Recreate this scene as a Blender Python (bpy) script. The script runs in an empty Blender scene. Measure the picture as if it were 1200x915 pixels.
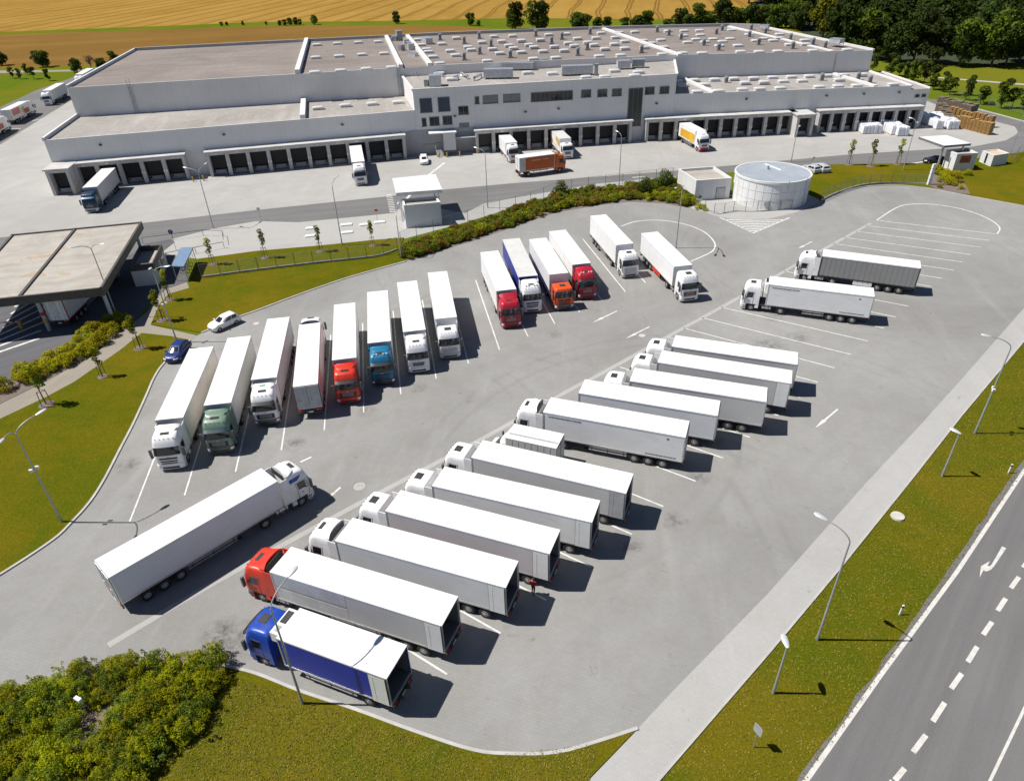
import bpy, math, random
import numpy as np
from mathutils import Vector, Matrix, noise as mnoise
R=math.radians
random.seed(7)
scene=bpy.context.scene
LINK=scene.collection.objects.link
# ------------------------------------------------------------------ camera (recovered from the photograph)
F,PITCH,ROLL,CH=811.91,R(33.5181),R(-1.91736),41.7105
PW,PH=1200.0,915.0
fw=Vector((0,math.cos(PITCH),-math.sin(PITCH)));rt=Vector((1,0,0));up=rt.cross(fw)
c_,s_=math.cos(ROLL),math.sin(ROLL)
RT=rt*c_+up*s_;UP=up*c_-rt*s_
CAM=Vector((0,0,CH))
def G(px,py,z=0.0):
    d=fw+RT*((px-PW/2)/F)-UP*((py-PH/2)/F)
    t=(z-CH)/d.z
    return CAM+d*t
def P(v):
    d=Vector(v)-CAM;z=d.dot(fw)
    return (PW/2+F*d.dot(RT)/z,PH/2-F*d.dot(UP)/z)
def G2(px,py,z=0.0):
    g=G(px,py,z);return (g.x,g.y)
def zat(xy,py):
    lo,hi=0.0,40.0
    for _ in range(40):
        m=(lo+hi)/2
        if P((xy[0],xy[1],m))[1]>py: lo=m
        else: hi=m
    return lo
cd=bpy.data.cameras.new('camera');co=bpy.data.objects.new('camera',cd);LINK(co)
cd.sensor_fit='HORIZONTAL';cd.sensor_width=36;cd.lens=F/PW*36;cd.clip_start=.5;cd.clip_end=6000
m=Matrix((( RT.x,UP.x,-fw.x,0),(RT.y,UP.y,-fw.y,0),(RT.z,UP.z,-fw.z,CH),(0,0,0,1)))
co.matrix_world=m
scene.camera=co
# ------------------------------------------------------------------ light
SUN_EL,SUN_AZ=R(56),R(177)          # direction towards the sun, angle from +x
w=bpy.data.worlds.new('World');scene.world=w;w.use_nodes=True
nt=w.node_tree;bg=nt.nodes['Background'];sk=nt.nodes.new('ShaderNodeTexSky')
sk.sky_type='NISHITA';sk.sun_disc=False;sk.sun_elevation=SUN_EL;sk.sun_rotation=math.pi/2-SUN_AZ
sk.air_density=.45;sk.dust_density=.25;sk.ozone_density=2.0
nt.links.new(sk.outputs[0],bg.inputs[0]);bg.inputs[1].default_value=.08
sl=bpy.data.lights.new('sun','SUN');so=bpy.data.objects.new('sun',sl);LINK(so)
sl.energy=5.0;sl.angle=R(.5);sl.color=(1,.955,.89)
sd=Vector((math.cos(SUN_EL)*math.cos(SUN_AZ),math.cos(SUN_EL)*math.sin(SUN_AZ),math.sin(SUN_EL)))
so.rotation_euler=(-sd).to_track_quat('-Z','Y').to_euler()
so.location=(0,0,200)
vs=scene.view_settings;vs.view_transform='Standard';vs.look='None';vs.exposure=.30;vs.gamma=1;vs.use_curve_mapping=False
# ------------------------------------------------------------------ materials
MATS={}
class NT:
    def __init__(s,m): s.t=m.node_tree;s.b=s.t.nodes['Principled BSDF']
    def n(s,k,**kw):
        x=s.t.nodes.new('ShaderNode'+k)
        for a,b in kw.items(): setattr(x,a,b)
        return x
    def l(s,a,b): s.t.links.new(a,b)
    def val(s,i,v):
        if hasattr(v,'links'): s.l(v,i)
        else: i.default_value=v
    def pos(s): return s.n('NewGeometry').outputs['Position']
    def obj(s): return s.n('TexCoord').outputs['Object']
    def map(s,v,scale=(1,1,1),rot=(0,0,0)):
        if any(rot):
            y=s.n('Mapping');s.l(v,y.inputs[0]);y.inputs['Rotation'].default_value=rot;v=y.outputs[0]
        x=s.n('Mapping');s.l(v,x.inputs[0]);x.inputs['Scale'].default_value=scale;return x.outputs[0]
    def noise(s,v,scale,detail=4,rough=.55,dist=0):
        x=s.n('TexNoise');s.l(v,x.inputs['Vector']);x.inputs['Scale'].default_value=scale;x.inputs['Detail'].default_value=detail
        x.inputs['Roughness'].default_value=rough;x.inputs['Distortion'].default_value=dist;return x.outputs['Fac']
    def ramp(s,f,a,b,ca=0.0,cb=1.0):
        x=s.n('MapRange');s.l(f,x.inputs[0]);x.inputs[1].default_value=a;x.inputs[2].default_value=b;x.inputs[3].default_value=ca;x.inputs[4].default_value=cb;return x.outputs[0]
    def mix(s,f,a,b,mode='MIX'):
        x=s.n('Mix',data_type='RGBA',blend_type=mode);s.val(x.inputs[0],f)
        for i,v in ((6,a),(7,b)):
            if isinstance(v,tuple): x.inputs[i].default_value=v+(1,)
            else: s.l(v,x.inputs[i])
        return x.outputs[2]
    def math(s,op,a,b=0.0,c=0.0):
        x=s.n('Math',operation=op)
        for i,v in enumerate((a,b,c)): s.val(x.inputs[i],v)
        return x.outputs[0]
    def bump(s,h,strength,dist):
        x=s.n('Bump');s.l(h,x.inputs['Height']);x.inputs['Strength'].default_value=strength;x.inputs['Distance'].default_value=dist
        s.l(x.outputs[0],s.b.inputs['Normal'])
    def col(s,c):
        if isinstance(c,tuple): s.b.inputs['Base Color'].default_value=c+(1,)
        else: s.l(c,s.b.inputs['Base Color'])
def newmat(name):
    m=bpy.data.materials.new(name);m.use_nodes=True;MATS[name]=m;return m,NT(m)
def mat(name,col,rough=.55,metal=0.0,var=.12,scale=1.2,space='obj',spec=.5,dirt=None,bump=0.0,bscale=8.0,coat=0.0):
    if name in MATS: return MATS[name]
    m,t=newmat(name)
    t.b.inputs['Roughness'].default_value=rough;t.b.inputs['Metallic'].default_value=metal
    t.b.inputs['Specular IOR Level'].default_value=spec;t.b.inputs['Coat Weight'].default_value=coat
    v=t.pos() if space=='pos' else t.obj()
    n1=t.noise(v,scale,5)
    lo=tuple(max(0,x*(1-var)) for x in col);hi=tuple(min(1,x*(1+var)) for x in col)
    c=t.mix(t.ramp(n1,.3,.7),lo,hi)
    if dirt:
        n2=t.noise(t.map(v,(.6,.6,2.2)),scale*2.3,8,.65)
        c=t.mix(t.ramp(n2,.52,.78,0,dirt[1]),c,dirt[0])
    t.col(c)
    if bump: t.bump(t.noise(v,bscale,4),.35,bump)
    return m
# ground surfaces
def ground_mats():
    m,t=newmat('grass_lawn');p=t.pos()
    a=t.noise(p,.045,5,.6);b=t.noise(p,.55,6,.7);c=t.noise(p,7,5,.75);d=t.noise(p,.16,4,.6,.6)
    col=t.mix(t.ramp(b,.3,.7),(.066,.091,.005),(.120,.111,.005))
    col=t.mix(t.ramp(a,.42,.62,0,.8),col,(.165,.122,.009))
    col=t.mix(t.ramp(d,.5,.68,0,.7),col,(.066,.100,.005))
    col=t.mix(t.ramp(c,.48,.8,0,.7),col,(.231,.164,.018))
    col=t.mix(t.ramp(c,.5,.2,0,.75),col,(.034,.047,.003))
    t.col(col);t.b.inputs['Roughness'].default_value=.95;t.b.inputs['Specular IOR Level'].default_value=.0
    t.bump(c,.9,.09)
    m,t=newmat('grass_meadow');p=t.pos()
    a=t.noise(p,.02,5,.6);b=t.noise(p,.25,6,.7);c=t.noise(p,2.5,5,.75)
    col=t.mix(t.ramp(a,.38,.62),(.088,.140,.010),(.148,.152,.013))
    col=t.mix(t.ramp(b,.45,.75,0,.7),col,(.160,.140,.020))
    col=t.mix(t.ramp(c,.5,.8,0,.5),col,(.036,.056,.008))
    t.col(col);t.b.inputs['Roughness'].default_value=.95;t.b.inputs['Specular IOR Level'].default_value=.0;t.bump(c,.8,.15)
    # paved lot: concrete blocks
    def paving(name,ca,cb,dirtc,joint,bw=.2,c2=.93,stains=(),arcs=()):
        m,t=newmat(name);p=t.pos()
        a=t.noise(p,.045,5,.62,.6);b=t.noise(p,.3,6,.65);c=t.noise(p,9,4,.7)
        col=t.mix(t.ramp(a,.30,.70),ca,cb)
        col=t.mix(t.ramp(b,.42,.75,0,.32),col,dirtc)
        # long faint wear streaks along the lanes
        s=t.noise(t.map(p,(.05,.5,1),(0,0,R(-41))),1.0,6,.65)
        col=t.mix(t.ramp(s,.47,.72,0,.32),col,tuple(x*.76 for x in cb))
        s2=t.noise(t.map(p,(.35,.035,1),(0,0,R(8))),1.0,6,.65)
        col=t.mix(t.ramp(s2,.53,.75,0,.3),col,tuple(min(1,x*1.2) for x in cb))
        col=t.mix(t.ramp(c,.3,.8,0,.16),col,(.10,.10,.10))
        # oil drips
        o=t.noise(p,.5,2,.5);o2=t.noise(p,2.4,5,.7)
        oo=t.math('MULTIPLY',t.ramp(o,.64,.72),t.ramp(o2,.53,.66))
        col=t.mix(t.math('MULTIPLY',oo,.55),col,(.075,.07,.068))
        for (sx_,sy_,sr) in stains:
            vd=t.n('VectorMath',operation='DISTANCE');t.l(t.map(p,(1,1,0)),vd.inputs[0]);vd.inputs[1].default_value=(sx_,sy_,0)
            col=t.mix(t.math('MULTIPLY',t.math('MULTIPLY',t.ramp(vd.outputs['Value'],sr,sr*.25),t.ramp(t.noise(p,1.1,6,.75),.42,.62)),.62),col,(.07,.066,.062))
        for (sx_,sy_,sr,wd) in arcs:
            vd=t.n('VectorMath',operation='DISTANCE');t.l(t.map(p,(1,1,0)),vd.inputs[0]);vd.inputs[1].default_value=(sx_,sy_,0)
            e=t.math('ABSOLUTE',t.math('SUBTRACT',t.math('ABSOLUTE',t.math('SUBTRACT',vd.outputs['Value'],sr)),wd))
            col=t.mix(t.math('MULTIPLY',t.math('MULTIPLY',t.ramp(e,.42,.10),t.ramp(t.noise(p,.12,3,.6),.45,.6)),.15),col,tuple(x*.55 for x in ca))
        br=t.n('TexBrick');t.l(t.map(p,(1,1,1),(0,0,R(20))),br.inputs['Vector'])
        br.inputs['Scale'].default_value=1;br.inputs['Brick Width'].default_value=bw;br.inputs['Row Height'].default_value=bw*.55;br.inputs['Mortar Size'].default_value=.012
        br.inputs['Color1'].default_value=(1,1,1,1);br.inputs['Color2'].default_value=(c2,c2,c2,1);br.inputs['Mortar'].default_value=(joint,joint,joint,1)
        br.inputs['Bias'].default_value=-.2
        col=t.mix(.8,col,br.outputs[0],'MULTIPLY')
        t.col(col);t.b.inputs['Roughness'].default_value=.9;t.b.inputs['Specular IOR Level'].default_value=.2
        t.bump(c,.3,.01)
    paving('lot_paving',(.238,.235,.225),(.338,.336,.327),(.206,.190,.165),.84,.42,stains=[G2(a_,b_)+(r_,) for a_,b_,r_ in ((272,750,2.6),(255,742,1.6),(902,405,2.6),(938,395,1.8),(905,372,1.5),(560,600,1.2),(700,560,1.4),(345,520,1.5),(430,482,1.2),(150,545,1.6),(490,455,1.2),(650,392,1.2),(790,610,1.4),(820,560,1.2),(740,640,1.3))],arcs=[G2(a_,b_)+(r_,1.0) for a_,b_,r_ in ((560,470,26),(600,300,20),(880,600,30),(420,640,34),(1000,300,24),(760,720,22),(300,560,28))])
    paving('strip_paving',(.387,.383,.370),(.440,.436,.422),(.352,.334,.308),.86,.3)
    paving('yard_concrete',(.363,.354,.338),(.428,.420,.404),(.338,.321,.293),.88,3.0)
    paving('footpath_paving',(.288,.256,.208),(.344,.308,.256),(.248,.216,.176),.8,.3)
    def asphalt(name,ca,cb,ang):
        m,t=newmat(name);p=t.pos()
        a=t.noise(p,.06,5,.6);c=t.noise(p,14,4,.8)
        s=t.noise(t.map(p,(.03,.9,1),(0,0,ang)),1.0,5,.6)
        col=t.mix(t.ramp(a,.35,.65),ca,cb)
        col=t.mix(t.ramp(s,.42,.66,0,.45),col,tuple(x*.66 for x in ca))
        col=t.mix(t.ramp(c,.4,.85,0,.5),col,tuple(x*1.45 for x in cb))
        t.col(col);t.b.inputs['Roughness'].default_value=.85;t.b.inputs['Specular IOR Level'].default_value=.25;t.bump(c,.3,.01)
    asphalt('asphalt_road',(.137,.134,.134),(.162,.159,.157),R(-48))
    asphalt('asphalt_service',(.144,.143,.140),(.176,.174,.173),R(-10))
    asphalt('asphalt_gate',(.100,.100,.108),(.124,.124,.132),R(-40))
    # wheat
    def wheat(name,ca,cb,cc,ang,sp):
        m,t=newmat(name);p=t.pos()
        a=t.noise(p,.012,6,.62,.4);b=t.noise(p,.11,6,.72,.3);c=t.noise(p,.7,5,.75)
        col=t.mix(t.ramp(a,.34,.66),ca,cb)
        col=t.mix(t.ramp(b,.5,.72,0,.5),col,cc)
        col=t.mix(t.ramp(c,.4,.8,0,.4),col,tuple(x*.72 for x in ca))
        bd=t.noise(t.map(p,(.06,.004,1),(0,0,ang)),1.0,5,.6);col=t.mix(t.ramp(bd,.42,.62,0,.40),col,tuple(min(1,x*1.22) for x in cb))
        if sp:
            q=t.map(p,(1,1,1),(0,0,ang));sx=t.n('SeparateXYZ');t.l(q,sx.inputs[0])
            x=t.math('ADD',sx.outputs[0],t.math('MULTIPLY',t.noise(p,.012,2),10))
            f=t.math('FRACT',t.math('DIVIDE',x,sp))
            d1=t.math('ABSOLUTE',t.math('SUBTRACT',f,.44));d2=t.math('ABSOLUTE',t.math('SUBTRACT',f,.56))
            d=t.math('MINIMUM',d1,d2);k=t.ramp(d,.022,.046,1,0)
            col=t.mix(t.math('MULTIPLY',k,.8),col,(.15,.085,.018))
        t.col(col);t.b.inputs['Roughness'].default_value=.95;t.b.inputs['Specular IOR Level'].default_value=.0;t.bump(c,.7,.2)
    wheat('wheat_ripe',(.263,.152,.033),(.326,.198,.049),(.402,.267,.083),R(9),17)
    wheat('wheat_stubble',(.173,.097,.027),(.214,.123,.036),(.141,.095,.029),R(80),0)
    m,t=newmat('mulch');p=t.pos();c=t.noise(p,6,6,.75);b=t.noise(p,.8,4)
    col=t.mix(t.ramp(c,.35,.7),(.10,.075,.065),(.26,.21,.19));col=t.mix(t.ramp(b,.45,.7,0,.6),col,(.16,.12,.085))
    t.col(col);t.b.inputs['Roughness'].default_value=.95;t.bump(c,.8,.06)
    m,t=newmat('pale_gravel');p=t.pos();c=t.noise(p,5,6,.8);b=t.noise(p,.5,5,.65)
    col=t.mix(t.ramp(c,.3,.7),(.326,.318,.303),(.444,.437,.414));col=t.mix(t.ramp(b,.52,.75,0,.5),col,(.311,.289,.244))
    t.col(col);t.b.inputs['Roughness'].default_value=.95;t.bump(c,.8,.06)
    m,t=newmat('paint_line');p=t.pos();c=t.noise(p,1.6,6,.75)
    t.col(t.mix(t.ramp(c,.45,.66,0,.85),(.70,.70,.68),(.40,.39,.37)));t.b.inputs['Roughness'].default_value=.7
    m,t=newmat('paint_worn');p=t.pos();c=t.noise(p,2.2,6,.75)
    t.col(t.mix(t.ramp(c,.42,.68,0,.75),(.60,.585,.55),(.40,.385,.36)));t.b.inputs['Roughness'].default_value=.8
    m,t=newmat('roof_membrane');p=t.pos()
    a=t.noise(p,.05,5,.65,.5);b=t.noise(t.map(p,(.05,.5,1),(0,0,R(-11))),1,6,.7);c=t.noise(p,1.3,6,.75)
    col=t.mix(t.ramp(a,.35,.65),(.185,.157,.138),(.259,.222,.196))
    col=t.mix(t.ramp(b,.48,.7,0,.5),col,(.347,.308,.275))
    col=t.mix(t.ramp(c,.45,.72,0,.6),col,(.119,.097,.085))
    t.col(col);t.b.inputs['Roughness'].default_value=.9
    m,t=newmat('roof_membrane_pale');p=t.pos()
    a=t.noise(p,.07,5,.65,.5);b=t.noise(t.map(p,(.5,.06,1),(0,0,R(-11))),1,6,.7);c=t.noise(p,1.3,6,.75)
    col=t.mix(t.ramp(a,.35,.65),(.282,.263,.238),(.373,.349,.325))
    col=t.mix(t.ramp(b,.5,.7,0,.5),col,(.480,.461,.430));col=t.mix(t.ramp(c,.45,.72,0,.55),col,(.182,.162,.143))
    t.col(col);t.b.inputs['Roughness'].default_value=.9
    m,t=newmat('roof_gravel_tan');p=t.pos()
    a=t.noise(p,.16,5,.65,1.2);c=t.noise(p,4,6,.75);b=t.noise(t.map(p,(.12,.7,1),(0,0,R(-12))),1,6,.7)
    col=t.mix(t.ramp(a,.35,.65),(.344,.318,.280),(.439,.417,.374));col=t.mix(t.ramp(b,.46,.68,0,.6),col,(.284,.241,.189))
    col=t.mix(t.ramp(a,.60,.66,0,.55),col,(.344,.232,.129));col=t.mix(t.ramp(c,.5,.8,0,.35),col,(.292,.267,.241))
    t.col(col);t.b.inputs['Roughness'].default_value=.9
    def facade(name,ca,cb,step):
        m,t=newmat(name);p=t.pos()
        a=t.noise(p,.09,5,.65);b=t.noise(t.map(p,(1.1,1.1,.10)),1,6,.7)
        col=t.mix(t.ramp(a,.35,.65),ca,cb);col=t.mix(t.ramp(b,.5,.78,0,.25),col,tuple(x*.70 for x in ca))
        sx=t.n('SeparateXYZ');t.l(t.map(p,(1,1,1),(0,0,R(-8))),sx.inputs[0])
        f=t.math('FRACT',t.math('DIVIDE',sx.outputs[0],step));k=t.ramp(t.math('ABSOLUTE',t.math('SUBTRACT',f,.5)),.0,.05,.20,0)
        col=t.mix(k,col,tuple(x*.6 for x in ca))
        t.col(col);t.b.inputs['Roughness'].default_value=.75
    facade('facade_panel',(.68,.665,.645),(.75,.735,.715),1.0)
    facade('facade_concrete',(.36,.36,.355),(.44,.44,.43),3.0)
    facade('render_white',(.62,.62,.61),(.70,.70,.69),2.4)
ground_mats()
M_WHITE=mat('paint_white',(.80,.80,.79),.35,var=.04,dirt=((.60,.57,.52),.35),coat=.2)
def leafmat(name,ca,cb,cc,tr=.25):
    m,t=newmat(name);o=t.n('ObjectInfo');p=t.pos()
    n=t.noise(p,.9,3);n2=t.noise(p,7,2)
    col=t.mix(t.ramp(n,.35,.65),ca,cb);col=t.mix(t.ramp(n2,.5,.75,0,.7),col,cc)
    hs=t.n('HueSaturation');t.l(col,hs.inputs['Color'])
    t.l(t.ramp(o.outputs['Random'],0,1,.75,1.25),hs.inputs['Value']);t.l(t.ramp(o.outputs['Random'],0,1,.485,.512),hs.inputs['Hue'])
    t.col(hs.outputs[0]);t.b.inputs['Roughness'].default_value=.6;t.b.inputs['Specular IOR Level'].default_value=.06
    if tr:
        tl=t.n('BsdfTranslucent');t.l(hs.outputs[0],tl.inputs[0]);ms=t.n('MixShader');ms.inputs[0].default_value=tr
        t.l(t.b.outputs[0],ms.inputs[1]);t.l(tl.outputs[0],ms.inputs[2])
        t.l(ms.outputs[0],t.t.nodes['Material Output'].inputs[0])
    return m
L_BUSH=leafmat('leaf_bush',(.224,.255,.007),(.370,.374,.009),(.504,.463,.020),.40)
L_HEDGE=leafmat('leaf_hedge',(.300,.290,.008),(.440,.380,.012),(.500,.420,.024),.4)
L_MIX=leafmat('leaf_mixed',(.12,.14,.014),(.20,.17,.016),(.24,.09,.022),.35)
L_RUST=leafmat('leaf_rust',(.16,.085,.018),(.22,.13,.02),(.26,.16,.03),.35)
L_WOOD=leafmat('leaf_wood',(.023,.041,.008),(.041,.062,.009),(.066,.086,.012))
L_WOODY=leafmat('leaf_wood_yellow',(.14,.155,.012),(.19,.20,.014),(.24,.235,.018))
L_TREE=leafmat('leaf_tree',(.09,.135,.014),(.135,.185,.018),(.20,.235,.026),.35)
L_DARK=leafmat('leaf_dark',(.034,.052,.014),(.054,.077,.018),(.077,.099,.022))
BARK=mat('bark',(.13,.095,.07),.9,var=.3,scale=6)
GLASS=mat('dark_glass',(.012,.015,.02),.08,var=.2,spec=.8)
BLACK=mat('black_plastic',(.02,.02,.022),.5,var=.3)
CHASSIS=mat('chassis_steel',(.035,.034,.034),.6,var=.3)
RUBBER=mat('tyre_rubber',(.022,.021,.02),.85,var=.3)
STEEL=mat('rim_steel',(.42,.42,.42),.4,metal=.6,var=.15)
ALU=mat('aluminium',(.62,.62,.63),.35,metal=.7,var=.08)
GALV=mat('galvanised_steel',(.42,.44,.46),.45,metal=.5,var=.12)
REDL=mat('lamp_red',(.5,.02,.02),.3)
AMBER=mat('lamp_amber',(.65,.22,.03),.35)
LENS=mat('lamp_clear',(.75,.76,.78),.12,spec=.8)
KERBM=mat('kerb_concrete',(.42,.41,.39),.85,var=.12,space='pos',scale=.8)
# ------------------------------------------------------------------ mesh helper
class MB:
    def __init__(s): s.v=[];s.f=[];s.mi=[];s.T=None;s.sm=[]
    def add(s,vs,fs,m=0,smooth=False):
        o=len(s.v)
        if s.T is not None: vs=[tuple(s.T@Vector(v)) for v in vs]
        s.v+= [tuple(v) for v in vs]
        for f in fs: s.f.append(tuple(i+o for i in f));s.mi.append(m);s.sm.append(smooth)
    def box(s,c,d,m=0,rot=0.0,top=1.0):
        x,y,z=c;a,b,h=d[0]/2,d[1]/2,d[2]/2;cs,sn=math.cos(rot),math.sin(rot);vs=[]
        for sz,k in ((-h,1),(h,top)):
            for sx,sy in ((-a,-b),(a,-b),(a,b),(-a,b)):
                X,Y=sx*k,sy*k;vs.append((x+X*cs-Y*sn,y+X*sn+Y*cs,z+sz))
        s.add(vs,[(3,2,1,0),(4,5,6,7),(0,1,5,4),(1,2,6,5),(2,3,7,6),(3,0,4,7)],m)
    def prism(s,poly,z0,z1,m=0,mt=None,cap0=True):
        n=len(poly);zt=z1 if isinstance(z1,(list,tuple)) else [z1]*n
        a=sum(poly[i][0]*poly[(i+1)%n][1]-poly[(i+1)%n][0]*poly[i][1] for i in range(n))
        if a<0: poly=list(poly)[::-1];zt=list(zt)[::-1]
        vs=[(p[0],p[1],z0) for p in poly]+[(p[0],p[1],z) for p,z in zip(poly,zt)]
        fs=[(i,(i+1)%n,n+(i+1)%n,n+i) for i in range(n)]
        s.add(vs,fs,m)
        o=len(s.v)-2*n
        s.f.append(tuple(range(o+n,o+2*n)));s.mi.append(m if mt is None else mt);s.sm.append(False)
        if cap0: s.f.append(tuple(range(o+n-1,o-1,-1)));s.mi.append(m);s.sm.append(False)
    def rings(s,rs,m=0,cap=True,smooth=True,closed=True):
        n=len(rs[0]);vs=[v for r in rs for v in r];fs=[]
        for k in range(len(rs)-1):
            for i in range(n if closed else n-1):
                j=(i+1)%n;fs.append((k*n+i,k*n+j,(k+1)*n+j,(k+1)*n+i))
        if cap: fs.append(tuple(range(n-1,-1,-1)));fs.append(tuple(range((len(rs)-1)*n,len(rs)*n)))
        s.add(vs,fs,m,smooth)
    def tube(s,pts,r,n=8,m=0,smooth=True):
        pts=[Vector(p) for p in pts];rr=r if isinstance(r,(list,tuple)) else [r]*len(pts);rs=[]
        for i,p in enumerate(pts):
            d=(pts[min(i+1,len(pts)-1)]-pts[max(i-1,0)]).normalized()
            a=d.cross(Vector((0,0,1)) if abs(d.z)<.9 else Vector((1,0,0))).normalized();b=a.cross(d)
            rs.append([p+(a*math.cos(t)+b*math.sin(t))*rr[i] for t in [2*math.pi*k/n for k in range(n)]])
        s.rings([[tuple(v) for v in q[::-1]] for q in rs],m,True,smooth)
    def disc_y(s,c,r,h,n=20,m=0,bev=.0):   # wheel-like cylinder, axis along y
        x,y,z=c;rs=[]
        for yy,q in ((-h/2,r-bev),(-h/2+bev,r),(h/2-bev,r),(h/2,r-bev)):
            rs.append([(x+q*math.cos(t),y+yy,z+q*math.sin(t)) for t in [2*math.pi*k/n for k in range(n)]][::-1])
        s.rings(rs,m,True,True)
    def cyl(s,c,r,h,n=24,m=0,r2=None,smooth=True):
        x,y,z=c;q=r if r2 is None else r2
        s.rings([[(x+a*math.cos(t),y+a*math.sin(t),z+zz) for t in [2*math.pi*k/n for k in range(n)]] for a,zz in ((r,0),(q,h))],m,True,smooth)
    def mesh(s,name,mats,angle=35):
        me=bpy.data.meshes.new(name);me.from_pydata(s.v,[],s.f)
        for x in mats: me.materials.append(x)
        me.polygons.foreach_set('material_index',s.mi)
        me.polygons.foreach_set('use_smooth',s.sm)
        if any(s.sm): me.set_sharp_from_angle(angle=R(angle))
        me.update();return me
    def build(s,name,mats,parent=None,**kw):
        if not isinstance(mats,(list,tuple)): mats=[mats]
        return put(name,s.mesh(name,mats),parent,**kw)
def put(name,me,parent=None,loc=None,rz=None):
    o=bpy.data.objects.new(name,me);LINK(o)
    if parent is not None: o.parent=parent
    if loc is not None: o.location=loc
    if rz is not None: o.rotation_euler=(0,0,rz)
    return o
def tag(o,label=None,cat=None,group=None,kind=None):
    if label: o['label']=label
    if cat: o['category']=cat
    if group: o['group']=group
    if kind: o['kind']=kind
    return o
def thing(name,label,cat,loc=(0,0,0),rz=0.0,group=None):
    o=put(name,None,None,loc,rz);o.empty_display_size=.3;return tag(o,label,cat,group)
CACHE={}
def cached(key,fn):
    if key not in CACHE: CACHE[key]=fn()
    return CACHE[key]
def copy_tree(o,parent=None):
    c=o.copy();LINK(c)
    if parent is not None: c.parent=parent
    for ch in list(o.children): copy_tree(ch,c)
    return c
def smooth(pts,k=5,closed=False):
    n=len(pts);out=[]
    rng=range(n if closed else n-1)
    for i in rng:
        p=[pts[(i+d)%n] if closed else pts[min(max(i+d,0),n-1)] for d in (-1,0,1,2)]
        for j in range(k):
            t=j/k
            out.append(tuple(.5*((2*p[1][a])+(-p[0][a]+p[2][a])*t+(2*p[0][a]-5*p[1][a]+4*p[2][a]-p[3][a])*t*t+(-p[0][a]+3*p[1][a]-3*p[2][a]+p[3][a])*t**3) for a in (0,1)))
    if not closed: out.append(tuple(pts[-1]))
    return out
def px(*pts,z=0.0): return [G2(a,b,z) for a,b in pts]
def ribbon(mb,pts,wd,z,m=0,h=0.0):
    """flat strip (h=0) or raised kerb along a polyline"""
    L=[];Rr=[]
    n=len(pts)
    for i in range(n):
        a=Vector(pts[max(i-1,0)]);b=Vector(pts[min(i+1,n-1)]);d=(b-a).normalized();q=Vector((-d.y,d.x))*wd/2
        p=Vector(pts[i]);L.append((p+q));Rr.append((p-q))
    if not h:
        vs=[(v.x,v.y,z) for v in L]+[(v.x,v.y,z) for v in Rr]
        mb.add(vs,[(n+i,n+i+1,i+1,i) for i in range(n-1)],m)
    else:
        rs=[[(L[i].x,L[i].y,z),(Rr[i].x,Rr[i].y,z),(Rr[i].x,Rr[i].y,z+h),(L[i].x,L[i].y,z+h)] for i in range(n)]
        mb.rings([r[::-1] for r in rs],m,True,False)
def sheet(name,poly,z,material,kind='structure'):
    mb=MB();n=len(poly)
    a=sum(poly[i][0]*poly[(i+1)%n][1]-poly[(i+1)%n][0]*poly[i][1] for i in range(n))
    if a<0: poly=poly[::-1]
    mb.add([(p[0],p[1],z) for p in poly],[tuple(range(n))],0)
    return tag(mb.build(name,MATS[material] if isinstance(material,str) else material),kind=kind)
# ------------------------------------------------------------------ ground, roads, lawns
Z1,Z2,Z3,Z4=.004,.008,.012,.016
sheet('ground',[(-2500,-400),(2500,-400),(2500,3500),(-2500,3500)],0,'grass_meadow')
# far wheat fields
def line_y(p0,p1):
    return p0,p1
sheet('wheat_field',[G2(-500,60),G2(-150,43),G2(0,37.7),G2(176,31.4),G2(300,26.4),G2(450,25),G2(600,21.4),G2(760,23),G2(860,22),G2(925,8),G2(890,-4),G2(830,-22),(300,1400),(-1500,1500),(-1600,500)],Z1,'wheat_ripe')
sheet('stubble_field',[G2(-500,104),G2(-150,91),G2(0,79.5),G2(120,77),G2(200,70),G2(400,60),G2(560,42),G2(600,36.5),G2(540,31),G2(450,30.2),G2(300,31.5),G2(176,35.4),G2(0,41),G2(-150,47),G2(-500,66)],Z1,'wheat_stubble')
sheet('farm_track',[G2(-500,108),G2(-100,90.5),G2(0,86),G2(84,84),G2(120,83),G2(120,81),G2(84,82),G2(0,83),G2(-100,87.5),G2(-500,104)],Z2,'footpath_paving')
sheet('meadow_path',px((1090,91),(1115,93),(1150,96),(1200,100),(1300,106),(1300,103.5),(1200,98.4),(1150,94.6),(1115,91.8),(1090,90)),Z2,'strip_paving')
# warehouse yard
yard=px((-60,215),(0,170),(60,132),(83,118))+[(-90,215),(-60,262),(75,258),(118,200)]+px((1130,128),(1164,142),(1189,148.4),(1194,156),(1179,165),(1139,173),(1081,178),(998,184),(915,191),(795,202),(600,217),(519,226),(451,233),(300,248.5),(166,264),(0,280),(-120,292))
sheet('warehouse_yard',yard,Z2,'yard_concrete')
sheet('truck_parking_strip',px((-60,215),(0,170),(83,117))+[(-88,250)]+px((128,72),(100,84),(80,93),(40,107),(0,126),(-60,150)),Z1,'asphalt_service')
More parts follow.
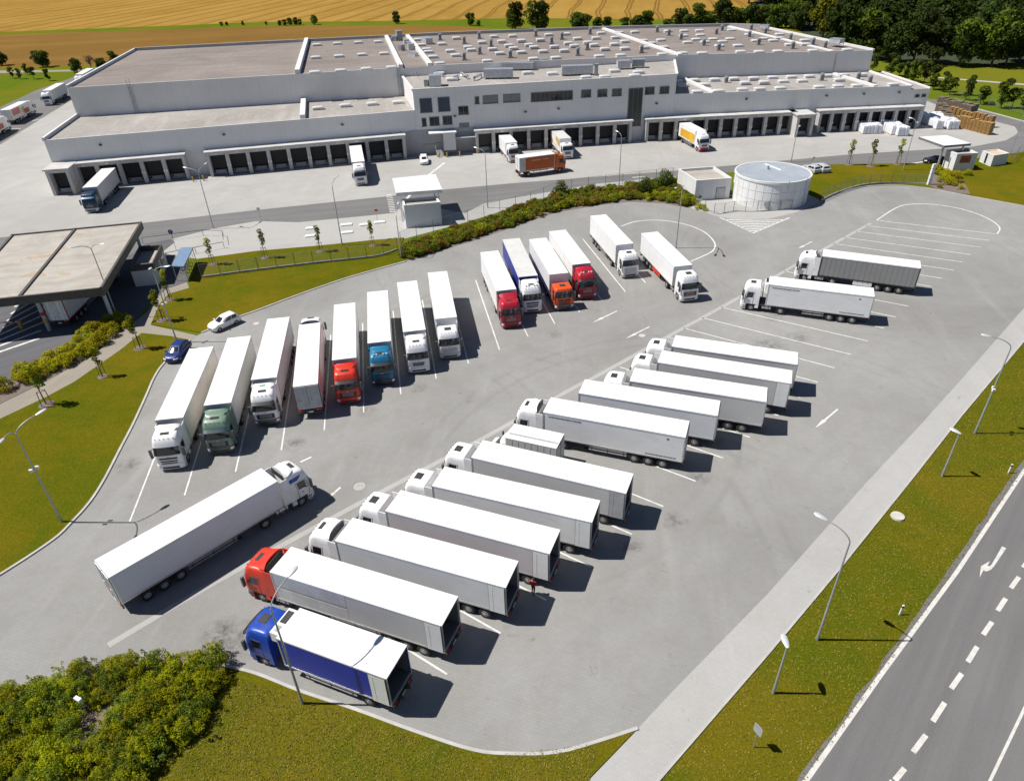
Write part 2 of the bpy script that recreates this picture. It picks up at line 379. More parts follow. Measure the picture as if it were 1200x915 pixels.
# service road between the yard and the lot
svc=px((-120,290),(0,278.5),(166,261.5),(300,246.4),(450.9,230.6),(518.8,222.5),(600,215),(794.9,199.9),(915,188.6),(998,181),(1081,176),(1139,172.3),(1179,164.7),(1194.2,155.9),(1189,148.4),(1164,142),(1138,134.5),(1105,126),(1080,116),(1112,117.5),(1138.9,127),(1170,135),(1200,143.3),(1240,156),(1230,172),(1200,178),(1140,186),(1085,191),(1000.6,192.4),(950,193.6),(860,202),(793.6,207),(700,216),(600,232.6),(566.5,239.5),(538.9,252),(500,262),(463.5,249),(410.6,255),(350,260.7),(300,259.5),(250,268),(201,280.5),(170,286),(150,300),(60,300),(-120,300))
sheet('service_road',svc,Z3,'asphalt_service')
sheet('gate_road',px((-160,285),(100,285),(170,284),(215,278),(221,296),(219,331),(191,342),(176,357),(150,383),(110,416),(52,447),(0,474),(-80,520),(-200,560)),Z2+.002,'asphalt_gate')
sheet('gravel_bed',px((201,280.5),(250,268),(300,259.5),(350,260.7),(410.6,255),(463.5,249.5),(473,247),(474,279),(438.3,281.6),(375.4,288),(300,294.5),(231,303.5),(205,300),(190,296),(205,284)),Z4,'pale_gravel')
sheet('kiosk_apron',px((463.5,249),(474,238),(545,250),(566.5,239),(600,232.6),(700,215.5),(790,207),(800,210),(740,216),(665,223),(623,237),(545,261),(470,281)),Z4+.002,'strip_paving')
# gravel-side pavement
sheet('footpath',px((231,303.5),(300,294.5),(375.4,288),(438.3,281.6),(474,278.5),(473.6,275),(438,277),(375,283),(300,289),(231,297.5)),Z4+.004,'strip_paving')
# lorry park
lot=px((262,780),(240,765),(200,778),(120,792),(40,832),(0,842),(-120,900),(-220,800),(-100,735),(10,667.6),(62.9,632.4),(83,613.5),(105.6,588.4),(123.2,560.7),(140.8,526.7),(155.9,497.8),(171,465.1),(181,442.5),(193.6,424.9),(223,398),(236,390.5),(279.1,371.5),(300,364),(350.3,345),(400.6,327.4),(476,306),(513.7,294.5),(551.4,283.4),(600,267),(650.3,249.5),(700.6,240.6),(738.3,236.4),(776,238),(811.2,244),(841.4,252),(866,240),(905,230),(932,232),(961.6,235.8),(983,225.6),(1013,218.5),(1050.9,217),(1088.6,221),(1121,227),(1200,241.4),(1300,258),(1300,300),(1200,362),(1126,447),(1013,568),(900,696),(747.3,855),(707,868),(653.6,883),(600,885),(554.5,880.5),(487.5,859),(417.9,833.5),(353.6,812),(300,791.5))
sheet('lorry_park',lot,Z4+.004,'lot_paving')
sheet('tank_yard',px((800,240),(815,236),(858,228),(880,228),(955,226),(961,236.5),(933,249),(905,256),(880,257.8),(857,257),(841.8,254),(811.2,244.6)),Z4+.010,'strip_paving')
strip=px((640,966),(687,915),(747.3,853.5),(787.5,810.6),(900,695.4),(1013,568),(1081,495.3),(1126.3,445),(1200,361),(1300,285),(1340,305),(1200,399.8),(1164,443),(1126.3,487.8),(1071,558.2),(983,667.5),(900,766.4),(771.4,915),(730,966))
sheet('pavement',strip,Z4+.012,'strip_paving')
fp=px((-60,500),(0,474),(52,448),(110.6,416),(135.8,393.5),(150.9,382),(172,366),(184,350),(193,340),(219,331),(222,338),(198,345),(187,357),(177,381),(231,393.5),(223,399.5),(200,394.5),(166,390.8),(140.8,411),(88,447.6),(52.8,466.6),(0,491.5),(-60,520))
sheet('footpath',fp,Z4+.014,'footpath_paving')
sheet('planting_bed',px((-60,480),(0,452),(20,443),(60,423),(100,394),(126,374),(145,368),(151,381),(135,393.5),(110.6,415.5),(52,447.5),(0,473),(-60,497)),Z4+.008,'mulch')
sheet('planting_bed',px((266,783),(262,772),(248,757),(200,768),(120,788),(40,828),(0,838),(-90,880),(-120,1010),(110,1010),(190,890),(240,812)),.05,'mulch')
sheet('planting_bed',px((476,306.2),(513.7,294.8),(551.4,283.6),(600,267.2),(650.3,249.8),(700.6,241),(738.3,236.8),(776,238.6),(811.2,244.6),(828,249),(826,241),(800,215),(788,209.5),(740,217),(665,224.5),(623,239),(590,248),(545,262),(500,275),(470,288)),Z4+.008,'mulch')
sheet('planting_bed',px((1086,217),(1090,199),(1110,203),(1125,206),(1137,228),(1121,227.2),(1100,223)),.105,'mulch')
# main road
edge=px((800,1120),(870,1015),(940,915),(1030,791),(1117,668),(1197,550),(1290,420),(1420,255))
far=[(p[0]+14.5,p[1]-6.2) for p in edge];edge=[(p[0]-1.3,p[1]+.95) for p in edge]
sheet('road',edge+far[::-1],.02,'asphalt_road')
mk=MB()
ribbon(mk,px((812,1110),(944,915),(1034,788),(1122,669),(1200,551.5),(1290,424)),.28,.0245)
for a,b in [((1035,930),(1046,915)),((1048.5,914),(1060,900)),((1070,881),(1085,861)),((1093,845),(1107,823)),((1114.5,806.5),(1127,789)),((1134,775.5),(1145,757.5)),((1152,743.5),(1162.5,728.5)),((1169,715.5),(1178.5,701)),((1184.5,689),(1194,676)),((1199,665),(1208,652)),((1213,642),(1222,630)),((1226,621),(1235,609))]:
    ribbon(mk,px(a,b),.30,.0245)
ribbon(mk,px((1100,1040),(1159.8,915),(1200,830.7),(1262,705),(1330,570)),.16,.0245)
# turn arrow
def poly_mark(mb,pts,z): 
    p=px(*pts);a=sum(p[i][0]*p[(i+1)%len(p)][1]-p[(i+1)%len(p)][0]*p[i][1] for i in range(len(p)))
    if a<0:p=p[::-1]
    mb.add([(x,y,z) for x,y in p],[tuple(range(len(p)))])
q=lambda x,y:(1080+x/9.94,600+y/9.94)
poly_mark(mk,[q(935,400),q(985,420),q(840,635),q(800,675),q(755,690),q(715,680),q(675,765),q(690,630),q(795,570),q(765,625),q(795,630),q(815,610)],.0245)
tag(mk.build('road_marking',MATS['paint_worn']),kind='structure')
# lawns with kerbs
def lawn(name,top,h=.10,mat_='grass_lawn'):
    mb=MB();mb.prism(top,-.05,h,0)
    return tag(mb.build(name,MATS[mat_]),kind='structure')
def kerb(pts,h=.13,wd=.22):
    mb=MB();ribbon(mb,pts,wd,0,0,h);return tag(mb.build('kerb',KERBM),kind='structure')
kA=smooth(px((236.5,390.3),(279.1,372.1),(300,364.6),(350.3,345.7),(400.6,328.1),(440,316.5),(476,306.7)),4)
lawn('lawn',kA+px((470,288),(473.5,279),(438.3,281.8),(375.4,288.3),(300,294.8),(233,303.8),(224,330),(222,338),(198,345),(187,357),(177,381)))
kerb(kA)
kB=smooth(px((223,399),(193.6,424.9),(181,442.5),(171,465.1),(155.9,497.8),(140.8,526.7),(123.2,560.7),(105.6,588.4),(83,613.5),(62.9,632.4),(10,667.6),(-100,735)),4)
lawn('lawn',kB+px((-250,700),(-160,560),(-60,520),(0,491.5),(52.8,466.6),(88,447.6),(140.8,411),(166,390.8),(200,394.5)))
kerb(kB)
kC=smooth(px((262.5,780.4),(300,789.5),(353.6,810.6),(417.9,832),(487.5,857.5),(554.5,879),(600,883.5),(653.6,881.6),(707,866.9),(747.3,853.5)),4)
lawn('lawn',kC+px((687,916),(640,967),(560,1060),(60,1060),(150,950),(190,890),(240,812)))
kerb(kC)
eD=px((730,966),(771.4,915),(900,766.4),(983,667.5),(1071,558.2),(1126.3,487.8),(1164,443),(1200,399.8),(1330,305))
rag=[]
ed2=px((1400,270),(1290,417),(1195,550),(1115,668),(1028,791),(938,915),(868,1015))
ed2=smooth(ed2,14)
for i,(x,y) in enumerate(ed2):
    k=(mnoise.noise(Vector((x*.35,y*.35,3)))*.45+mnoise.noise(Vector((x*1.3,y*1.3,9)))*.22)
    rag.append((x-.18+k*.4,y+.12-k*.2))
lawn('lawn',eD+rag,.03)
kerb(eD,.11,.14)
kE=smooth(px((983,226.5),(1013,219.2),(1050.9,217.6),(1088.6,221.4),(1121,227.6),(1200,242),(1300,260)),4)
lawn('lawn',px((947,228),(949,212),(950,194.5),(1000.6,193.2),(1085,191.8),(1140,187),(1200,179),(1232,172),(1340,200))+kE[::-1]+px((960,234)))
kerb(kE)
kerb(px((1112,117.2),(1138.9,126.6),(1170,134.6),(1200,142.8),(1240,155.5)),.14,.5)
# gutter line and bay lines
mk=MB();gut=MB()
base=px((127,756),(233,693),(327.7,640.5),(362.9,621.5),(418,591.5),(473.5,562.5),(518.8,538.5),(566.5,513.5),(680.5,450),(700,440.5),(800,385),(871.6,345.7),(930,312),(1020,262))
ribbon(gut,smooth(base,3),.55,.0245)
tag(gut.build('drain_channel',MATS['strip_paving']),kind='structure')
mk2=MB()
zl=.0245
def vec(a,b): A=Vector(G2(*a));B=Vector(G2(*b));return B-A
vr=vec((1170,274.8),(1027,258.5))
vr2=vec((978,431.2),(801.2,384.7))
ends=[(1170,274.8),(1159,282),(1150,290),(1137.7,298.5),(1127.6,307.3),(1117.5,316.8),(1103.7,326.4),(1092,336),(1079.8,347),(1064.7,359),(1049.6,371.6),(1035.8,384.7),(1017,399.8),(996.8,415.4),(978,431.2),(958,448),(938,466),(912,487),(878.6,512.4),(847.7,536.8),(815,563.7),(777.3,593.4),(740.8,626),(692,664),(640,703),(586.6,741.8),(523.7,789.7)]
for i,e in enumerate(ends):
    k=min(1,i/14);v=vr*(1-k)+vr2*k;a=Vector(G2(*e));b=a+v
    ribbon(mk2,[tuple(a),tuple(b)],.14,zl)
ribbon(mk2,smooth(px((1027,258.5),(1048,245),(1063.5,240),(1091,239.6),(1121,243.9),(1146.5,251.4),(1164,260),(1171.6,267.8),(1167.8,274.8)),5),.22,zl)
vl=vec((585.4,410),(557,327));vm=vec((732.8,342),(683,280.3))
for e in [(152.1,611),(216.3,580.3),(276,553),(329.7,527.5),(380,504),(426.2,483.3),(469.7,462),(511.2,443.8),(549,426),(585.4,410)]:
    a=Vector(G2(*e));ribbon(mk2,[tuple(a),tuple(a+vl*.98)],.14,zl)
for e in [(618.9,394.8),(650.3,379.7),(679.2,365.8),(705.6,352.5),(732.8,342),(756.4,331.4)]:
    a=Vector(G2(*e));ribbon(mk2,[tuple(a),tuple(a+vm)],.14,zl)
ribbon(mk2,smooth(px((728.2,265.3),(743.4,260.2),(763.5,258.2),(786,259.7),(808.7,264.8),(826.3,272.8),(836.4,282.9),(837.6,290.4),(831.4,296.7),(808.7,306.8)),5),.22,zl)
tag(mk2.build('bay_lines',MATS['paint_line']),kind='structure')
# arrows in the lanes
def arrow(mb,tip,tail,z=zl):
    A=Vector(G2(*tip));B=Vector(G2(*tail));d=(A-B);L=d.length;d/=L;n=Vector((-d.y,d.x));h=L*.40
    pts=[B+n*.09,A-d*h+n*.09,A-d*h+n*.21,A,A-d*h-n*.21,A-d*h-n*.09,B-n*.09]
    mb.add([(p.x,p.y,z) for p in pts][::-1],[tuple(range(7))])
mk3=MB()
for a,b in [((694,378.4),(723,364.6)),((733.3,397),(761,383)),((935,291.7),(951.5,283.4)),((955.3,501.6),(981.7,479.5)),((386,582.5),(399,571))]: arrow(mk3,a,b)
ribbon(mk3,px((352,541.5),(365,535.5)),.2,zl)
# hatched triangle by the tank
ribbon(mk3,px((843.5,255),(882.6,273.3),(925,255.5)),.3,zl)
T0,T1,T2=(845,255.6),(882.6,273),(924,255.6)
for k in range(1,8):
    t=k/8.2;a=(T0[0]+(T1[0]-T0[0])*t,T0[1]+(T1[1]-T0[1])*t);b=(T2[0]+(T1[0]-T2[0])*t,T2[1]+(T1[1]-T2[1])*t)
    mid=((a[0]+b[0])/2,(a[1]+b[1])/2+1.2*(1-t))
    ribbon(mk3,px(a,mid,b),.28,zl)
tag(mk3.build('road_marking',MATS['paint_line']),kind='structure')
mk4=MB()
# hatching at the gate road and zebra crossing on the service road
for k in range(9):
    y0=403-8.2*k+ (0 if k<3 else 0)
    a=(-14+4.5*k,y0+14);b=(46+2.3*k,y0-6.5-1.2*k)
    ribbon(mk4,px(a,b),.42,.0125 if False else .0145)
for k in range(11):
    t=k/10
    a=(452.5+4.2*t,228.7+20*t);b=(459.8+4.2*t,228+20.2*t)
    ribbon(mk4,px(a,b),.28,.0165)
ribbon(mk4,px((475,235),(500,207),(521,191)),.5,.0165)
for a,b in [((741,208.3),(758,206.8)),((1049,194.6),(1085,189.5)),((38,142),(49,139.5)),((6,151.8),(24,151.3))]: ribbon(mk4,px(a,b),.4,.0165)
tag(mk4.build('road_marking',MATS['paint_line']),kind='structure')
# small things lying in the lot and lawns
def manhole(p,r=.36,label='',m=None):
    mb=MB();g=G(*p);mb.cyl((0,0,0),r,.035,20,0);mb2=MB();mb2.cyl((0,0,0),r*1.28,.026,20,0)
    t=thing('manhole_cover',label,'manhole cover',(g.x,g.y,.018));mb2.build('surround',KERBM,t);mb.build('lid',m or GALV,t)
manhole((421.4,570.3),.42,'round grey manhole cover in the open lane left of the parked lorries',mat('lid_concrete',(.36,.35,.33),.8))
manhole((752.5,393.5),.34,'small pale manhole cover beside the arrow in the upper lane',mat('lid_pale',(.5,.48,.44),.8))
manhole((300.5,379.5),.34,'pale manhole cover in front of the white estate car',MATS['lid_pale'])
g=G(1051.5,605.8);mb=MB();mb.cyl((0,0,0),.55,.16,24,0,.52);tag(mb.build('concrete_cover',MATS['lid_pale'],None,loc=(g.x,g.y,.03)),'round pale concrete cover in the verge grass between pavement and road','cover')
# ------------------------------------------------------------------ the warehouse
low0=[(-91.7,144.4),(-19.3,161.0),(39.6,169.0),(95.5,172.0),(100.1,172.1)]
ZL=[9.35,9.4,9.4,8.95,8.3]
hb=[G2(91,137.5,9.35),G2(473.3,112.4,9.4),G2(792.9,92.3,9.4),G2(1018,84,8.95)]
def lerp(a,b,t): return tuple(x+(y-x)*t for x,y in zip(a,b))
zt=[zat(hb[0],104),zat(hb[1],80),zat(hb[2],65.3),zat(hb[3],60)]
ZH=sum(zt)/4
wh=thing('warehouse','long pale panel clad warehouse with dark loading docks and grey flat roofs','warehouse',(0,0,0))
FP,FC,RW=MATS['facade_panel'],MATS['facade_concrete'],MATS['render_white']
RM,RP=MATS['roof_membrane'],MATS['roof_membrane_pale']
back=[G2(158.8,59.5,15),G2(360,49,15),G2(528,40.7,15),G2(700,34.5,15),G2(853.8,31,15),G2(890.7,32,15)]
# split the tall hall at the two fire walls of the gap, so that each part keeps its own slope
def hall(name,front,fz,bk,bz,roof):
    mb=MB();mb.prism(list(front)+list(bk)[::-1],0,list(fz)+list(bz)[::-1],0,1)
    return mb.build(name,[FP,roof],wh)
fA=lerp(hb[0],hb[1],(353.3-91)/(473.3-91)*1.0)
fA=G2(354.2,0,0) if False else fA
def on_line(pl,x_px,z):          # point of a polyline (xy) that projects to column x_px
    best=None
    for a,b in zip(pl,pl[1:]):
        pa,pb=P((a[0],a[1],z))[0],P((b[0],b[1],z))[0]
        if min(pa,pb)-.5<=x_px<=max(pa,pb)+.5:
            lo,hi=0.,1.
            for _ in range(40):
                m=(lo+hi)/2;q=lerp(a,b,m)
                if (P((q[0],q[1],z))[0]<x_px)==(pa<pb): lo=m
                else: hi=m
            best=lerp(a,b,lo)
    return best
gA=on_line(hb,355,9.4);gB=hb[1];gC=on_line(hb,507,9.4);gD=hb[2]
zA=zat(gA,87.8);zB=zat(gB,80.3);zC=zat(gC,77.8);zD=zt[2]
bA,bB,bC,bD=back[1],G2(453,44.8,15),G2(477.5,43.6,15),G2(707,34.5,15)
hall('hall_wing',[hb[0],gA,gB],[zt[0],zA,zB],[back[0],bA,bB],[15,15,15],RM)
hall('hall_link',[gB,gC],[zB-.02,zC-.02],[bB,bC],[14.98,14.98],RM)
hall('hall_wing',[gC,gD,hb[3]],[zC,zD,zt[3]],[bC,bD,back[4],back[5]],[15,15,15,15],RM)
# low front blocks
midb=[gA,gB]
mb=MB();mb.prism([low0[0],low0[1],gB,gA,hb[0]],0,[9.35,9.4,9.4,9.4,9.35],0,1);mb.build('dock_block',[FP,RP],wh)
mb=MB();mb.prism([low0[2],low0[3],(hb[3][0],hb[3][1]-.02),(hb[2][0],hb[2][1]-.02)],0,[9.4,8.95,8.95,9.4],0,1);mb.build('dock_block',[FP,RP],wh)
e2=G2(1018,85.5,8.3)
mb=MB();mb.prism([low0[3],low0[4],(e2[0]+3.5,e2[1]),(e2[0]-1,e2[1])],0,8.3,0,1);ext=mb.build('end_block',[FP,RP],wh)
ZC=13.6
c0,c1=low0[1],low0[2]
cn=Vector((c1[0]-c0[0],c1[1]-c0[1])).normalized();cn=Vector((-cn.y,cn.x))
cf=[(c0[0]+cn.x*-.12,c0[1]-cn.y*.12),(c1[0]-cn.x*.12,c1[1]-cn.y*.12)]
mb=MB();mb.prism([cf[0],cf[1],(hb[2][0]-1.0,hb[2][1]+.05),(gC[0],gC[1]-.03),(gB[0]+.1,gB[1]-.03)],0,ZC,0,1);cen=mb.build('office_block',[FP,RP],wh)
# copings (parapets)
def coping(pts,wd=.5,h=.45,m=RW,name='parapet',inset=None):
    mb=MB()
    for a,b in zip(pts,pts[1:]):
        A=Vector(a);B=Vector(b);d=B-A;n=Vector((-d.y,d.x,0)).normalized()*wd/2
        vs=[A-n,B-n,B+n,A+n]+[v+Vector((0,0,h)) for v in (A-n,B-n,B+n,A+n)]
        mb.add([tuple(v) for v in vs],[(3,2,1,0),(4,5,6,7),(0,1,5,4),(1,2,6,5),(2,3,7,6),(3,0,4,7)])
    return mb.build(name,m,wh)
def off(p,dx,dy): return (p[0]+dx,p[1]+dy,p[2])
v3=lambda p,z:(p[0],p[1],z)
coping([v3(hb[0],zt[0]),v3(back[0],15.0)],.45,.7)
coping([off(v3(q,15.0),0,-.3) for q in back],.7,.8,FC)
coping([v3(back[5],15),v3(hb[3],zt[3])],.6,.5)
coping([v3(low0[0],9.35),v3(hb[0],9.37)],.45,.7)
coping([off(v3(low0[0],9.35),0,.05),off(v3(low0[1],9.4),0,.05)],.3,.22)
coping([off(v3(low0[2],9.4),0,.05),off(v3(low0[3],8.95),0,.05)],.3,.2)
coping([off(v3(q,z),0,.06) for q,z in ((hb[0],zt[0]),(gA,zA),(gB,zB))],.3,.2)
coping([off(v3(q,z),0,.06) for q,z in ((gC,zC),(gD,zD),(hb[3],zt[3]))],.3,.2)
coping([v3(cf[0],ZC),v3(cf[1],ZC)],.36,.3)
coping([v3(cf[1],ZC),(hb[2][0]-1.0,hb[2][1],ZC)],.5,.35)
coping([v3(cf[0],ZC),(gB[0]+.1,gB[1],ZC)],.5,.35)
coping([v3(low0[3],8.95),v3(hb[3],8.95)],.5,.35)
coping([v3(low0[4],8.3),(e2[0]+3.5,e2[1],8.3)],.4,.3)
# fire walls standing above the roof
coping([v3(gA,zA),v3(bA,15)],1.1,1.1,RW,'fire_wall')
coping([v3(gB,zB),v3(bB,15)],1.1,.8,RW,'fire_wall')
coping([v3(gC,zC),v3(bC,15)],1.1,.7,RW,'fire_wall')
coping([G(796.6,65.8,zD),v3(bD,15)],1.1,.45,RW,'fire_wall')
coping([G(975.6,61.8,zt[3]),G(854,32.4,15)],1.1,.45,RW,'fire_wall')
coping([G(355.2,140.5,9.4),G(356.5,118.6,9.4)],1.1,1.0,RW,'fire_wall')
coping([G(836.9,110,9.3),G(801,93.4,9.4)],1.0,.45,RW,'fire_wall')
coping([G(1026,102.6,9.0),G(977.5,87.6,9.0)],1.0,.45,RW,'fire_wall')
# skylights: measured spots on each roof
def crop(x0,y0,pts,s=7.953): return [(x0+a/s,y0+b/s) for a,b in pts]
hi=crop(320,30,[(410,177),(600,165),(795,155),(980,148),(398,295),(615,282),(828,268),(1035,258),(390,433),(630,417),(870,402),(1105,388)])
hi+=crop(450,20,[(318,208),(345,258),(400,298),(415,322),(457,368),(520,430),(541,247),(675,193),(618,312),(668,353),(785,278),(815,303),(915,232),(1025,178),(1098,223),(1013,295),(1080,335),(963,407),(1165,262)])
hi+=crop(590,20,[(85,173),(168,217),(95,288),(168,325),(278,387),(240,255),(285,277),(345,210),(422,162),(585,155),(370,317),(475,272),(487,378),(605,240),(565,310),(660,265),(690,198),(785,233),(845,257),(862,193),(910,147),(945,295),(893,363),(1093,355),(1033,250),(1042,188),(1130,225),(1080,143),(1130,290)])
hi+=crop(730,20,[(110,138),(190,218),(262,243),(355,213),(202,282),(382,280),(365,345),(420,130),(568,128),(712,125),(563,173),(720,168),(555,335),(600,235),(738,335),(680,208),(762,232),(840,205),(897,268),(927,228),(998,203),(1070,265),(1095,322),(1010,122)])
hi+=crop(870,10,[(60,243),(198,280),(125,300),(285,298),(340,275),(345,240),(155,402),(328,398),(438,335),(585,332),(580,295),(655,392),(975,383)])
lo=crop(320,110,[(420,130),(675,105),(925,90),(1165,75)])+crop(870,70,[(105,170),(280,163),(455,158),(622,152),(785,147),(945,140),(1112,137),(200,207),(380,200),(555,195),(900,185),(160,270),(350,263),(713,252),(890,245),(1065,240),(25,212),(0,275)])
lo+=crop(730,80,[(508,118),(560,157),(690,217),(665,108),(760,150),(890,210),(855,103),(1035,95)])+crop(1000,70,[(370,228)])
ce=crop(450,20,[(630,578),(515,525),(1050,495)])+crop(590,20,[(225,518),(455,525),(770,560),(1035,500),(945,555)])+crop(730,20,[(145,512),(110,545)])
SKY=mat('skylight_dome',(.62,.62,.61),.25,var=.05,spec=.6)
def sky_mesh():
    mb=MB();mb.box((0,0,.22),(2.35,1.25,.44),1)
    rs=[]
    for z,k in ((.44,1.0),(.56,.97),(.68,.84),(.74,.6)):
        rs.append([(x*1.3*k,y*.75*k,z) for x,y in ((-1,-.8),(-.85,-1),(.85,-1),(1,-.8),(1,.8),(.85,1),(-.85,1),(-1,.8))])
    mb.rings(rs,0,True,True);return mb.mesh('skylight',[SKY,RW])
SM=sky_mesh()
spots=[]
def hall_z(x,y):   # height of the tall hall's roof at a point
    pl=[hb[0],gA,gB,gC,gD,hb[3]];zz=[zt[0],zA,zB,zC,zD,zt[3]]
    for i in range(len(pl)-1):
        a,b=pl[i],pl[i+1]
        if a[0]<=x<=b[0]:
            k=(x-a[0])/(b[0]-a[0]);zf=zz[i]+(zz[i+1]-zz[i])*k;yf=a[1]+(b[1]-a[1])*k
            return zf+(15-zf)*max(0,min(1,(y-yf)/60))
    return 15 if x<0 else zt[3]+(15-zt[3])*max(0,min(1,(y-190)/56))
def on_roof(a,b,up=0.0):
    z=15.0
    for _ in range(5): g=G(a,b,z+up);z=hall_z(g.x,g.y)
    return G(a,b,z+up).xy[:]+(z,)
for a,b in hi:
    x,y,z=on_roof(a,b+.6,.3);spots.append((x,y,z-.02,R(4 if a>800 else 9)))
for a,b in lo:
    z=9.4 if a<900 else 9.1;g=G(a,b+.6,z+.3);spots.append((g.x,g.y,z,R(3 if a>700 else 12)))
for a,b in ce: g=G(a,b+.5,ZC+.3);spots.append((g.x,g.y,ZC,R(8)))
def roof_z(x,y,z): return z
spots.sort(key=lambda q:(q[0]**2+q[1]**2))
rest=MB()
for i,(x,y,z,rz) in enumerate(spots):
    if i<100: put('skylight',SM,wh,(x,y,z),rz)
    else:
        rest.T=Matrix.Translation((x,y,z))@Matrix.Rotation(rz,4,'Z');rest.box((0,0,.22),(2.35,1.25,.44),1)
        rest.rings([[(u*1.3*k,v*.75*k,h) for u,v in ((-1,-.8),(-.85,-1),(.85,-1),(1,-.8),(1,.8),(.85,1),(-.85,1),(-1,.8))] for h,k in ((.44,1.0),(.56,.97),(.68,.84),(.74,.6))],0,True,True)
tag(rest.build('skylight',[SKY,RW],wh),kind='stuff')
# ventilation stacks
def stack_mesh():
    mb=MB();mb.box((0,0,.7),(.75,.75,1.4),0);mb.cyl((0,0,1.4),.5,.35,12,1);mb.box((0,0,.1),(1.3,1.3,.2),0);return mb.mesh('roof_vent',[mat('vent_grey',(.22,.225,.235),.5,metal=.2),GALV])
STM=stack_mesh()
for a,b in crop(450,20,[(525,216),(750,246),(890,200),(1000,274),(895,346),(750,404),(1180,381)])+crop(590,20,[(303,180),(545,207),(450,250),(782,303),(693,358),(65,380),(808,162)])+crop(730,20,[(318,146),(427,178),(540,215),(172,334),(868,170),(922,135),(752,274),(890,316),(1175,196)])+crop(870,10,[(78,208),(210,242),(62,275),(148,345),(443,300),(653,344),(765,374),(465,380)]):
    put('roof_vent',STM,wh,on_roof(a,b))
for a,b in crop(870,70,[(738,190),(1075,182),(1185,212)])+crop(730,80,[(960,140)]):
    g=G(a,b,9.2);put('roof_vent',STM,wh,(g.x,g.y,9.0))
# roof plant on the office block
PL=mat('plant_grey',(.50,.51,.52),.5,metal=.3,var=.15)
def plant(p0,p1,dep,h,z=ZC,m=PL,name='air_handler',lift=.35):
    a=G(*p0,z);b=G(*p1,z);L=math.hypot(b.x-a.x,b.y-a.y);an=math.atan2(b.y-a.y,b.x-a.x)
    mb=MB();mb.box((L/2,dep/2,lift+h/2),(L,dep,h))
    n=max(2,int(L/1.6))
    for k in range(1,n): mb.box((L*k/n,0,lift+h/2),(.05,.04,h*.96),1)
    mb.box((L/2,dep/2,lift+h+.03),(L+.08,dep+.08,.06),1)
    for k in range(n+1): mb.box((L*k/n*.98+.05,.15,lift/2),(.12,.12,lift),1);mb.box((L*k/n*.98+.05,dep-.15,lift/2),(.12,.12,lift),1)
    o=mb.build(name,[m,GALV],wh);o.location=(a.x,a.y,z);o.rotation_euler=(0,0,an)
c4=lambda a,b:(450+a/7.953,20+b/7.953);c5=lambda a,b:(590+a/7.953,20+b/7.953);c7=lambda a,b:(730+a/7.953,20+b/7.953)
plant(c4(930,585),c5(85,580),2.2,1.7);plant(c4(1105,505),c5(280,500),1.6,1.3)
plant(c5(545,555),c5(835,545),2.2,1.7);plant(c5(1065,495),c7(70,490),2.0,1.5);plant(c7(85,480),c7(200,478),1.8,1.5,m=mat('plant_dark',(.28,.29,.30),.5,metal=.3))
plant(c4(425,655),c4(535,650),2.6,2.2,m=RW,name='stair_housing',lift=.02)
plant(c4(375,650),c4(410,650),1.2,1.2,m=MATS['plant_dark'],name='condenser',lift=.1)
plant(c5(350,465),c5(420,460),1.6,1.3,m=PL,name='condenser');plant(c5(265,470),c5(335,468),1.4,1.2,m=RW,name='condenser')
plant(c5(845,550),c5(878,550),1.0,2.4,m=MATS['plant_dark'],name='flue',lift=.02)
for a,b in (((720,530),(780,560)),((840,575),(905,545)),((480,530),(550,540)),((245,525),(300,530)),((650,575),(690,560))):
    A=G(*c4(*a),ZC+.5);B=G(*c4(*b),ZC+.5);mb=MB();mb.tube([(A.x,A.y,ZC+.1),(A.x,A.y,ZC+.7),(B.x,B.y,ZC+.7),(B.x,B.y,ZC+.1)],.28,8);mb.build('duct',ALU,wh)
for a in ((700,560),(560,500)): 
    A=G(*c5(a[0],a[1]),ZC+.5)
# plant between the fire walls of the tall hall
for p0,p1,d,h,m in ((c4(70,238),c4(120,236),2,1.2,ALU),(c4(128,236),c4(178,232),2,2.6,MATS['plant_dark']),(c4(165,335),c4(200,330),1.5,1.5,MATS['plant_dark']),(c4(235,330),c4(290,325),1.8,1.6,PL),(c4(225,385),c4(290,395),1.2,1.0,PL),(c4(190,265),c4(240,262),2,1.0,RW),(c4(210,290),c4(255,288),2,1.0,RW),(c4(350,255),c4(395,275),2,1.6,PL)):
    plant(p0,p1,d,h,z=15.0-.25,m=m,name='roof_unit')
for p0,p1 in (((1195-1190+870+195/7.953,10+205/7.953),(870+250/7.953,10+200/7.953)),((870+800/7.953,10+335/7.953),(870+900/7.953,10+345/7.953))):
    plant(p0,p1,2.2,1.0,z=15.0 if p0[1]<40 else 14.6,m=PL,name='roof_unit')
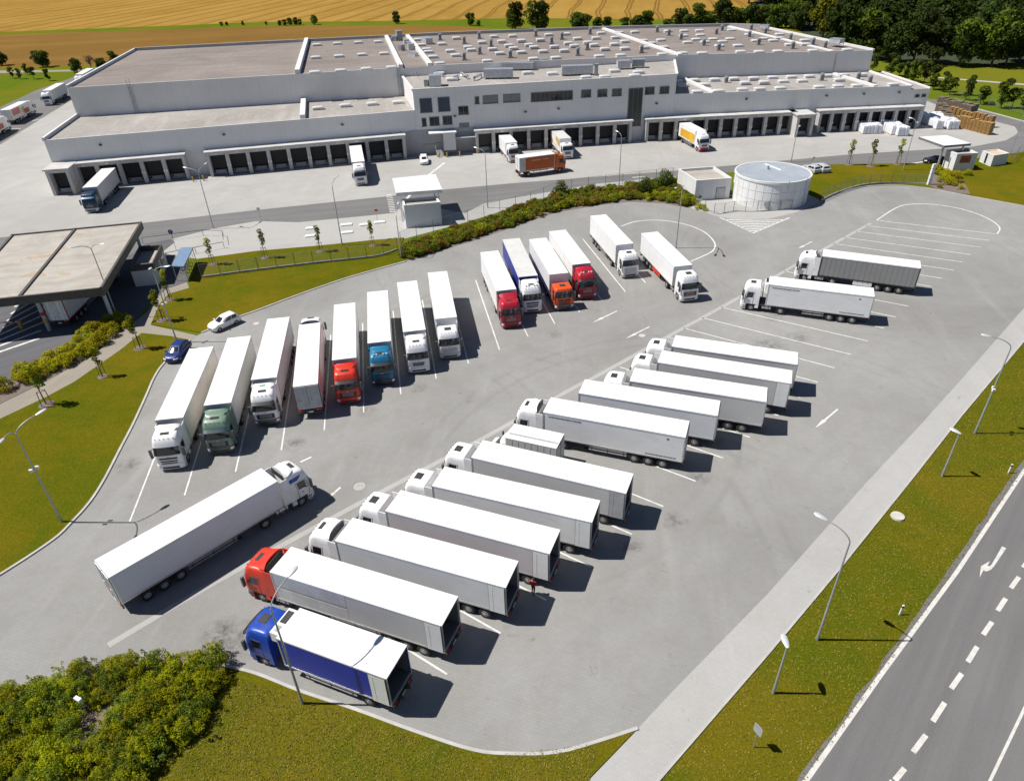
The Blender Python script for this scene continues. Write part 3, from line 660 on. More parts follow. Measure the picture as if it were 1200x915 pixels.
# facade windows of the office block: rays from the measured corners onto the wall plane
def onwall(a,b,A,B):
    d=G(a,b,0)-CAM;n=Vector((-(B[1]-A[1]),B[0]-A[0],0));t=n.dot(Vector((A[0],A[1],0))-CAM)/n.dot(d);p=CAM+d*t
    u=Vector((B[0]-A[0],B[1]-A[1]));return (Vector((p.x-A[0],p.y-A[1])).dot(u.normalized()),p.z)
def wall_obj(mb,name,mats,A,B,parent):
    o=mb.build(name,mats,parent);o.location=(A[0],A[1],0);o.rotation_euler=(0,0,math.atan2(B[1]-A[1],B[0]-A[0]));return o
WFR=mat('window_frame_grey',(.16,.165,.17),.5);BLIND=mat('blind_grey',(.20,.21,.22),.5)
def window(x0,y0,x1,y1,A,B,parent,nx=2,frame=.12,glass=None,depth=.08):
    u0,z1=onwall(x0,y0,A,B);u1,z0=onwall(x1,y1,A,B)
    fr=MB();W_,H_=u1-u0,z1-z0;uc,zc=(u0+u1)/2,(z0+z1)/2
    for c,d in (((uc,0,z1-frame/2),(W_,depth*2,frame)),((uc,0,z0+frame/2),(W_,depth*2,frame))): fr.box(c,d)
    for k in range(nx+1):
        fr.box((u0+frame/2+(W_-frame)*k/nx,0,zc),(frame if k in(0,nx) else .07,depth*1.9,H_-2*frame))
    fr.box((uc,-depth-.05,z0-.05),(W_+.2,.14,.07),0)
    o=wall_obj(fr,'window',[WFR],A,B,parent)
    gl=MB();gl.box((uc,-.01,zc),(W_-.1,.06,H_-.1));g=gl.build('pane',glass or GLASS,o)
    return o
A,B=cf[0],cf[1]
w4=lambda a,b:(450+a/7.953,90+b/7.953);w5=lambda a,b:(590+a/7.953,90+b/7.953);w6=lambda a,b:(730+a/7.953,80+b/7.953);w8=lambda a,b:(1000+a/7.953,70+b/7.953)
for p,q_,n,g in ((w4(328,205),w4(455,330),1,mat('louvre_blue',(.035,.05,.075),.4)),(w4(497,193),w4(620,320),1,MATS['louvre_blue']),(w4(845,187),w4(890,253),1,GLASS),(w4(918,178),w4(1065,245),4,BLIND),(w5(-5,166),w5(158,232),4,BLIND),(w5(255,150),w5(645,212),9,GLASS),(w5(725,125),w5(815,190),2,GLASS),(w5(877,120),w5(965,185),2,GLASS),(w5(1013,115),w5(1100,178),2,GLASS),(w6(207,178),w6(292,242),2,GLASS),(w6(345,172),w6(428,235),2,GLASS),(w4(690,278),w4(790,350),2,GLASS),(w4(350,388),w4(400,462),1,GLASS),(w4(420,378),w4(520,453),2,GLASS),(w4(543,368),w4(640,443),2,GLASS),(w4(700,435),w4(797,512),2,BLIND),(w4(365,560),w4(410,625),1,GLASS),(w4(435,555),w4(480,618),1,RW),(w4(485,552),w4(530,612),1,BLIND)):
    window(p[0],p[1],q_[0],q_[1],A,B,wh,n,.12,g)
# tall stair glazing
window(*w6(55,190),*w6(165,535),A,B,wh,3,.14,mat('stair_glass',(.05,.055,.055),.15))
# darker concrete plinth of the office block
u0,_=onwall(*w4(180,500),A,B);u1,_=onwall(*w4(845,480),A,B)
mb=MB();mb.box(((u0+u1)/2,-.06,2.65),(u1-u0,.12,5.3));wall_obj(mb,'plinth_wall',[FC],A,B,wh)
# entrance canopy, white lobby box, steps, balustrade
u0,z0=onwall(*w4(545,540),A,B);u1,z1=onwall(*w4(665,660),A,B)
mb=MB();mb.box(((u0+u1)/2,-1.3,2.95),(u1-u0,2.2,3.6));lob=wall_obj(mb,'entrance_lobby',[RW],A,B,wh)
mb=MB();mb.box(((u0+u1)/2-1.4,-1.3,4.95),(u1-u0+3.4,2.8,.22));wall_obj(mb,'entrance_canopy',[RW],A,B,wh)
mb=MB()
for k in range(6): mb.box((u0-1.0,-1.0-.35*k,1.05-.2*k),(1.5,.35,.2))
for k in (-1.8,-.2):
    mb.tube([(u0+k,-.9,2.1),(u0+k,-2.9,1.0),(u0+k,-2.9,0)],.04,6,1)
wall_obj(mb,'entrance_steps',[KERBM,GALV],A,B,wh)
uu,_=onwall(*w4(845,575),A,B)
mb=MB();mb.box(((u1+uu)/2,-.9,3.5),(uu-u1-.1,1.7,.16));wall_obj(mb,'bicycle_canopy',[RW],A,B,wh)
window(*w4(710,650),*w4(800,690),A,B,wh,2,.1,GLASS)
Ae,Be=low0[3],low0[4]
for p,q_ in ((w8(580,325),w8(612,350)),(w8(640,322),w8(672,348))): window(*p,*q_,(Ae[0],Ae[1]-.05),(Be[0],Be[1]-.05),wh,1,.1)
# wall lamps / small dark outlets on the panel wall
mbl=MB();mbl.box((0,-.18,0),(.5,.36,.28));OUT=mbl.mesh('wall_lamp',[mat('outlet_dark',(.07,.07,.07),.6)])
def wl(pxy,Aw,Bw):
    u,z=onwall(*pxy,Aw,Bw);d=Vector((Bw[0]-Aw[0],Bw[1]-Aw[1])).normalized();put('wall_lamp',OUT,wh,(Aw[0]+d.x*u,Aw[1]+d.y*u,z),math.atan2(d.y,d.x))
for a in ((40+620/7.953,130+318/7.953),(180+655/7.953,120+302/7.953),(320+645/7.953,110+288/7.953)): wl(a,low0[0],low0[1])
for a in (w5(512,298),w5(205,328),w4(660,368),w6(312,330)): wl(a,A,B)
for a in (w6(1150,288),(870+35/7.953,70+368/7.953),(870+783/7.953,70+337/7.953),(870+1130/7.953,70+320/7.953),w8(425,305)): wl(a,low0[2],low0[3])
# cat ladders
def ladder(p0,p1,n=12):
    a,b=Vector(p0),Vector(p1);mb=MB()
    for dx in (-.35,.35): mb.tube([a+Vector((dx,-.25,0)),b+Vector((dx,-.25,0)),b+Vector((dx,-.25,1.2))],.06,6)
    for k in range(n+1):
        q_=a.lerp(b,k/n);mb.tube([q_+Vector((-.35,-.25,0)),q_+Vector((.35,-.25,0))],.035,6)
        if k>2: mb.tube([q_+Vector((-.38,-.25,0)),q_+Vector((-.3,-.85,0)),q_+Vector((.3,-.85,0)),q_+Vector((.38,-.25,0))],.03,5)
    return mb.build('ladder',GALV,wh)
g=on_line(hb,161.5,9.4);ladder((g[0],g[1],9.4),(g[0],g[1],zt[0]))
ladder((gB[0]-.6,gB[1],9.4),(gB[0]-.6,gB[1],zB))
g=on_line(hb,976,9.1);mb=MB();mb.tube([(g[0],g[1]-.12,9.0),(g[0],g[1]-.12,zt[3])],.12,6);mb.build('downpipe',GALV,wh)
# docks -------------------------------------------------------------
DOOR=mat('dock_door_dark',(.016,.015,.015),.6,var=.35,scale=.5);INNER=mat('dock_void',(.012,.012,.013),.8);CURT=mat('dock_door_olive',(.055,.052,.045),.6,var=.3)
HOUS=mat('dock_frame',(.50,.49,.47),.8,var=.12,space='pos',scale=.4,dirt=((.30,.28,.25),.5))
YEL=mat('bollard_yellow',(.50,.30,.06),.5)
LEV=mat('leveller_grey',(.22,.225,.225),.6,metal=.3)
def dock_meshes(w_):
    """one dock door with its leveller, buffers and lamp; x across, +y into the wall"""
    d=MB();d.box((0,.06,2.55),(w_,.10,3.1))
    for k in range(1,6): d.box((0,.0,1.0+k*.52),(w_*.98,.03,.03),1)
    l=MB();l.box((0,-.06,.55),(w_*.9,.3,.9));l.box((-w_*.36,-.28,.75),(.28,.16,.5),1);l.box((w_*.36,-.28,.75),(.28,.16,.5),1);l.box((0,-.22,1.02),(w_*.72,.4,.05),2)
    return d.mesh('dock_door',[DOOR,CHASSIS]),l.mesh('leveller',[FC,BLACK,LEV])
def docks(p0,p1,n,wl_dir=None,H=5.15,depth=2.4,pil=.75,skip=(),side=True,light=()):
    """a housing with n docks; p0,p1 = front plane ends (xy)"""
    A=Vector(p0);B=Vector(p1);L=(B-A).length;an=math.atan2(B.y-A.y,B.x-A.x)
    hs=thing('dock_housing',None,None,(A.x,A.y,0),an);del_keys(hs);hs.parent=wh
    pitch=L/n
    mb=MB()
    mb.box((L/2,depth/2-.12,H-.13),(L+.5,depth+.35,.26))
    mb.box((L/2,.28,H-.56),(L,.3,.6))
    for k in range(n+1):
        x=pitch*k;w0=pil if 0<k<n else pil*.8
        mb.box((min(max(x,w0/2),L-w0/2),.45 if 0<k<n else depth/2,(H-.27)/2),(w0,.9 if 0<k<n else depth-.02,H-.27))
    mb.build('frame',HOUS,hs)
    bk=MB();bk.box((L/2,depth-.12,(H-.28)/2),(L-.2,.16,H-.30));bk.build('recess_wall',INNER,hs)
    dm,lm=cached(('dock',round(pitch-pil,1)),lambda:dock_meshes(round(pitch-pil,1)+.06))
    lampm=cached('docklamp',lambda:(lambda q:(q.box((0,0,0),(.5,.34,.16)),q.mesh('lamp',[ALU]))[1])(MB()))
    for k in range(n):
        x=pitch*(k+.5)
        d=put('dock_door',dm,hs,(x,1.75,-.05))
        if k in light:
            d.data=dm.copy();d.data.materials[0]=CURT
        put('leveller',lm,hs,(x,1.55,0));put('lamp',lampm,hs,(x,-.02,H-.45))
    # small grey door-light boxes on the pillars
    bm_=cached('dockbox',lambda:(lambda q:(q.box((0,0,0),(.22,.16,.5)),q.mesh('signal_box',[ALU]))[1])(MB()))
    for k in range(1,n):
        put('signal_box',bm_,hs,(pitch*k-.26,-.06,2.2));put('signal_box',bm_,hs,(pitch*k+.26,-.06,2.2))
    return hs
def del_keys(o):
    for k in ('label','category','group'):
        if k in o: del o[k]
def wallpoint(pl,x): 
    for a,b in zip(pl,pl[1:]):
        if a[0]<=x<=b[0]: return lerp(a,b,(x-a[0])/(b[0]-a[0]))
def front(pxy,h,d):           # a point on the front plane of a housing d metres in front of the wall, under a measured column
    lo_,hi_=0.,1.
    # offset wall polyline
    pl=[]
    for i,pt in enumerate(low0):
        a=Vector(low0[max(i-1,0)]);b=Vector(low0[min(i+1,4)]);t=(b-a).normalized();pl.append((pt[0]+t.y*d,pt[1]-t.x*d))
    pl=[(pl[0][0]-8,pl[0][1]-1.8)]+pl+[(pl[-1][0]+8,pl[-1][1])]
    return on_line(pl,pxy,h)
DP=2.3
docks(G2(63.3,229.7),front(90.5,0,5.2) if False else G2(90.0,227.6),1,H=5.2,depth=5.2)
docks(front(95,0,DP),front(223,0,DP),5,H=5.15,depth=DP)
docks(front(247.5,0,DP),front(477,0,DP),10,H=5.15,depth=DP)
docks(front(558.5,0,DP),front(739.5,0,DP),9,H=5.0,depth=DP,light=(0,))
docks(front(756,0,DP),front(929,0,DP),10,H=5.0,depth=DP)
docks(front(930.6,0,DP+3.0),front(950.5,0,DP+3.0),1,H=5.0,depth=DP+3.0)
docks(front(956.5,0,DP),front(1075.5,0,DP),8,H=5.0,depth=DP)
# bollards by the docks
bm_=MB();bm_.cyl((0,0,0),.14,1.0,12,0);bm_.cyl((0,0,1.0),.14,.06,12,0,.08);BOL=bm_.mesh('bollard',[YEL])
for i,(p,lab) in enumerate([((226.8,213),'by the left yard lamp'),((239,212),'by the left yard lamp'),((90.5,227),'at the corner dock housing'),((514.5,185),'left of the entrance steps'),((524,184.5),'right of the entrance steps'),((539,183.5),'in front of the office windows'),((559.5,180),'at the first dock right of the office'),((757,166),'at the dock corner behind the yellow lorry'),((934.5,156),'at the projecting dock'),((950.5,155),'right of the projecting dock')]):
    g=G(*p);tag(put('bollard',BOL,None,(g.x,g.y,.012)),'short yellow bollard '+lab+(', nearer the housing' if i==0 else ', under the lamp head' if i==1 else ''),'bollard','yellow bollards at the docks')
# ------------------------------------------------------------------ lorries
def rgb(name,c,rough=.3,**k): return mat('coach_'+name,c,rough+.08,var=.10,coat=.12,spec=.45,dirt=(tuple(.55*x+.12 for x in c),.45),**k)
CABC={'white':rgb('white',(.80,.80,.80)),'red':rgb('red',(.62,.035,.012)),'crimson':rgb('crimson',(.42,.012,.028)),'orangered':rgb('orangered',(.66,.085,.012)),'green':rgb('green',(.15,.235,.17)),'teal':rgb('teal',(.012,.16,.30)),'blue':rgb('blue',(.010,.055,.36)),'navy':rgb('navy',(.012,.035,.09)),'orange':rgb('orange',(.64,.13,.012)),'maroon':rgb('maroon',(.16,.015,.025)),'grille':rgb('grille',(.10,.10,.105)),'tint':rgb('tint',(.02,.05,.07)),'darkblue':rgb('darkblue',(.010,.030,.15)),'silver':rgb('silver',(.45,.46,.47))}
def skin(name,c,**k):
    return mat('side_'+name,c,.42,var=.04,scale=.5,**k)
SIDE={'white':skin('white',(.78,.78,.775),dirt=((.55,.50,.43),.4)),'cool':skin('cool',(.70,.71,.73),dirt=((.5,.48,.45),.35)),'cream':skin('cream',(.74,.71,.66),dirt=((.50,.42,.32),.5)),'grey':skin('grey',(.27,.27,.265)),'light':skin('light',(.56,.56,.55)),'blue':skin('blue',(.016,.035,.30)),'deepblue':skin('deepblue',(.010,.032,.36)),'pink':skin('pink',(.58,.54,.55)),'orange':skin('orange',(.50,.10,.012)),'yellow':skin('yellow',(.66,.40,.04)),'redpic':skin('redpic',(.70,.66,.62)),'rose':skin('rose',(.62,.5,.52))}
ROOFW=mat('trailer_roof',(.76,.76,.755),.45,var=.05,scale=.6,dirt=((.52,.50,.46),.55))
ROOFG=mat('trailer_roof_grey',(.60,.60,.58),.5,var=.06,scale=.6,dirt=((.45,.43,.40),.5))
DOORM={'white':M_WHITE,'grey':mat('door_grey',(.40,.41,.42),.5)}
FRAMEM={'alu':ALU,'red':CABC['maroon'],'redtrim':CABC['crimson']}
INT_SHADE=mat('cargo_interior_shade',(.11,.11,.115),.7)  # dark tone paints in the shade inside the open cargo boxes
RS=[-3,-2.6,-2.2,-2,-1.8,-1.6,-1.4,-1.2,-1,-.6,-.2,.2,.6,1,1.2,1.4,1.6,1.8,2,2.2,2.6,3]
def sec_at(secs,z):
    for a,b in zip(secs,secs[1:]):
        if a[0]<=z<=b[0]:
            t=(z-a[0])/(b[0]-a[0]);return [p+(q-p)*t for p,q in zip(a[1:],b[1:])]
    return list(secs[-1][1:]) if z>secs[-1][0] else list(secs[0][1:])
def perim(secs,u,z,off=0.0):
    xf,xr,hw,r=sec_at(secs,z);s=1 if u>=0 else -1;a=abs(u)
    if a<=1: return (xf+off-.05*a*a,s*(hw-r)*a,z)
    if a<=2:
        t=(a-1)*math.pi/2;return (xf-.05-r+(r+off)*math.cos(t)+.0,s*((hw-r)+(r+off)*math.sin(t)),z)
    t=a-2;x0=xf-.05-r;return (x0+(xr-x0)*t,s*(hw+off),z)
def loft(mb,secs,zs,m=0):
    mb.rings([[perim(secs,u,z) for u in RS] for z in zs],m,True,True)
def patch(mb,secs,u0,u1,z0,z1,off=.015,m=0,nu=8,nz=5,shape=None):
    g=[[perim(secs,u0+(u1-u0)*i/nu,z0+(z1-z0)*k/nz,off) for i in range(nu+1)] for k in range(nz+1)]
    if shape: g=[[shape(p,i/nu,k/nz) for i,p in enumerate(r)] for k,r in enumerate(g)]
    # closed sliver: outer grid plus an inner copy
    gi=[[perim(secs,u0+(u1-u0)*i/nu,z0+(z1-z0)*k/nz,-.02) for i in range(nu+1)] for k in range(nz+1)]
    w_=nu+1;vs=[p for r in g for p in r]+[p for r in gi for p in r];N=len(vs)//2;fs=[]
    for k in range(nz):
        for i in range(nu): a=k*w_+i;fs.append((a,a+1,a+w_+1,a+w_))
    edge=[i for i in range(w_)]+[k*w_+nu for k in range(1,nz+1)]+[nz*w_+i for i in range(nu-1,-1,-1)]+[k*w_ for k in range(nz-1,0,-1)]
    for a,b in zip(edge,edge[1:]+edge[:1]): fs.append((a,a+N,b+N,b))
    mb.add(vs,fs,m,True)
# cab shapes: (z, x front, x rear, half width, corner radius)
def cab_secs(roof,wide=1.25):
    S=[(.95,2.24,0,wide-.01,.30),(1.35,2.27,0,wide,.30),(1.80,2.27,0,wide,.30),(2.30,2.17,0,wide-.02,.32),(2.85,2.03,0,wide-.06,.34)]
    if roof=='low': S+=[(3.0,1.96,0,wide-.09,.36),(3.08,1.80,.05,wide-.18,.40),(3.12,1.55,.15,wide-.34,.40)]
    elif roof=='mid': S+=[(3.15,1.93,0,wide-.09,.36),(3.38,1.76,.03,wide-.15,.40),(3.48,1.50,.10,wide-.26,.42),(3.52,1.2,.2,wide-.42,.42)]
    else: S+=[(3.2,1.93,0,wide-.08,.36),(3.50,1.76,.02,wide-.13,.40),(3.66,1.50,.06,wide-.22,.42),(3.74,1.15,.15,wide-.38,.42)]
    return S
def cab_kit(roof,deflector,visor,grille,wide=1.25):
    """meshes of one cab shape, x=0 at the cab's rear wall; body material left for the object"""
    S=cab_secs(roof,wide);zs=[];
    for a,b in zip(S,S[1:]): zs+= [a[0],(a[0]+b[0])/2]
    zs.append(S[-1][0])
    K={}
    mb=MB();loft(mb,S,zs)
    # wheel-arch skirts and cab steps
    for sd in (-1,1):
        mb.box((.22,sd*(wide-.16),.74),(.42,.30,.46));mb.box((1.72,sd*(wide-.13),.62),(.36,.25,.70))
    K['cab']=mb
    lo=[(.32,2.22,1.62,wide-.05,.30),(.5,2.30,1.60,wide,.30),(.93,2.28,1.60,wide,.30)]
    mb=MB();loft(mb,lo,[.32,.42,.5,.7,.93]);K['bumper']=mb
    mb=MB();patch(mb,S,-1.55,1.55,1.93,2.74,.016);K['windscreen']=mb
    for nm,sg in (('l',1),('r',-1)):
        mb=MB();patch(mb,S,sg*2.12,sg*2.56,1.90,2.62,.014,nu=4,shape=(lambda p,i,k:(p[0],p[1],p[2]+(.0 if k>.5 else .18*(0 if i>.45 else (1-i/.45)*-0.9)))))
        K['side_window_'+nm]=mb
    for nm,sg in (('l',1),('r',-1)):
        mb=MB();patch(mb,S,sg*2.06,sg*2.63,.97,2.70,.005,1,4,5);patch(mb,S,sg*2.085,sg*2.605,.995,2.675,.009,0,4,5)
        mb.box((1.15,sg*(wide+.02),1.52),(.18,.03,.05),1);K['door_'+nm]=mb
    mb=MB()
    for y0,y1 in ((-.75,.0),(.05,.8)):
        a_=perim(S,y0/1.0*.9,1.95,.03);b_=perim(S,y1*.9,2.10,.035);mb.tube([a_,b_],.016,5)
    K['wiper']=mb
    mb=MB()
    if grille=='bars':
        patch(mb,S,-.16,.16,1.70,1.76,.02)
    else:
        for z in (1.18,1.30,1.42,1.54): patch(mb,S,-.66,.66,z,z+.035,.024,0,8,1)
        patch(mb,S,-.13,.13,1.70,1.78,.02)
    K['grille_trim']=mb
    hz_=S[-3][0];mb=MB()
    for y in (-.85,-.42,0,.42,.85):
        q_=perim(S,max(-1,min(1,y)),hz_,0);mb.box((q_[0]+.0,y*.95,q_[2]+.02),(.06,.08,.035))
    K['marker_lamp']=mb
    mb=MB()
    for sg in (-1,1):
        mb.box((1.72,sg*(wide-.005),.44),(.34,.03,.10));mb.box((1.72,sg*(wide-.003),.70),(.34,.03,.10));mb.box((.85,sg*(wide-.02),.99),(1.15,.05,.06))
    K['step']=mb
    mb=MB()
    if grille=='wide': patch(mb,S,-.92,.92,1.02,1.62,.018)
    elif grille=='bars':
        patch(mb,S,-.85,.85,1.48,1.66,.018);patch(mb,S,-.8,.8,1.20,1.34,.018);patch(mb,S,-.75,.75,1.0,1.1,.018)
    else: patch(mb,S,-.72,.72,1.12,1.60,.018,shape=lambda p,i,k:(p[0],p[1]*(.82+.18*k),p[2]))
    K['grille']=mb
    mb=MB();patch(mb,lo,-.8,.8,.42,.66,.014);K['lower_grille']=mb
    for nm,sg in (('l',1),('r',-1)):
        mb=MB();patch(mb,lo,sg*1.0,sg*1.75,.60,.86,.016);K['headlight_'+nm]=mb
    hz=S[-1][0]
    if roof!='low':
        xh=1.32;mb=MB();mb.box((xh-.28,0,hz+.005),(.62,.76,.05));K['roof_hatch']=mb
    else:
        mb=MB();mb.box((1.0,0,hz+.02),(.6,.72,.06));K['roof_hatch']=mb
    if visor:
        mb=MB();n=8;rs=[]
        for z,dx in ((2.76,.30),(2.98,.06)):
            rs.append([tuple(Vector(perim(S,-1.6+3.2*i/n,z,.02))+Vector((dx,0,0))) for i in range(n+1)])
        rs2=[[(x-.03,y,z-.025) for x,y,z in r] for r in rs]
        V=[p for r in rs for p in r]+[p for r in rs2 for p in r];w_=n+1;Fs=[]
        for i in range(n): Fs+= [(i,i+1,w_+i+1,w_+i),(3*w_+i,3*w_+i+1,2*w_+i+1,2*w_+i),(i,2*w_+i,2*w_+i+1,i+1),(w_+i,w_+i+1,3*w_+i+1,3*w_+i)]
        mb.add(V,Fs,0,True);K['sun_visor']=mb
    for nm,sg in (('l',1),('r',-1)):
        mb=MB();x=1.98;mb.box((x,sg*(wide+.20),2.22),(.16,.24,.66));mb.box((x,sg*(wide+.20),1.72),(.16,.22,.24))
        mb.tube([(x-.05,sg*(wide-.1),2.6),(x,sg*(wide+.16),2.52)],.03,6);mb.tube([(x-.05,sg*(wide-.05),1.75),(x,sg*(wide+.16),1.75)],.03,6)
        K['mirror_'+nm]=mb
    if deflector:
        mb=MB();rs=[];top=3.98;h0=hz-.12
        prof=[(1.25,h0+.02,.55),(1.0,h0+.16,.78),(.70,h0+.30,.92),(.30,top-.10,1.04),(-.10,top,1.10)]
        if roof=='low': prof=[(1.55,h0+.02,.70),(1.25,h0+.26,.88),(.90,h0+.52,.98),(.45,top-.16,1.06),(-.10,top,1.10)]
        for x,zt_,hw in prof:
            r=[]
            for i in range(11):
                t=-1+2*i/10;z=zt_-(.05+.16*(x<.5))*abs(t)**4
                r.append((x- (.18*(1-t*t) if x<0 else 0)*-1,t*hw,z))
            r+=[(x+(.15 if x<0 else 0),hw,hz-.55 if x<.6 else h0-.1),(x+(.15 if x<0 else 0),-hw,hz-.55 if x<.6 else h0-.1)]
            rs.append(r[::-1])
        mb.rings(rs,0,True,True);K['roof_deflector']=mb
        mb=MB()                                    # dark panel on the solid rear, painting in a hollow's shade
        bx=prof[-1][0];mb.box((bx+.02,0,(hz-.5+top)/2-.06),(.05,1.9,top-hz+.28));K['deflector_back_shade']=mb
    for nm,sg in (('l',1),('r',-1)):
        mb=MB();mb.box((-.36,sg*(wide-.035),2.35),(.72,.05,2.6));K['side_fairing_'+nm]=mb
    return K
KITPARTS={'door_l':'door','door_r':'door','wiper':'wiper','grille_trim':'grille_trim','marker_lamp':'marker_lamp','step':'step','cab':'cab','bumper':'bumper','windscreen':'windscreen','side_window_l':'side_window','side_window_r':'side_window','grille':'grille','lower_grille':'lower_grille','headlight_l':'headlight','headlight_r':'headlight','roof_hatch':'roof_hatch','sun_visor':'sun_visor','mirror_l':'mirror','mirror_r':'mirror','roof_deflector':'roof_deflector','deflector_back_shade':'deflector_back_shade','side_fairing_l':'side_fairing','side_fairing_r':'side_fairing'}
def make_cab(root,x0,c):
    key=('kit',c.get('roof','high'),c.get('defl',1),c.get('visor',0),c.get('grille','trap'),c.get('wide',1.25))
    K=cached(key,lambda:cab_kit(*key[1:]))
    col=CABC[c['col']];cab=None
    mm={'door_l':[col,CHASSIS],'door_r':[col,CHASSIS],'wiper':BLACK,'grille_trim':CABC['silver'],'marker_lamp':CABC['grille'],'step':BLACK,'cab':col,'bumper':CABC[c.get('bump',c['col'])],'windscreen':GLASS,'side_window_l':GLASS,'side_window_r':GLASS,'grille':CABC[c['gcol']] if 'gcol' in c else BLACK,'lower_grille':BLACK,'headlight_l':LENS,'headlight_r':LENS,'roof_hatch':CHASSIS,'sun_visor':c.get('vmat',BLACK),'mirror_l':CABC[c.get('mir','grille')],'mirror_r':CABC[c.get('mir','grille')],'roof_deflector':CABC[c.get('dcol',c['col'])],'deflector_back_shade':CHASSIS,'side_fairing_l':CABC[c.get('fair',c['col'])],'side_fairing_r':CABC[c.get('fair',c['col'])]}
    nofair=c.get('nofair',0)
    for k,mb in K.items():
        if nofair and 'fairing' in k: continue
        ml=mm[k] if isinstance(mm[k],list) else [mm[k]];me=cached((key,k,ml[0].name),lambda:mb.mesh(KITPARTS[k],ml,40))
        par=root if k in('cab','bumper') or cab is None else cab
        o=put(KITPARTS[k],me,par,(x0,0,0) if par is root else None)
        if k=='cab': cab=o
    if c.get('lights'):
        mb=cached('toplights',lambda:(lambda q:([q.disc_y((0,0,0),.11,.1,10) for _ in (0,)],q)[1])(MB()))
        for y in (-.7,-.35,.35,.7):
            me=cached('toplight_mesh',lambda:(lambda q:([q.tube([(0,0,0),(.12,0,0)],.11,10)],q.mesh('roof_lamp',[LENS]))[1])(MB()));put('roof_lamp',me,cab,(1.45,y,3.72))
    if c.get('dots'):
        me=cached('green_mark',lambda:(lambda q:([q.box((0,0,0),(.16,.55,.03)),q.box((.34,0,-.10),(.16,.55,.03))],q.mesh('roof_marking',[mat('mark_green',(.02,.30,.12),.4)]))[1])(MB()));put('roof_marking',me,cab,(.45,0,3.93))
    if c.get('swoosh'):
        me=cached('swoosh',lambda:(lambda q:(q.add([(.2,-1.258,3.0),(.9,-1.258,3.0),(1.3,-1.20,3.3),(.5,-1.20,3.25),(.2,-1.18,3.28),(.2,-1.27,2.95),(.9,-1.27,2.95),(1.3,-1.235,3.3),(.5,-1.235,3.25),(.2,-1.21,3.28)],[(0,1,2,3,4),(9,8,7,6,5)]),q.mesh('blue_marking',[CABC['blue']]))[1])(MB()));put('blue_marking',me,cab)
    return cab
def wheel_meshes(r,h):
    a=MB();a.disc_y((0,0,0),r,h,22,0,.05)
    b=MB();b.disc_y((0,0,0),r*.56,h+.02,18,0,.02);b.disc_y((0,0,0),r*.22,h+.10,12,0,.02)
    for k in range(8):
        t=2*math.pi*k/8;b.disc_y((r*.40*math.cos(t),0,r*.40*math.sin(t)),r*.07,h+.05,6,1)
    return a.mesh('wheel',[RUBBER]),b.mesh('rim',[STEEL,CHASSIS])
def wheel(root,x,y,r=.50,h=.34):
    a,b=cached(('wheel',r,h),lambda:wheel_meshes(r,h));o=put('wheel',a,root,(x,y,r));put('rim',b,o)
def side_guard_mesh(L):
    mb=MB()
    for z in (.62,.92): mb.box((0,0,z),(L,.04,.11))
    for k in (-.42,0,.42): mb.box((L*k,0,.80),(.06,.05,.62),1)
    return mb.mesh('side_guard',[ALU,CHASSIS])
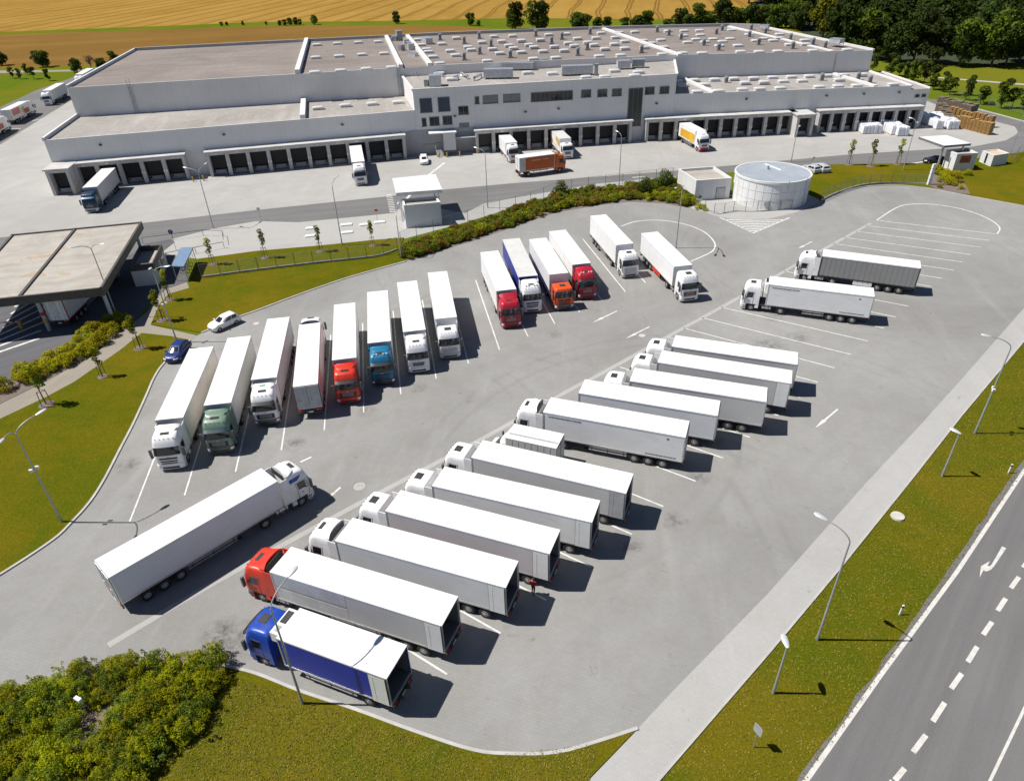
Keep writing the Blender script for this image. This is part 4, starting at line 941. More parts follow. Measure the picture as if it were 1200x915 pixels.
def lorry(label,corners,group,kind='artic',L=None,top=4.0,side='white',roof=None,cab=None,body='box',fridge=False,door='white',frame='alu',opened=False,guard=None,tank=ALU,heading=None,centre=None,name=None,wd=2.55,wheelset=3,deco=None,sd2=None,floor=1.12,gap=.20):
    """corners: photo positions of the body's roof corners: front a, front b, rear b, rear a"""
    if corners:
        g=[G(a,b,top) for a,b in corners]
        mx=sum((v.x for v in g))/4;my=sum((v.y for v in g))/4
        d=(g[0]+g[1]-g[2]-g[3]);h=math.atan2(d.y,d.x)
        if L is None: L=min(13.75,max(11.9,d.length/2))
    else: mx,my=centre;h=heading
    nm=name or ('semi_trailer' if cab is None else 'lorry')
    cat='trailer' if cab is None else 'lorry'
    root=thing(nm,label,cat,(mx,my,.02),h,group)
    hl=L/2;rm=roof or ROOFW;H=top-floor;sm=SIDE[side]
    hw=wd/2
    def body_mesh():
        mb=MB()
        if opened:
            th=.07
            mb.box((0,0,floor+.06),(L,wd,.12),2)
            for s in (-1,1):
                mb.box((0,s*(hw-th/2),floor+H/2+.02),(L-.02,th,H-.22),0);mb.box((-hl+1.2,s*(hw-th-.02),floor+H/2+.02),(2.2,.03,H-.24),4)
            mb.box((1.0,0,floor+H/2+.01),(L-2.05,wd-2*th-.06,H-.24),4);mb.box((hl-.04,0,floor+H/2+.02),(.08,wd-2*th-.01,H-.22),0);mb.box((0,0,top-.05),(L,wd,.10),1)  # solid dark block and linings stand in for the shaded load space
            mb.box((-hl+1.1,0,floor+.15),(2.0,wd-.3,.04),4)
        else:
            mb.box((0,0,floor+(H-.07)/2),(L-.04,wd-.02,H-.07),0);mb.box((0,0,top-.045),(L,wd,.09),1)
        # bottom rail, corner posts, roof seams
        for s in (-1,1):
            mb.box((0,s*(hw+.004),floor+.06),(L,.03,.13),2)
            for e in (-1,1): mb.box((e*(hl-.05),s*(hw-.02),floor+H/2),(.12,.07,H-.02),2 if body!='curtain' else 2)
            mb.box((0,s*(hw-.01),top-.06),(L+.01,.05,.13),3)
        n=5
        for k in range(1,n):
            mb.box((-hl+L*k/n,0,top+.002),(.05,wd-.16,.012),1)
        if body=='curtain':
            n=int(L/.62)
            for k in range(1,n):
                x=-hl+L*k/n
                for s in (-1,1): mb.box((x,s*(hw+.006),floor+.02),(.05,.02,.34),2);mb.box((x,s*(hw-.003),floor+H/2),(.03,.02,H-.3),0)
        elif body=='panel':
            n=int(L/1.1)
            for k in range(1,n):
                for s in (-1,1): mb.box((-hl+L*k/n,s*(hw-.004),floor+H/2),(.035,.02,H-.25),0)
        elif body=='tarp':
            n=14
            for k in range(n):
                x=-hl+L*(k+.5)/n;mb.rings([[(x-.28,-hw+.1,top),(x+.28,-hw+.1,top),(x+.28,hw-.1,top),(x-.28,hw-.1,top)],[(x-.1,-hw+.2,top+.05),(x+.1,-hw+.2,top+.05),(x+.1,hw-.2,top+.05),(x-.1,hw-.2,top+.05)]],1,True,False)
        return mb.mesh('cargo_box',[sm,rm,CHASSIS if body=='curtain' else FRAMEM[frame],FRAMEM[frame] if frame!='alu' else rm,INT_SHADE])
    key=('body',round(L,1),top,side,rm.name,body,frame,opened,wd,floor)
    L0=round(L,1);bm=cached(key,body_mesh)
    bo=put('cargo_box',bm,root)
    if deco: deco(bo,hl,hw,floor,top)
    # doors
    dm_=DOORM[door]
    if not opened:
        def dmesh():
            mb=MB();mb.box((0,0,0),(.05,hw-.10,H-.24));
            for y in (-.32,.32): mb.tube([(-.05,y,-(H-.3)/2),(-.05,y,(H-.3)/2)],.022,6,1)
            for z in (-.9,0,.9): mb.box((-.03,.5,z),(.03,.22,.06),1)
            mb.box((-.06,.2,-.35),(.04,.35,.05),1)
            return mb.mesh('rear_door',[dm_,GALV])
        me=cached(('door',door,round(hw,2),round(H,2)),dmesh)
        for s in (-1,1):
            o=put('rear_door',me,root,(-L0/2-.03,s*(hw/2-.01),floor+H/2+.02))
    else:
        def dmesh2():
            mb=MB();mb.box((0,0,0),(hw-.10,.06,H-.18));
            for x in (-.3,): mb.tube([(x,-.03,-(H-.5)/2),(x,-.03,(H-.5)/2)],.014,6,0)
            mb.box((0,.0,0),(hw-.06,.045,H-.14),2)
            return mb.mesh('rear_door',[DOORM['white'] if door=='white' else DOORM['grey'],GALV,CHASSIS])
        me=cached(('odoor',door,round(hw,2),round(H,2)),dmesh2)
        for s in (-1,1):
            o=put('rear_door',me,root,(-L0/2+hw/2+.05,s*(hw+.07),floor+H/2+.0))
            if s>0: o.rotation_euler=(0,0,math.pi)
    # rear bumper and lamps
    mb=cached('rearbar',lambda:(lambda q:([q.box((0,0,.62),(.12,2.3,.16)),q.box((.2,-.6,.85),(.3,.1,.5)),q.box((.2,.6,.85),(.3,.1,.5)),q.box((-.03,0,.98),(.05,2.4,.20),1)],q.mesh('rear_bumper',[CHASSIS,FRAMEM['red'] if frame!='alu' else BLACK]))[1])(MB()))
    rb=put('rear_bumper',mb,root,(-hl+.02,0,0))
    tl=cached('taillamp',lambda:(lambda q:([q.box((0,0,0),(.06,.36,.14),0),q.box((0,.24,0),(.06,.12,.14),1)],q.mesh('tail_lamp',[REDL,AMBER]))[1])(MB()))
    for s in (-1,1):
        o=put('tail_lamp',tl,root,(-hl-.05,s*.92,.98))
        if s<0:o.rotation_euler=(0,0,0)
    pl_=cached('plate',lambda:(lambda q:(q.box((0,0,0),(.02,.5,.12)),q.mesh('number_plate',[M_WHITE]))[1])(MB()));put('number_plate',pl_,root,(-hl-.08,0,.80))
    if kind=='artic':
        ch=cached(('chassis',L0),lambda:(lambda q:([q.box((-.3,s*.5,.93),(L0-1.0,.14,.34)) for s in(-1,1)]+[q.box((-hl+1+1.6*k,0,.95),(.12,1.0,.2)) for k in range(7)]+[q.box((-3.9,0,.72),(3.4,1.5,.30))],q.mesh('chassis',[CHASSIS]))[1])(MB()));put('chassis',ch,root)
        ax=[-hl+1.75+1.31*k for k in range(wheelset)]
        for x in ax:
            for s in (-1,1): wheel(root,x,s*(hw-.22),.50,.38)
        ll=cached('landing',lambda:(lambda q:([q.box((0,0,.75),(.14,.14,.8)),q.box((0,0,.32),(.10,.10,.55)),q.box((0,0,.04),(.34,.30,.08))],q.mesh('landing_leg',[CHASSIS]))[1])(MB()))
        for s in (-1,1): put('landing_leg',ll,root,(hl-4.2,s*.95,.0 if cab is None else .38))
        gl=ax[-1]+.7;gr=hl-4.5;gm=cached(('guard',round(gr-gl,1)),lambda:side_guard_mesh(round(gr-gl,1)))
        for s in (-1,1):
            if guard:
                def gmf():
                    q=MB();q.box((0,0,.78),(gr-gl,.05,.58));return q.mesh('side_skirt',[guard])
                put('side_skirt',cached(('skirt',guard.name,round(gr-gl,1)),gmf),root,((gl+gr)/2,s*(hw-.05),0))
            else: put('side_guard',gm,root,((gl+gr)/2,s*(hw-.06),0))
        if cab:
            x0=hl+.78
            tc=cached('tractor_frame',lambda:(lambda q:([q.box((-1.2,s*.42,.85),(5.2,.10,.28)) for s in(-1,1)]+[q.box((-.9,0,1.02),(1.6,.9,.10)),q.box((-.38,0,1.0),(.92,2.42,.08)),q.box((-.3,-.3,1.9),(.10,.5,1.5)),q.box((.7,0,.75),(1.6,1.5,.5))],q.mesh('tractor_frame',[CHASSIS]))[1])(MB()));put('tractor_frame',tc,root,(x0,0,0))
            tm=cached(('tank',tank.name),lambda:(lambda q:([q.tube([(-.55,0,0),(.55,0,0)],.32,14),q.box((-.3,0,0),(.05,.66,.66),1),q.box((.3,0,0),(.05,.66,.66),1)],q.mesh('fuel_tank',[tank,CHASSIS]))[1])(MB()))
            for s in (-1,1): put('fuel_tank',tm,root,(x0-1.0,s*.86,.72))
            for s in (-1,1): wheel(root,x0+.88,s*1.03,.50,.34);wheel(root,x0-2.75,s*.98,.50,.56)
            fd=cached('mudguard',lambda:(lambda q:([q.rings([[(.60*math.cos(t),-.28,.60*math.sin(t)),(.60*math.cos(t),.28,.60*math.sin(t)),(.56*math.cos(t),.28,.56*math.sin(t)),(.56*math.cos(t),-.28,.56*math.sin(t))] for t in [math.pi*(.08+.84*k/8) for k in range(9)]],0,True,False)],q.mesh('mudguard',[BLACK]))[1])(MB()))
            for s in (-1,1): put('mudguard',fd,root,(x0-2.75,s*.98,.5))
            make_cab(root,x0,cab)
    else:
        ch=cached(('rchassis',L0),lambda:(lambda q:([q.box((0.4,s*.42,.9),(L0+1.5,.10,.30)) for s in(-1,1)]+[q.box((-hl+1.2*k,0,1.02),(.10,2.2,.12)) for k in range(1,6)],q.mesh('chassis',[CHASSIS]))[1])(MB()));put('chassis',ch,root)
        for s in (-1,1):
            wheel(root,-hl+1.9,s*(hw-.32),.48,.52);wheel(root,hl+gap+.9,s*1.02,.48,.34)
            gl_=cached(('guard',round(L0-4.2,1)),lambda:side_guard_mesh(round(L0-4.2,1)));put('side_guard',gl_,root,(.6,s*(hw-.08),0))
        make_cab(root,hl+gap,cab)
    if fridge:
        fm=cached('fridge',lambda:(lambda q:([q.rings([[(0,-1.0,2.55),(0,1.0,2.55),(0,1.0,3.85),(0,-1.0,3.85)],[(.34,-1.0,2.6),(.34,1.0,2.6),(.34,1.0,3.80),(.34,-1.0,3.80)],[(.45,-.85,2.7),(.45,.85,2.7),(.45,.85,3.7),(.45,-.85,3.7)]],0,True,False),q.box((.452,0,3.35),(.03,1.3,.5),1),q.box((.2,-.25,3.86),(.3,1.2,.05),1)],q.mesh('fridge_unit',[M_WHITE,CHASSIS]))[1])(MB()));put('fridge_unit',fm,root,(hl,0,0))
        if kind=='rigid':
            f2=cached('fridge_top',lambda:(lambda q:([q.box((.36,0,3.55),(.70,2.1,.85)),q.box((.36,-.35,3.99),(.46,1.0,.05),1),q.box((.36,.62,3.985),(.3,.5,.03),2)],q.mesh('fridge_cowl',[M_WHITE,CHASSIS,GALV]))[1])(MB()));put('fridge_cowl',f2,root,(hl,0,0))
    return root
GL='lorries parked in the left row';GU='lorries parked in the upper row';GR='lorries parked in the right row';GY='lorries in the warehouse yard';GF='lorries parked along the far left strip'
W=lambda **k:dict(dict(col='white'),**k)
MARK=mat('mark_dark',(.10,.10,.11),.5)
def deco_marks(bo,hl,hw,fl,top):
    mb=MB();rk=random.Random(4)
    for s in (-1,1):
        x=hl-.5
        while x>hl-3.6:
            l=rk.uniform(.12,.5);mb.box((x-l/2,s*(hw+.004),top-.42),(l,.012,.09));x-=l+.06
        x=-hl+3.4
        while x>-hl+.7:
            l=rk.uniform(.1,.35);mb.box((x-l/2,s*(hw+.004),fl+.32),(l,.012,.08));x-=l+.05
        mb.box((-hl+1.5,s*(hw+.004),top-.55),(.18,.012,.16))
    mb.build('side_marking',MARK,bo)
def deco_two(bo,hl,hw,fl,top):
    mb=MB()
    for s in (-1,1):
        mb.box((hl-3.2,s*(hw+.003),fl+(top-fl)*.74),(6.0,.01,(top-fl)*.42),0);mb.box((hl-3.2,s*(hw+.003),fl+(top-fl)*.27),(6.0,.01,(top-fl)*.40),1)
        mb.box((hl-3.2,s*(hw+.005),fl+(top-fl)*.505),(6.0,.012,.04),2)
    mb.build('side_panel',[mat('panel_bluegrey',(.50,.52,.56),.5),mat('panel_palegrey',(.60,.60,.59),.5),MARK],bo)
# ---- left row, nearest the lawn first
lorry('long white lorry with white cab, dark windscreen and cream side, first beside the lawn kerb',[(181.6,493.3),(214.2,489),(248.4,406.6),(223.8,408.1)],GL,side='cream',cab=W(roof='high',grille='bars',defl=1))
lorry('lorry with sage green cab and white trailer, standing between two white cabbed lorries',[(238.9,475.2),(270.3,472.7),(292.4,394),(268.6,395.3)],GL,side='cream',cab=dict(col='green',roof='high',visor=1,grille='wide',dcol='green',fair='green',bump='grille',vmat=CABC['tint']))
lorry('white lorry with two small green marks on its cab roof, ribbed white trailer sides',[(293,449),(323.3,445.6),(340.2,369.1),(313.8,370.9)],GL,side='light',body='panel',cab=W(roof='high',grille='wide',dots=1,bump='grille',visor=1))
lorry('lorry parked backwards with grey rear doors in a dark red frame facing the lane',[(350.3,380.9),(375.4,377.9),(372.9,449.5),(342.7,453.8)][1::-1]+[(342.7,453.8),(372.9,449.5)],GL,side='rose',door='grey',frame='red',cab=W(roof='high'))
lorry('white trailer lorry with bright red cab, between the backwards lorry and the teal cab',[(388.5,421.9),(418.2,419.4),(417.2,355),(390.5,357)],GL,cab=dict(col='red',roof='high',grille='wide',visor=1,bump='red'))
lorry('white trailer lorry with teal blue cab and a row of lamps on its roof',[(430.8,403),(457.9,399),(454.4,340.2),(430.3,342.5)],GL,cab=dict(col='teal',roof='high',visor=1,grille='bars',bump='navy',lights=1,dcol='teal'))
lorry('white lorry with smooth rounded white cab and dark grille, right of the teal cab',[(473,391),(498.1,385.4),(488.1,328.6),(465.5,330.9)],GL,cab=W(roof='high',grille='trap',bump='white'))
lorry('white lorry with flat cab roof and silver front, last of the left row',[(509.5,374.6),(535.6,370.9),(523.8,317.6),(501.2,320)],GL,cab=W(roof='mid',defl=0,grille='wide',gcol='silver',bump='silver',nofair=0))
# ---- upper row
lorry('white trailer lorry with crimson cab and pinkish roof deflector, beside the blue sided trailer',[(581.6,342),(605,338),(583.6,294.2),(562.8,295.4)],GU,cab=dict(col='crimson',roof='mid',grille='wide',gcol='maroon',bump='crimson',fair='crimson'))
lorry('white cabbed lorry with blue curtain sides, pale roof and lamp bar',[(606.3,325.1),(631.4,322.6),(608.8,279.8),(589,280.3)],GU,side='blue',roof=ROOFG,cab=W(roof='high',lights=1,grille='bars'))
lorry('white trailer lorry with small orange red cab lower than the trailer',[(644.8,321.8),(665.4,320),(640.2,279.1),(619.6,280.3)],GU,cab=dict(col='orangered',roof='low',defl=0,grille='bars',bump='grille',nofair=1))
lorry('white trailer lorry with tall crimson cab, row of roof lamps and dark visor',[(672.2,310.5),(691,308),(662.9,269.5),(643.2,271.5)],GU,cab=dict(col='crimson',roof='high',lights=1,visor=1,grille='wide',gcol='maroon',bump='crimson'))
lorry('all white lorry with plain white cab, alone between empty bays of the upper row',[(723.2,287.4),(741.3,285.4),(710.6,251.4),(691,253.2)],GU,cab=W(roof='mid',defl=0,grille='wide',gcol='silver',bump='silver',nofair=1))
lorry('white lorry with dark red grille and red side skirt, beside the painted loop',[(790.6,313),(810.7,310),(771,272),(750.9,273.3)],GU,cab=W(roof='high',defl=0,grille='wide',gcol='maroon',nofair=1),guard=CABC['red'])
# ---- right row, from the far end
lorry('lorry with grey curtain sides and white roof, furthest along the right row',[(965.9,292.2),(962.9,300),(1079.8,315),(1077.8,305.5)],GR,side='grey',body='curtain',cab=W(roof='high',defl=1,fair='white'),guard=M_WHITE)
lorry('white box lorry in front of the grey curtain sided one, beside empty bays',[(902.5,322.6),(900.8,334.4),(1025.2,348.7),(1023.7,336.9)],GR,cab=W(roof='mid',defl=0,nofair=1),fridge=True,deco=deco_marks)
lorry('white lorry at the far end of the close packed group, nearest the empty bays',[(791.6,391.7),(787.3,407.3),(935.2,427.4),(934.7,413.1)],GR,side='light',cab=W(roof='mid',defl=0))
lorry('white lorry second in the close packed group, its rear door folded open',[(776,409.1),(770.5,426.2),(926.4,450),(929.6,434)],GR,side='light',opened=True,cab=W(roof='mid',defl=0))
lorry('white lorry with plain light grey side, just beyond the trailer without a tractor',[(743.3,430),(738.3,447.6),(898,470.7),(899.7,454.6)],GR,side='light',cab=W(roof='mid',defl=0))
lorry('white semi trailer parked on its own without a tractor',[(685.5,443.8),(678,461.4),(841.9,487.3),(843.4,469.7)],GR,side='cool',cab=None)
lorry('white lorry with three trailer axles in view, just behind the small box van',[(645.3,464.6),(636.5,484),(803.2,512.9),(808.2,493.3)],GR,cab=W(roof='high',defl=1),deco=deco_marks)
lorry('lorry with rippled pale tarpaulin roof and grey folded rear door',[(566.6,516.7),(551.4,535),(733.3,577.8),(742.8,555.7)],GR,side='grey' if False else 'light',roof=ROOFG if False else ROOFW,body='tarp',opened=True,door='grey',cab=W(roof='mid',defl=0))
lorry('white lorry with white folded back door, next to the tarpaulin roofed lorry',[(521.3,547.6),(505.7,568.2),(693.5,613),(703.6,585.8)],GR,side='white',opened=True,cab=W(roof='mid',defl=0))
lorry('white lorry with mauve grey side, behind the person in red',[(469.7,574.5),(451.4,598.4),(644,648.7),(656.6,621)],GR,side='pink',opened=True,cab=W(roof='mid',defl=0,grille='wide'))
lorry('white lorry with bulging white cab roof, next to the red cabbed lorry',[(413.2,609),(392.5,631),(592,691.4),(608,655)],GR,side='cool',opened=True,cab=W(roof='high',defl=1,grille='trap'))
lorry('white trailer lorry with bright red cab and high deflector, beside the blue lorry',[(341.5,642.4),(315.6,668),(517.5,734.3),(537,698)],GR,side='light',opened=True,cab=dict(col='red',roof='mid',defl=1,grille='wide',bump='grille',fair='red'),deco=deco_two)
lorry('short deep blue lorry with blue cab and white roof, nearest the bottom lawn',[(351.0,712.5),(324.6,747.6),(452.7,795.9),(476.3,755.2)],GR,kind='rigid',L=8.25,gap=1.0,side='deepblue',opened=True,door='white',cab=dict(col='blue',roof='mid',defl=0,visor=1,grille='wide',gcol='navy',bump='blue',nofair=1),fridge=True)
# ---- the moving one
lorry('white lorry driving down the lane with a blue flash on its cab side',[(306,549),(326.4,562.7),(125.9,678),(110.6,656.2)],None,side='cool',cab=W(roof='high',swoosh=1,grille='bars'))
# ---- small box van with a narrow body
def van():
    g=[G(a,b,3.15) for a,b in [(603.3,496.8),(592,512.6),(650.8,526.2),(662.2,508.1)]]
    mx=sum(v.x for v in g)/4;my=sum(v.y for v in g)/4;d=g[0]+g[1]-g[2]-g[3];h=math.atan2(d.y,d.x);L=d.length/2;wd=((g[1]-g[0]).length+(g[2]-g[3]).length)/2
    wd=min(2.3,max(2.1,wd));hl=L/2
    r=thing('box_van','small white box van with a ribbed roof, between two long lorries','van',(mx,my,.02),h,None)
    mb=MB();mb.box((0,0,1.9),(L,wd,2.4),0);mb.box((0,0,3.12),(L+.02,wd+.02,.07),1);mb.box((0,wd*.18,3.165),(L*.96,.22,.03),2)
    for k in range(1,8):
        for s in (-1,1): mb.box((-hl+L*k/8,s*(wd/2+.005),1.9),(.05,.03,2.3),0)
    mb.build('cargo_box',[SIDE['light'],ROOFW,mat('rib_grey',(.38,.38,.36),.6)],r)
    mb=MB();mb.box((0,0,0),(.05,wd-.1,2.25));mb.box((-.03,0,0),(.03,.05,2.25),1);o=mb.build('rear_door',[SIDE['light'],CHASSIS],r);o.location=(-hl-.03,0,1.88)
    S=[(.45,2.0,0,1.0,.25),(.95,2.05,0,1.02,.3),(1.25,1.9,0,1.02,.35),(1.35,1.55,0,1.0,.4),(1.9,1.0,0,.95,.35),(2.25,.72,0,.86,.35),(2.33,.5,.05,.7,.3)]
    mb=MB();loft(mb,S,[.45,.7,.95,1.1,1.25,1.35,1.6,1.9,2.1,2.25,2.33]);cb=mb.build('cab',[CABC['white']],r);cb.location=(hl+.05,0,0)
    for u0,u1,z0,z1,nm in ((-1.5,1.5,1.42,2.16,'windscreen'),(2.1,2.7,1.4,2.1,'side_window'),(-2.7,-2.1,1.4,2.1,'side_window')):
        q=MB();patch(q,S,u0,u1,z0,z1,.015);q.build(nm,GLASS,cb)
    mb=MB();mb.rings([[(0.6,-.6,2.3),(.6,.6,2.3),(.5,.6,2.36),(.5,-.6,2.36)],[(-.0,-.95,2.3),(-.0,.95,2.3),(-.0,.95,3.1),(-.0,-.95,3.1)]],0,True,True);d_=mb.build('roof_deflector',[CABC['white']],cb)
    mb=MB()
    for s in (-1,1): mb.box((0,s*.4,.6),(L+2.2,.1,.2))
    mb.build('chassis',CHASSIS,r)
    for x in (-hl+1.1,hl+1.1):
        for s in (-1,1): wheel(r,x,s*(wd/2-.2),.36,.24)
    for s in (-1,1):
        q=MB();q.box((1.15,s*1.15,1.75),(.12,.2,.34));q.build('mirror',BLACK,cb)
van()
# ---- yard lorries
lorry('white trailer lorry with dark navy cab backing onto the docks at the left corner',[(96.6,219.8),(113.2,219.5),(135,197.3),(119.2,197.3)],GY,side='light',cab=dict(col='navy',roof='mid',defl=0,visor=1,grille='wide',bump='silver',vmat=CABC['teal']))
lorry('white lorry docked alone at the middle of the left dock row',[(412.2,190.5),(426.9,189.2),(423.7,170.4),(408.7,171.2)],GY,side='light',cab=W(roof='high',defl=1,visor=1))
lorry('short white lorry standing at the first dock right of the office',[(592.7,168),(605.7,166.7),(597.5,157.3),(583.9,158.5)],GY,kind='rigid',L=7.4,top=3.7,cab=W(roof='mid',defl=0,visor=1,wide=1.2),floor=1.0)
def deco_yellow(bo,hl,hw,fl,top):
    mb=MB();q=(hw+.012)
    for s in (-1,1):
        for (x0,x1,z0,z1,m) in ((hl-2.2,hl-.3,fl+1.1,top-.35,0),(hl-3.6,hl-2.0,fl+1.5,top-.2,1),(-hl+.4,-hl+1.8,fl+.4,fl+1.3,2),(-hl+1.9,hl-1.2,fl+.35,fl+.95,3)):
            mb.box(((x0+x1)/2,s*q,(z0+z1)/2),(x1-x0,.012,z1-z0),m)
    mb.build('side_picture',[mat('pic_tan',(.50,.36,.20),.5),mat('pic_gold',(.62,.40,.05),.5),mat('pic_brown',(.33,.20,.10),.5),mat('pic_pale',(.62,.57,.50),.5)],bo)
lorry('short white lorry with gold and beige picture panels, beside the orange lorry',[(656,162.3),(667.3,161),(660.4,152.9),(645.3,153.5)],GY,kind='rigid',L=8.2,top=3.85,roof=ROOFG,cab=W(roof='low',defl=0,wide=1.22),deco=deco_yellow)
def deco_orange(bo,hl,hw,fl,top):
    mb=MB()
    for s in (-1,1):
        mb.box((-hl+.65,s*(hw+.012),fl+(top-fl)/2+.02),(1.2,.014,top-fl-.3),0)
        mb.box((-hl+3.6,s*(hw+.012),top-.75),(2.0,.012,.22),1);mb.box((-hl+5.6,s*(hw+.012),top-.75),(1.2,.012,.22),1)
    mb.build('side_marking',[mat('pic_grey',(.50,.50,.48),.5),mat('pic_cream',(.55,.36,.28),.5)],bo)
go=[G(a,b,3.9) for a,b in [(644.9,177.0),(650.4,180.2),(609.5,186.2),(603.2,181.6)]]
LO=((go[0]+go[1]-go[2]-go[3]).length)/2
lorry('orange lorry with orange cab and orange side, standing crosswise in the yard',[(644.9,177.0),(650.4,180.2),(609.5,186.2),(603.2,181.6)],GY,kind='rigid',L=LO,top=3.9,side='orange',door='white',cab=dict(col='orange',roof='mid',defl=1,grille='wide',nofair=1,bump='orange'),deco=deco_orange)
def deco_y2(bo,hl,hw,fl,top):
    mb=MB()
    for s in (-1,1): mb.box((.35,s*(hw+.012),fl+(top-fl)*.42),(hl*2-1.3,.014,(top-fl)*.62),0);mb.box((hl-1.8,s*(hw+.02),fl+(top-fl)*.42),(1.6,.014,(top-fl)*.7),1)
    mb.build('side_marking',[mat('pic_yellow',(.62,.36,.03),.5),mat('pic_yellow_deep',(.66,.42,.02),.5)],bo)
lorry('white lorry with yellow side panels and red bumper at the right hand docks',[(813.6,153.8),(825.6,152),(810.2,144.4),(798.2,145.4)],GY,kind='rigid',L=8.6,top=3.9,cab=W(roof='mid',defl=1,bump='crimson',wide=1.22,visor=0),deco=deco_y2)
# ---- far left strip
lorry('white lorry on the far strip facing the camera, in front of the half hidden one',[(46.5,107.0),(57.5,108.5),(79.2,96.5),(66.7,96.2)],GF,side='cool',cab=W(roof='high',defl=0,nofair=1))
def deco_red(bo,hl,hw,fl,top):
    mb=MB()
    for s in (-1,1):
        for x0,x1,z0,z1,m in ((-hl+.8,-hl+5.6,fl+1.0,top-.3,0),(1.6,hl-1.2,fl+.3,fl+1.5,1),(.4,2.4,fl+.8,top-.7,2)):
            mb.box(((x0+x1)/2,s*(hw+.012),(z0+z1)/2),(x1-x0,.012,z1-z0),m)
    mb.build('side_picture',[mat('pic_rose',(.55,.17,.15),.5),mat('pic_rust',(.36,.10,.05),.5),mat('pic_sage',(.40,.40,.25),.5)],bo)
lorry('white lorry with red and rust picture panels on its side on the far left strip',[(22,118.2),(32.8,119.6),(11.3,129.6),(-.6,128.6)],GF,side='redpic',cab=W(roof='high',defl=1),deco=deco_red)
lorry('white cabbed lorry with rust picture side, cut by the left edge beside the asphalt strip',[(-9.5,136.2),(2.6,138.0),(-24,151.0),(-36,149)],GF,side='redpic',cab=W(roof='high',defl=1),deco=deco_red)
lorry('white lorry half hidden behind the corner of the tall hall, on the far strip',[(85,88.3),(94.5,89.5),(113,79.0),(103.5,78.6)],GF,side='blue' if False else 'cool',cab=W(roof='high',defl=0,visor=1,vmat=CABC['navy']))
# ---- lorry under the gate canopy
ga=G(82.2,374.9,1.12);gb=G(57.3,376.4,1.12);gc=G(105.5,351,1.12)
d=(gc-ga);h=math.atan2(d.y,d.x);mid=(ga+gb)/2
lorry('white lorry with red framed rear doors waiting under the gate canopy',None,None,L=13.5,centre=(mid.x+math.cos(h)*6.75,mid.y+math.sin(h)*6.75),heading=h,side='cool',frame='redtrim',door='white',cab=W(roof='mid',defl=0))
# ------------------------------------------------------------------ cars
def car(label,front,rear,col,name='car',estate=True,group=None,H=1.48):
    a=G(*front,.5);b=G(*rear,.5);mx,my=(a.x+b.x)/2,(a.y+b.y)/2;h=math.atan2(a.y-b.y,a.x-b.x)
    L=max(4.1,min(4.75,(a-b).length));hl=L/2
    r=thing(name,label,'car',(mx,my,.02),h,group)
    S=[(.22,hl-.10,-hl+.12,.80,.35),(.45,hl,-hl+.02,.89,.45),(.66,hl-.02,-hl,.91,.5),(.80,hl-.12,-hl+.02,.90,.5),(.92,hl-.40,-hl+.10,.87,.45),(.97,hl-.75,-hl+.22,.80,.4)]
    mb=MB();loft(mb,S,[.22,.33,.45,.56,.66,.73,.80,.86,.92,.97]);bd=mb.build('body',col,r)
    re=-hl+.18 if estate else -hl+.65
    T=[(.94,hl-1.15,re,.80,.30),(1.15,hl-1.5,re+.08,.76,.30),(1.38,hl-1.88,re+.24,.68,.30),(H-.03,hl-2.1,re+.40,.60,.30),(H,hl-2.4,re+.65,.46,.25)]
    mb=MB();loft(mb,T,[.94,1.05,1.15,1.27,1.38,H-.03,H]);mb.build('cabin',col,bd)
    for u0,u1,nm in ((-1.5,1.5,'windscreen'),(2.12,2.50,'side_window'),(2.54,2.88,'side_window'),(-2.50,-2.12,'side_window'),(-2.88,-2.54,'side_window')):
        q=MB();patch(q,T,u0,u1,.99,1.37,.012,nu=6,nz=4);q.build(nm,GLASS,bd)
    q=MB();q.box((0,0,0),(.03,1.15,.30));o=q.build('rear_window',GLASS,bd);o.location=(re+.10,0,1.18);o.rotation_euler=(0,.42,0)
    q=MB();patch(q,S,-.8,.8,.42,.58,.012);q.build('grille',BLACK,bd)
    for sg in (1,-1):
        q=MB();patch(q,S,sg*1.05,sg*1.8,.60,.74,.012);q.build('headlight',LENS,bd)
        q=MB();q.box((-hl+.08,sg*.68,.78),(.12,.30,.16));q.build('tail_lamp',REDL,bd)
        q=MB();q.box((hl-1.45,sg*1.0,1.0),(.14,.2,.14));q.build('mirror',col,bd)
    for x in (hl-.85,-hl+.82):
        for sg in (1,-1): wheel(r,x,sg*.80,.33,.22)
    return r
car('white estate car parked along the lawn kerb at the end of the left row',(246.5,385.5),(277.5,371.5),CABC['white'])
car('dark blue car by the kerb behind the first white lorry, below the footpath',(199,423),(216.5,403.5),CABC['darkblue'],estate=True)
car('small white car standing in front of the office entrance',(497.5,191.5),(496.5,185.0),CABC['white'],H=1.5)
car('silver car beside the round tank, nearer the tank',(941.5,195.5),(958.5,201.5),CABC['silver'],group='silver cars beside the tank')
car('silver car beside the round tank, nearer the lawn saplings',(953,193.5),(969,201),CABC['silver'],group='silver cars beside the tank')
car('black car waiting under the small white canopy by the booth',(1087,188.5),(1101,188.5),mat('car_black',(.02,.02,.025),.2,coat=.5))
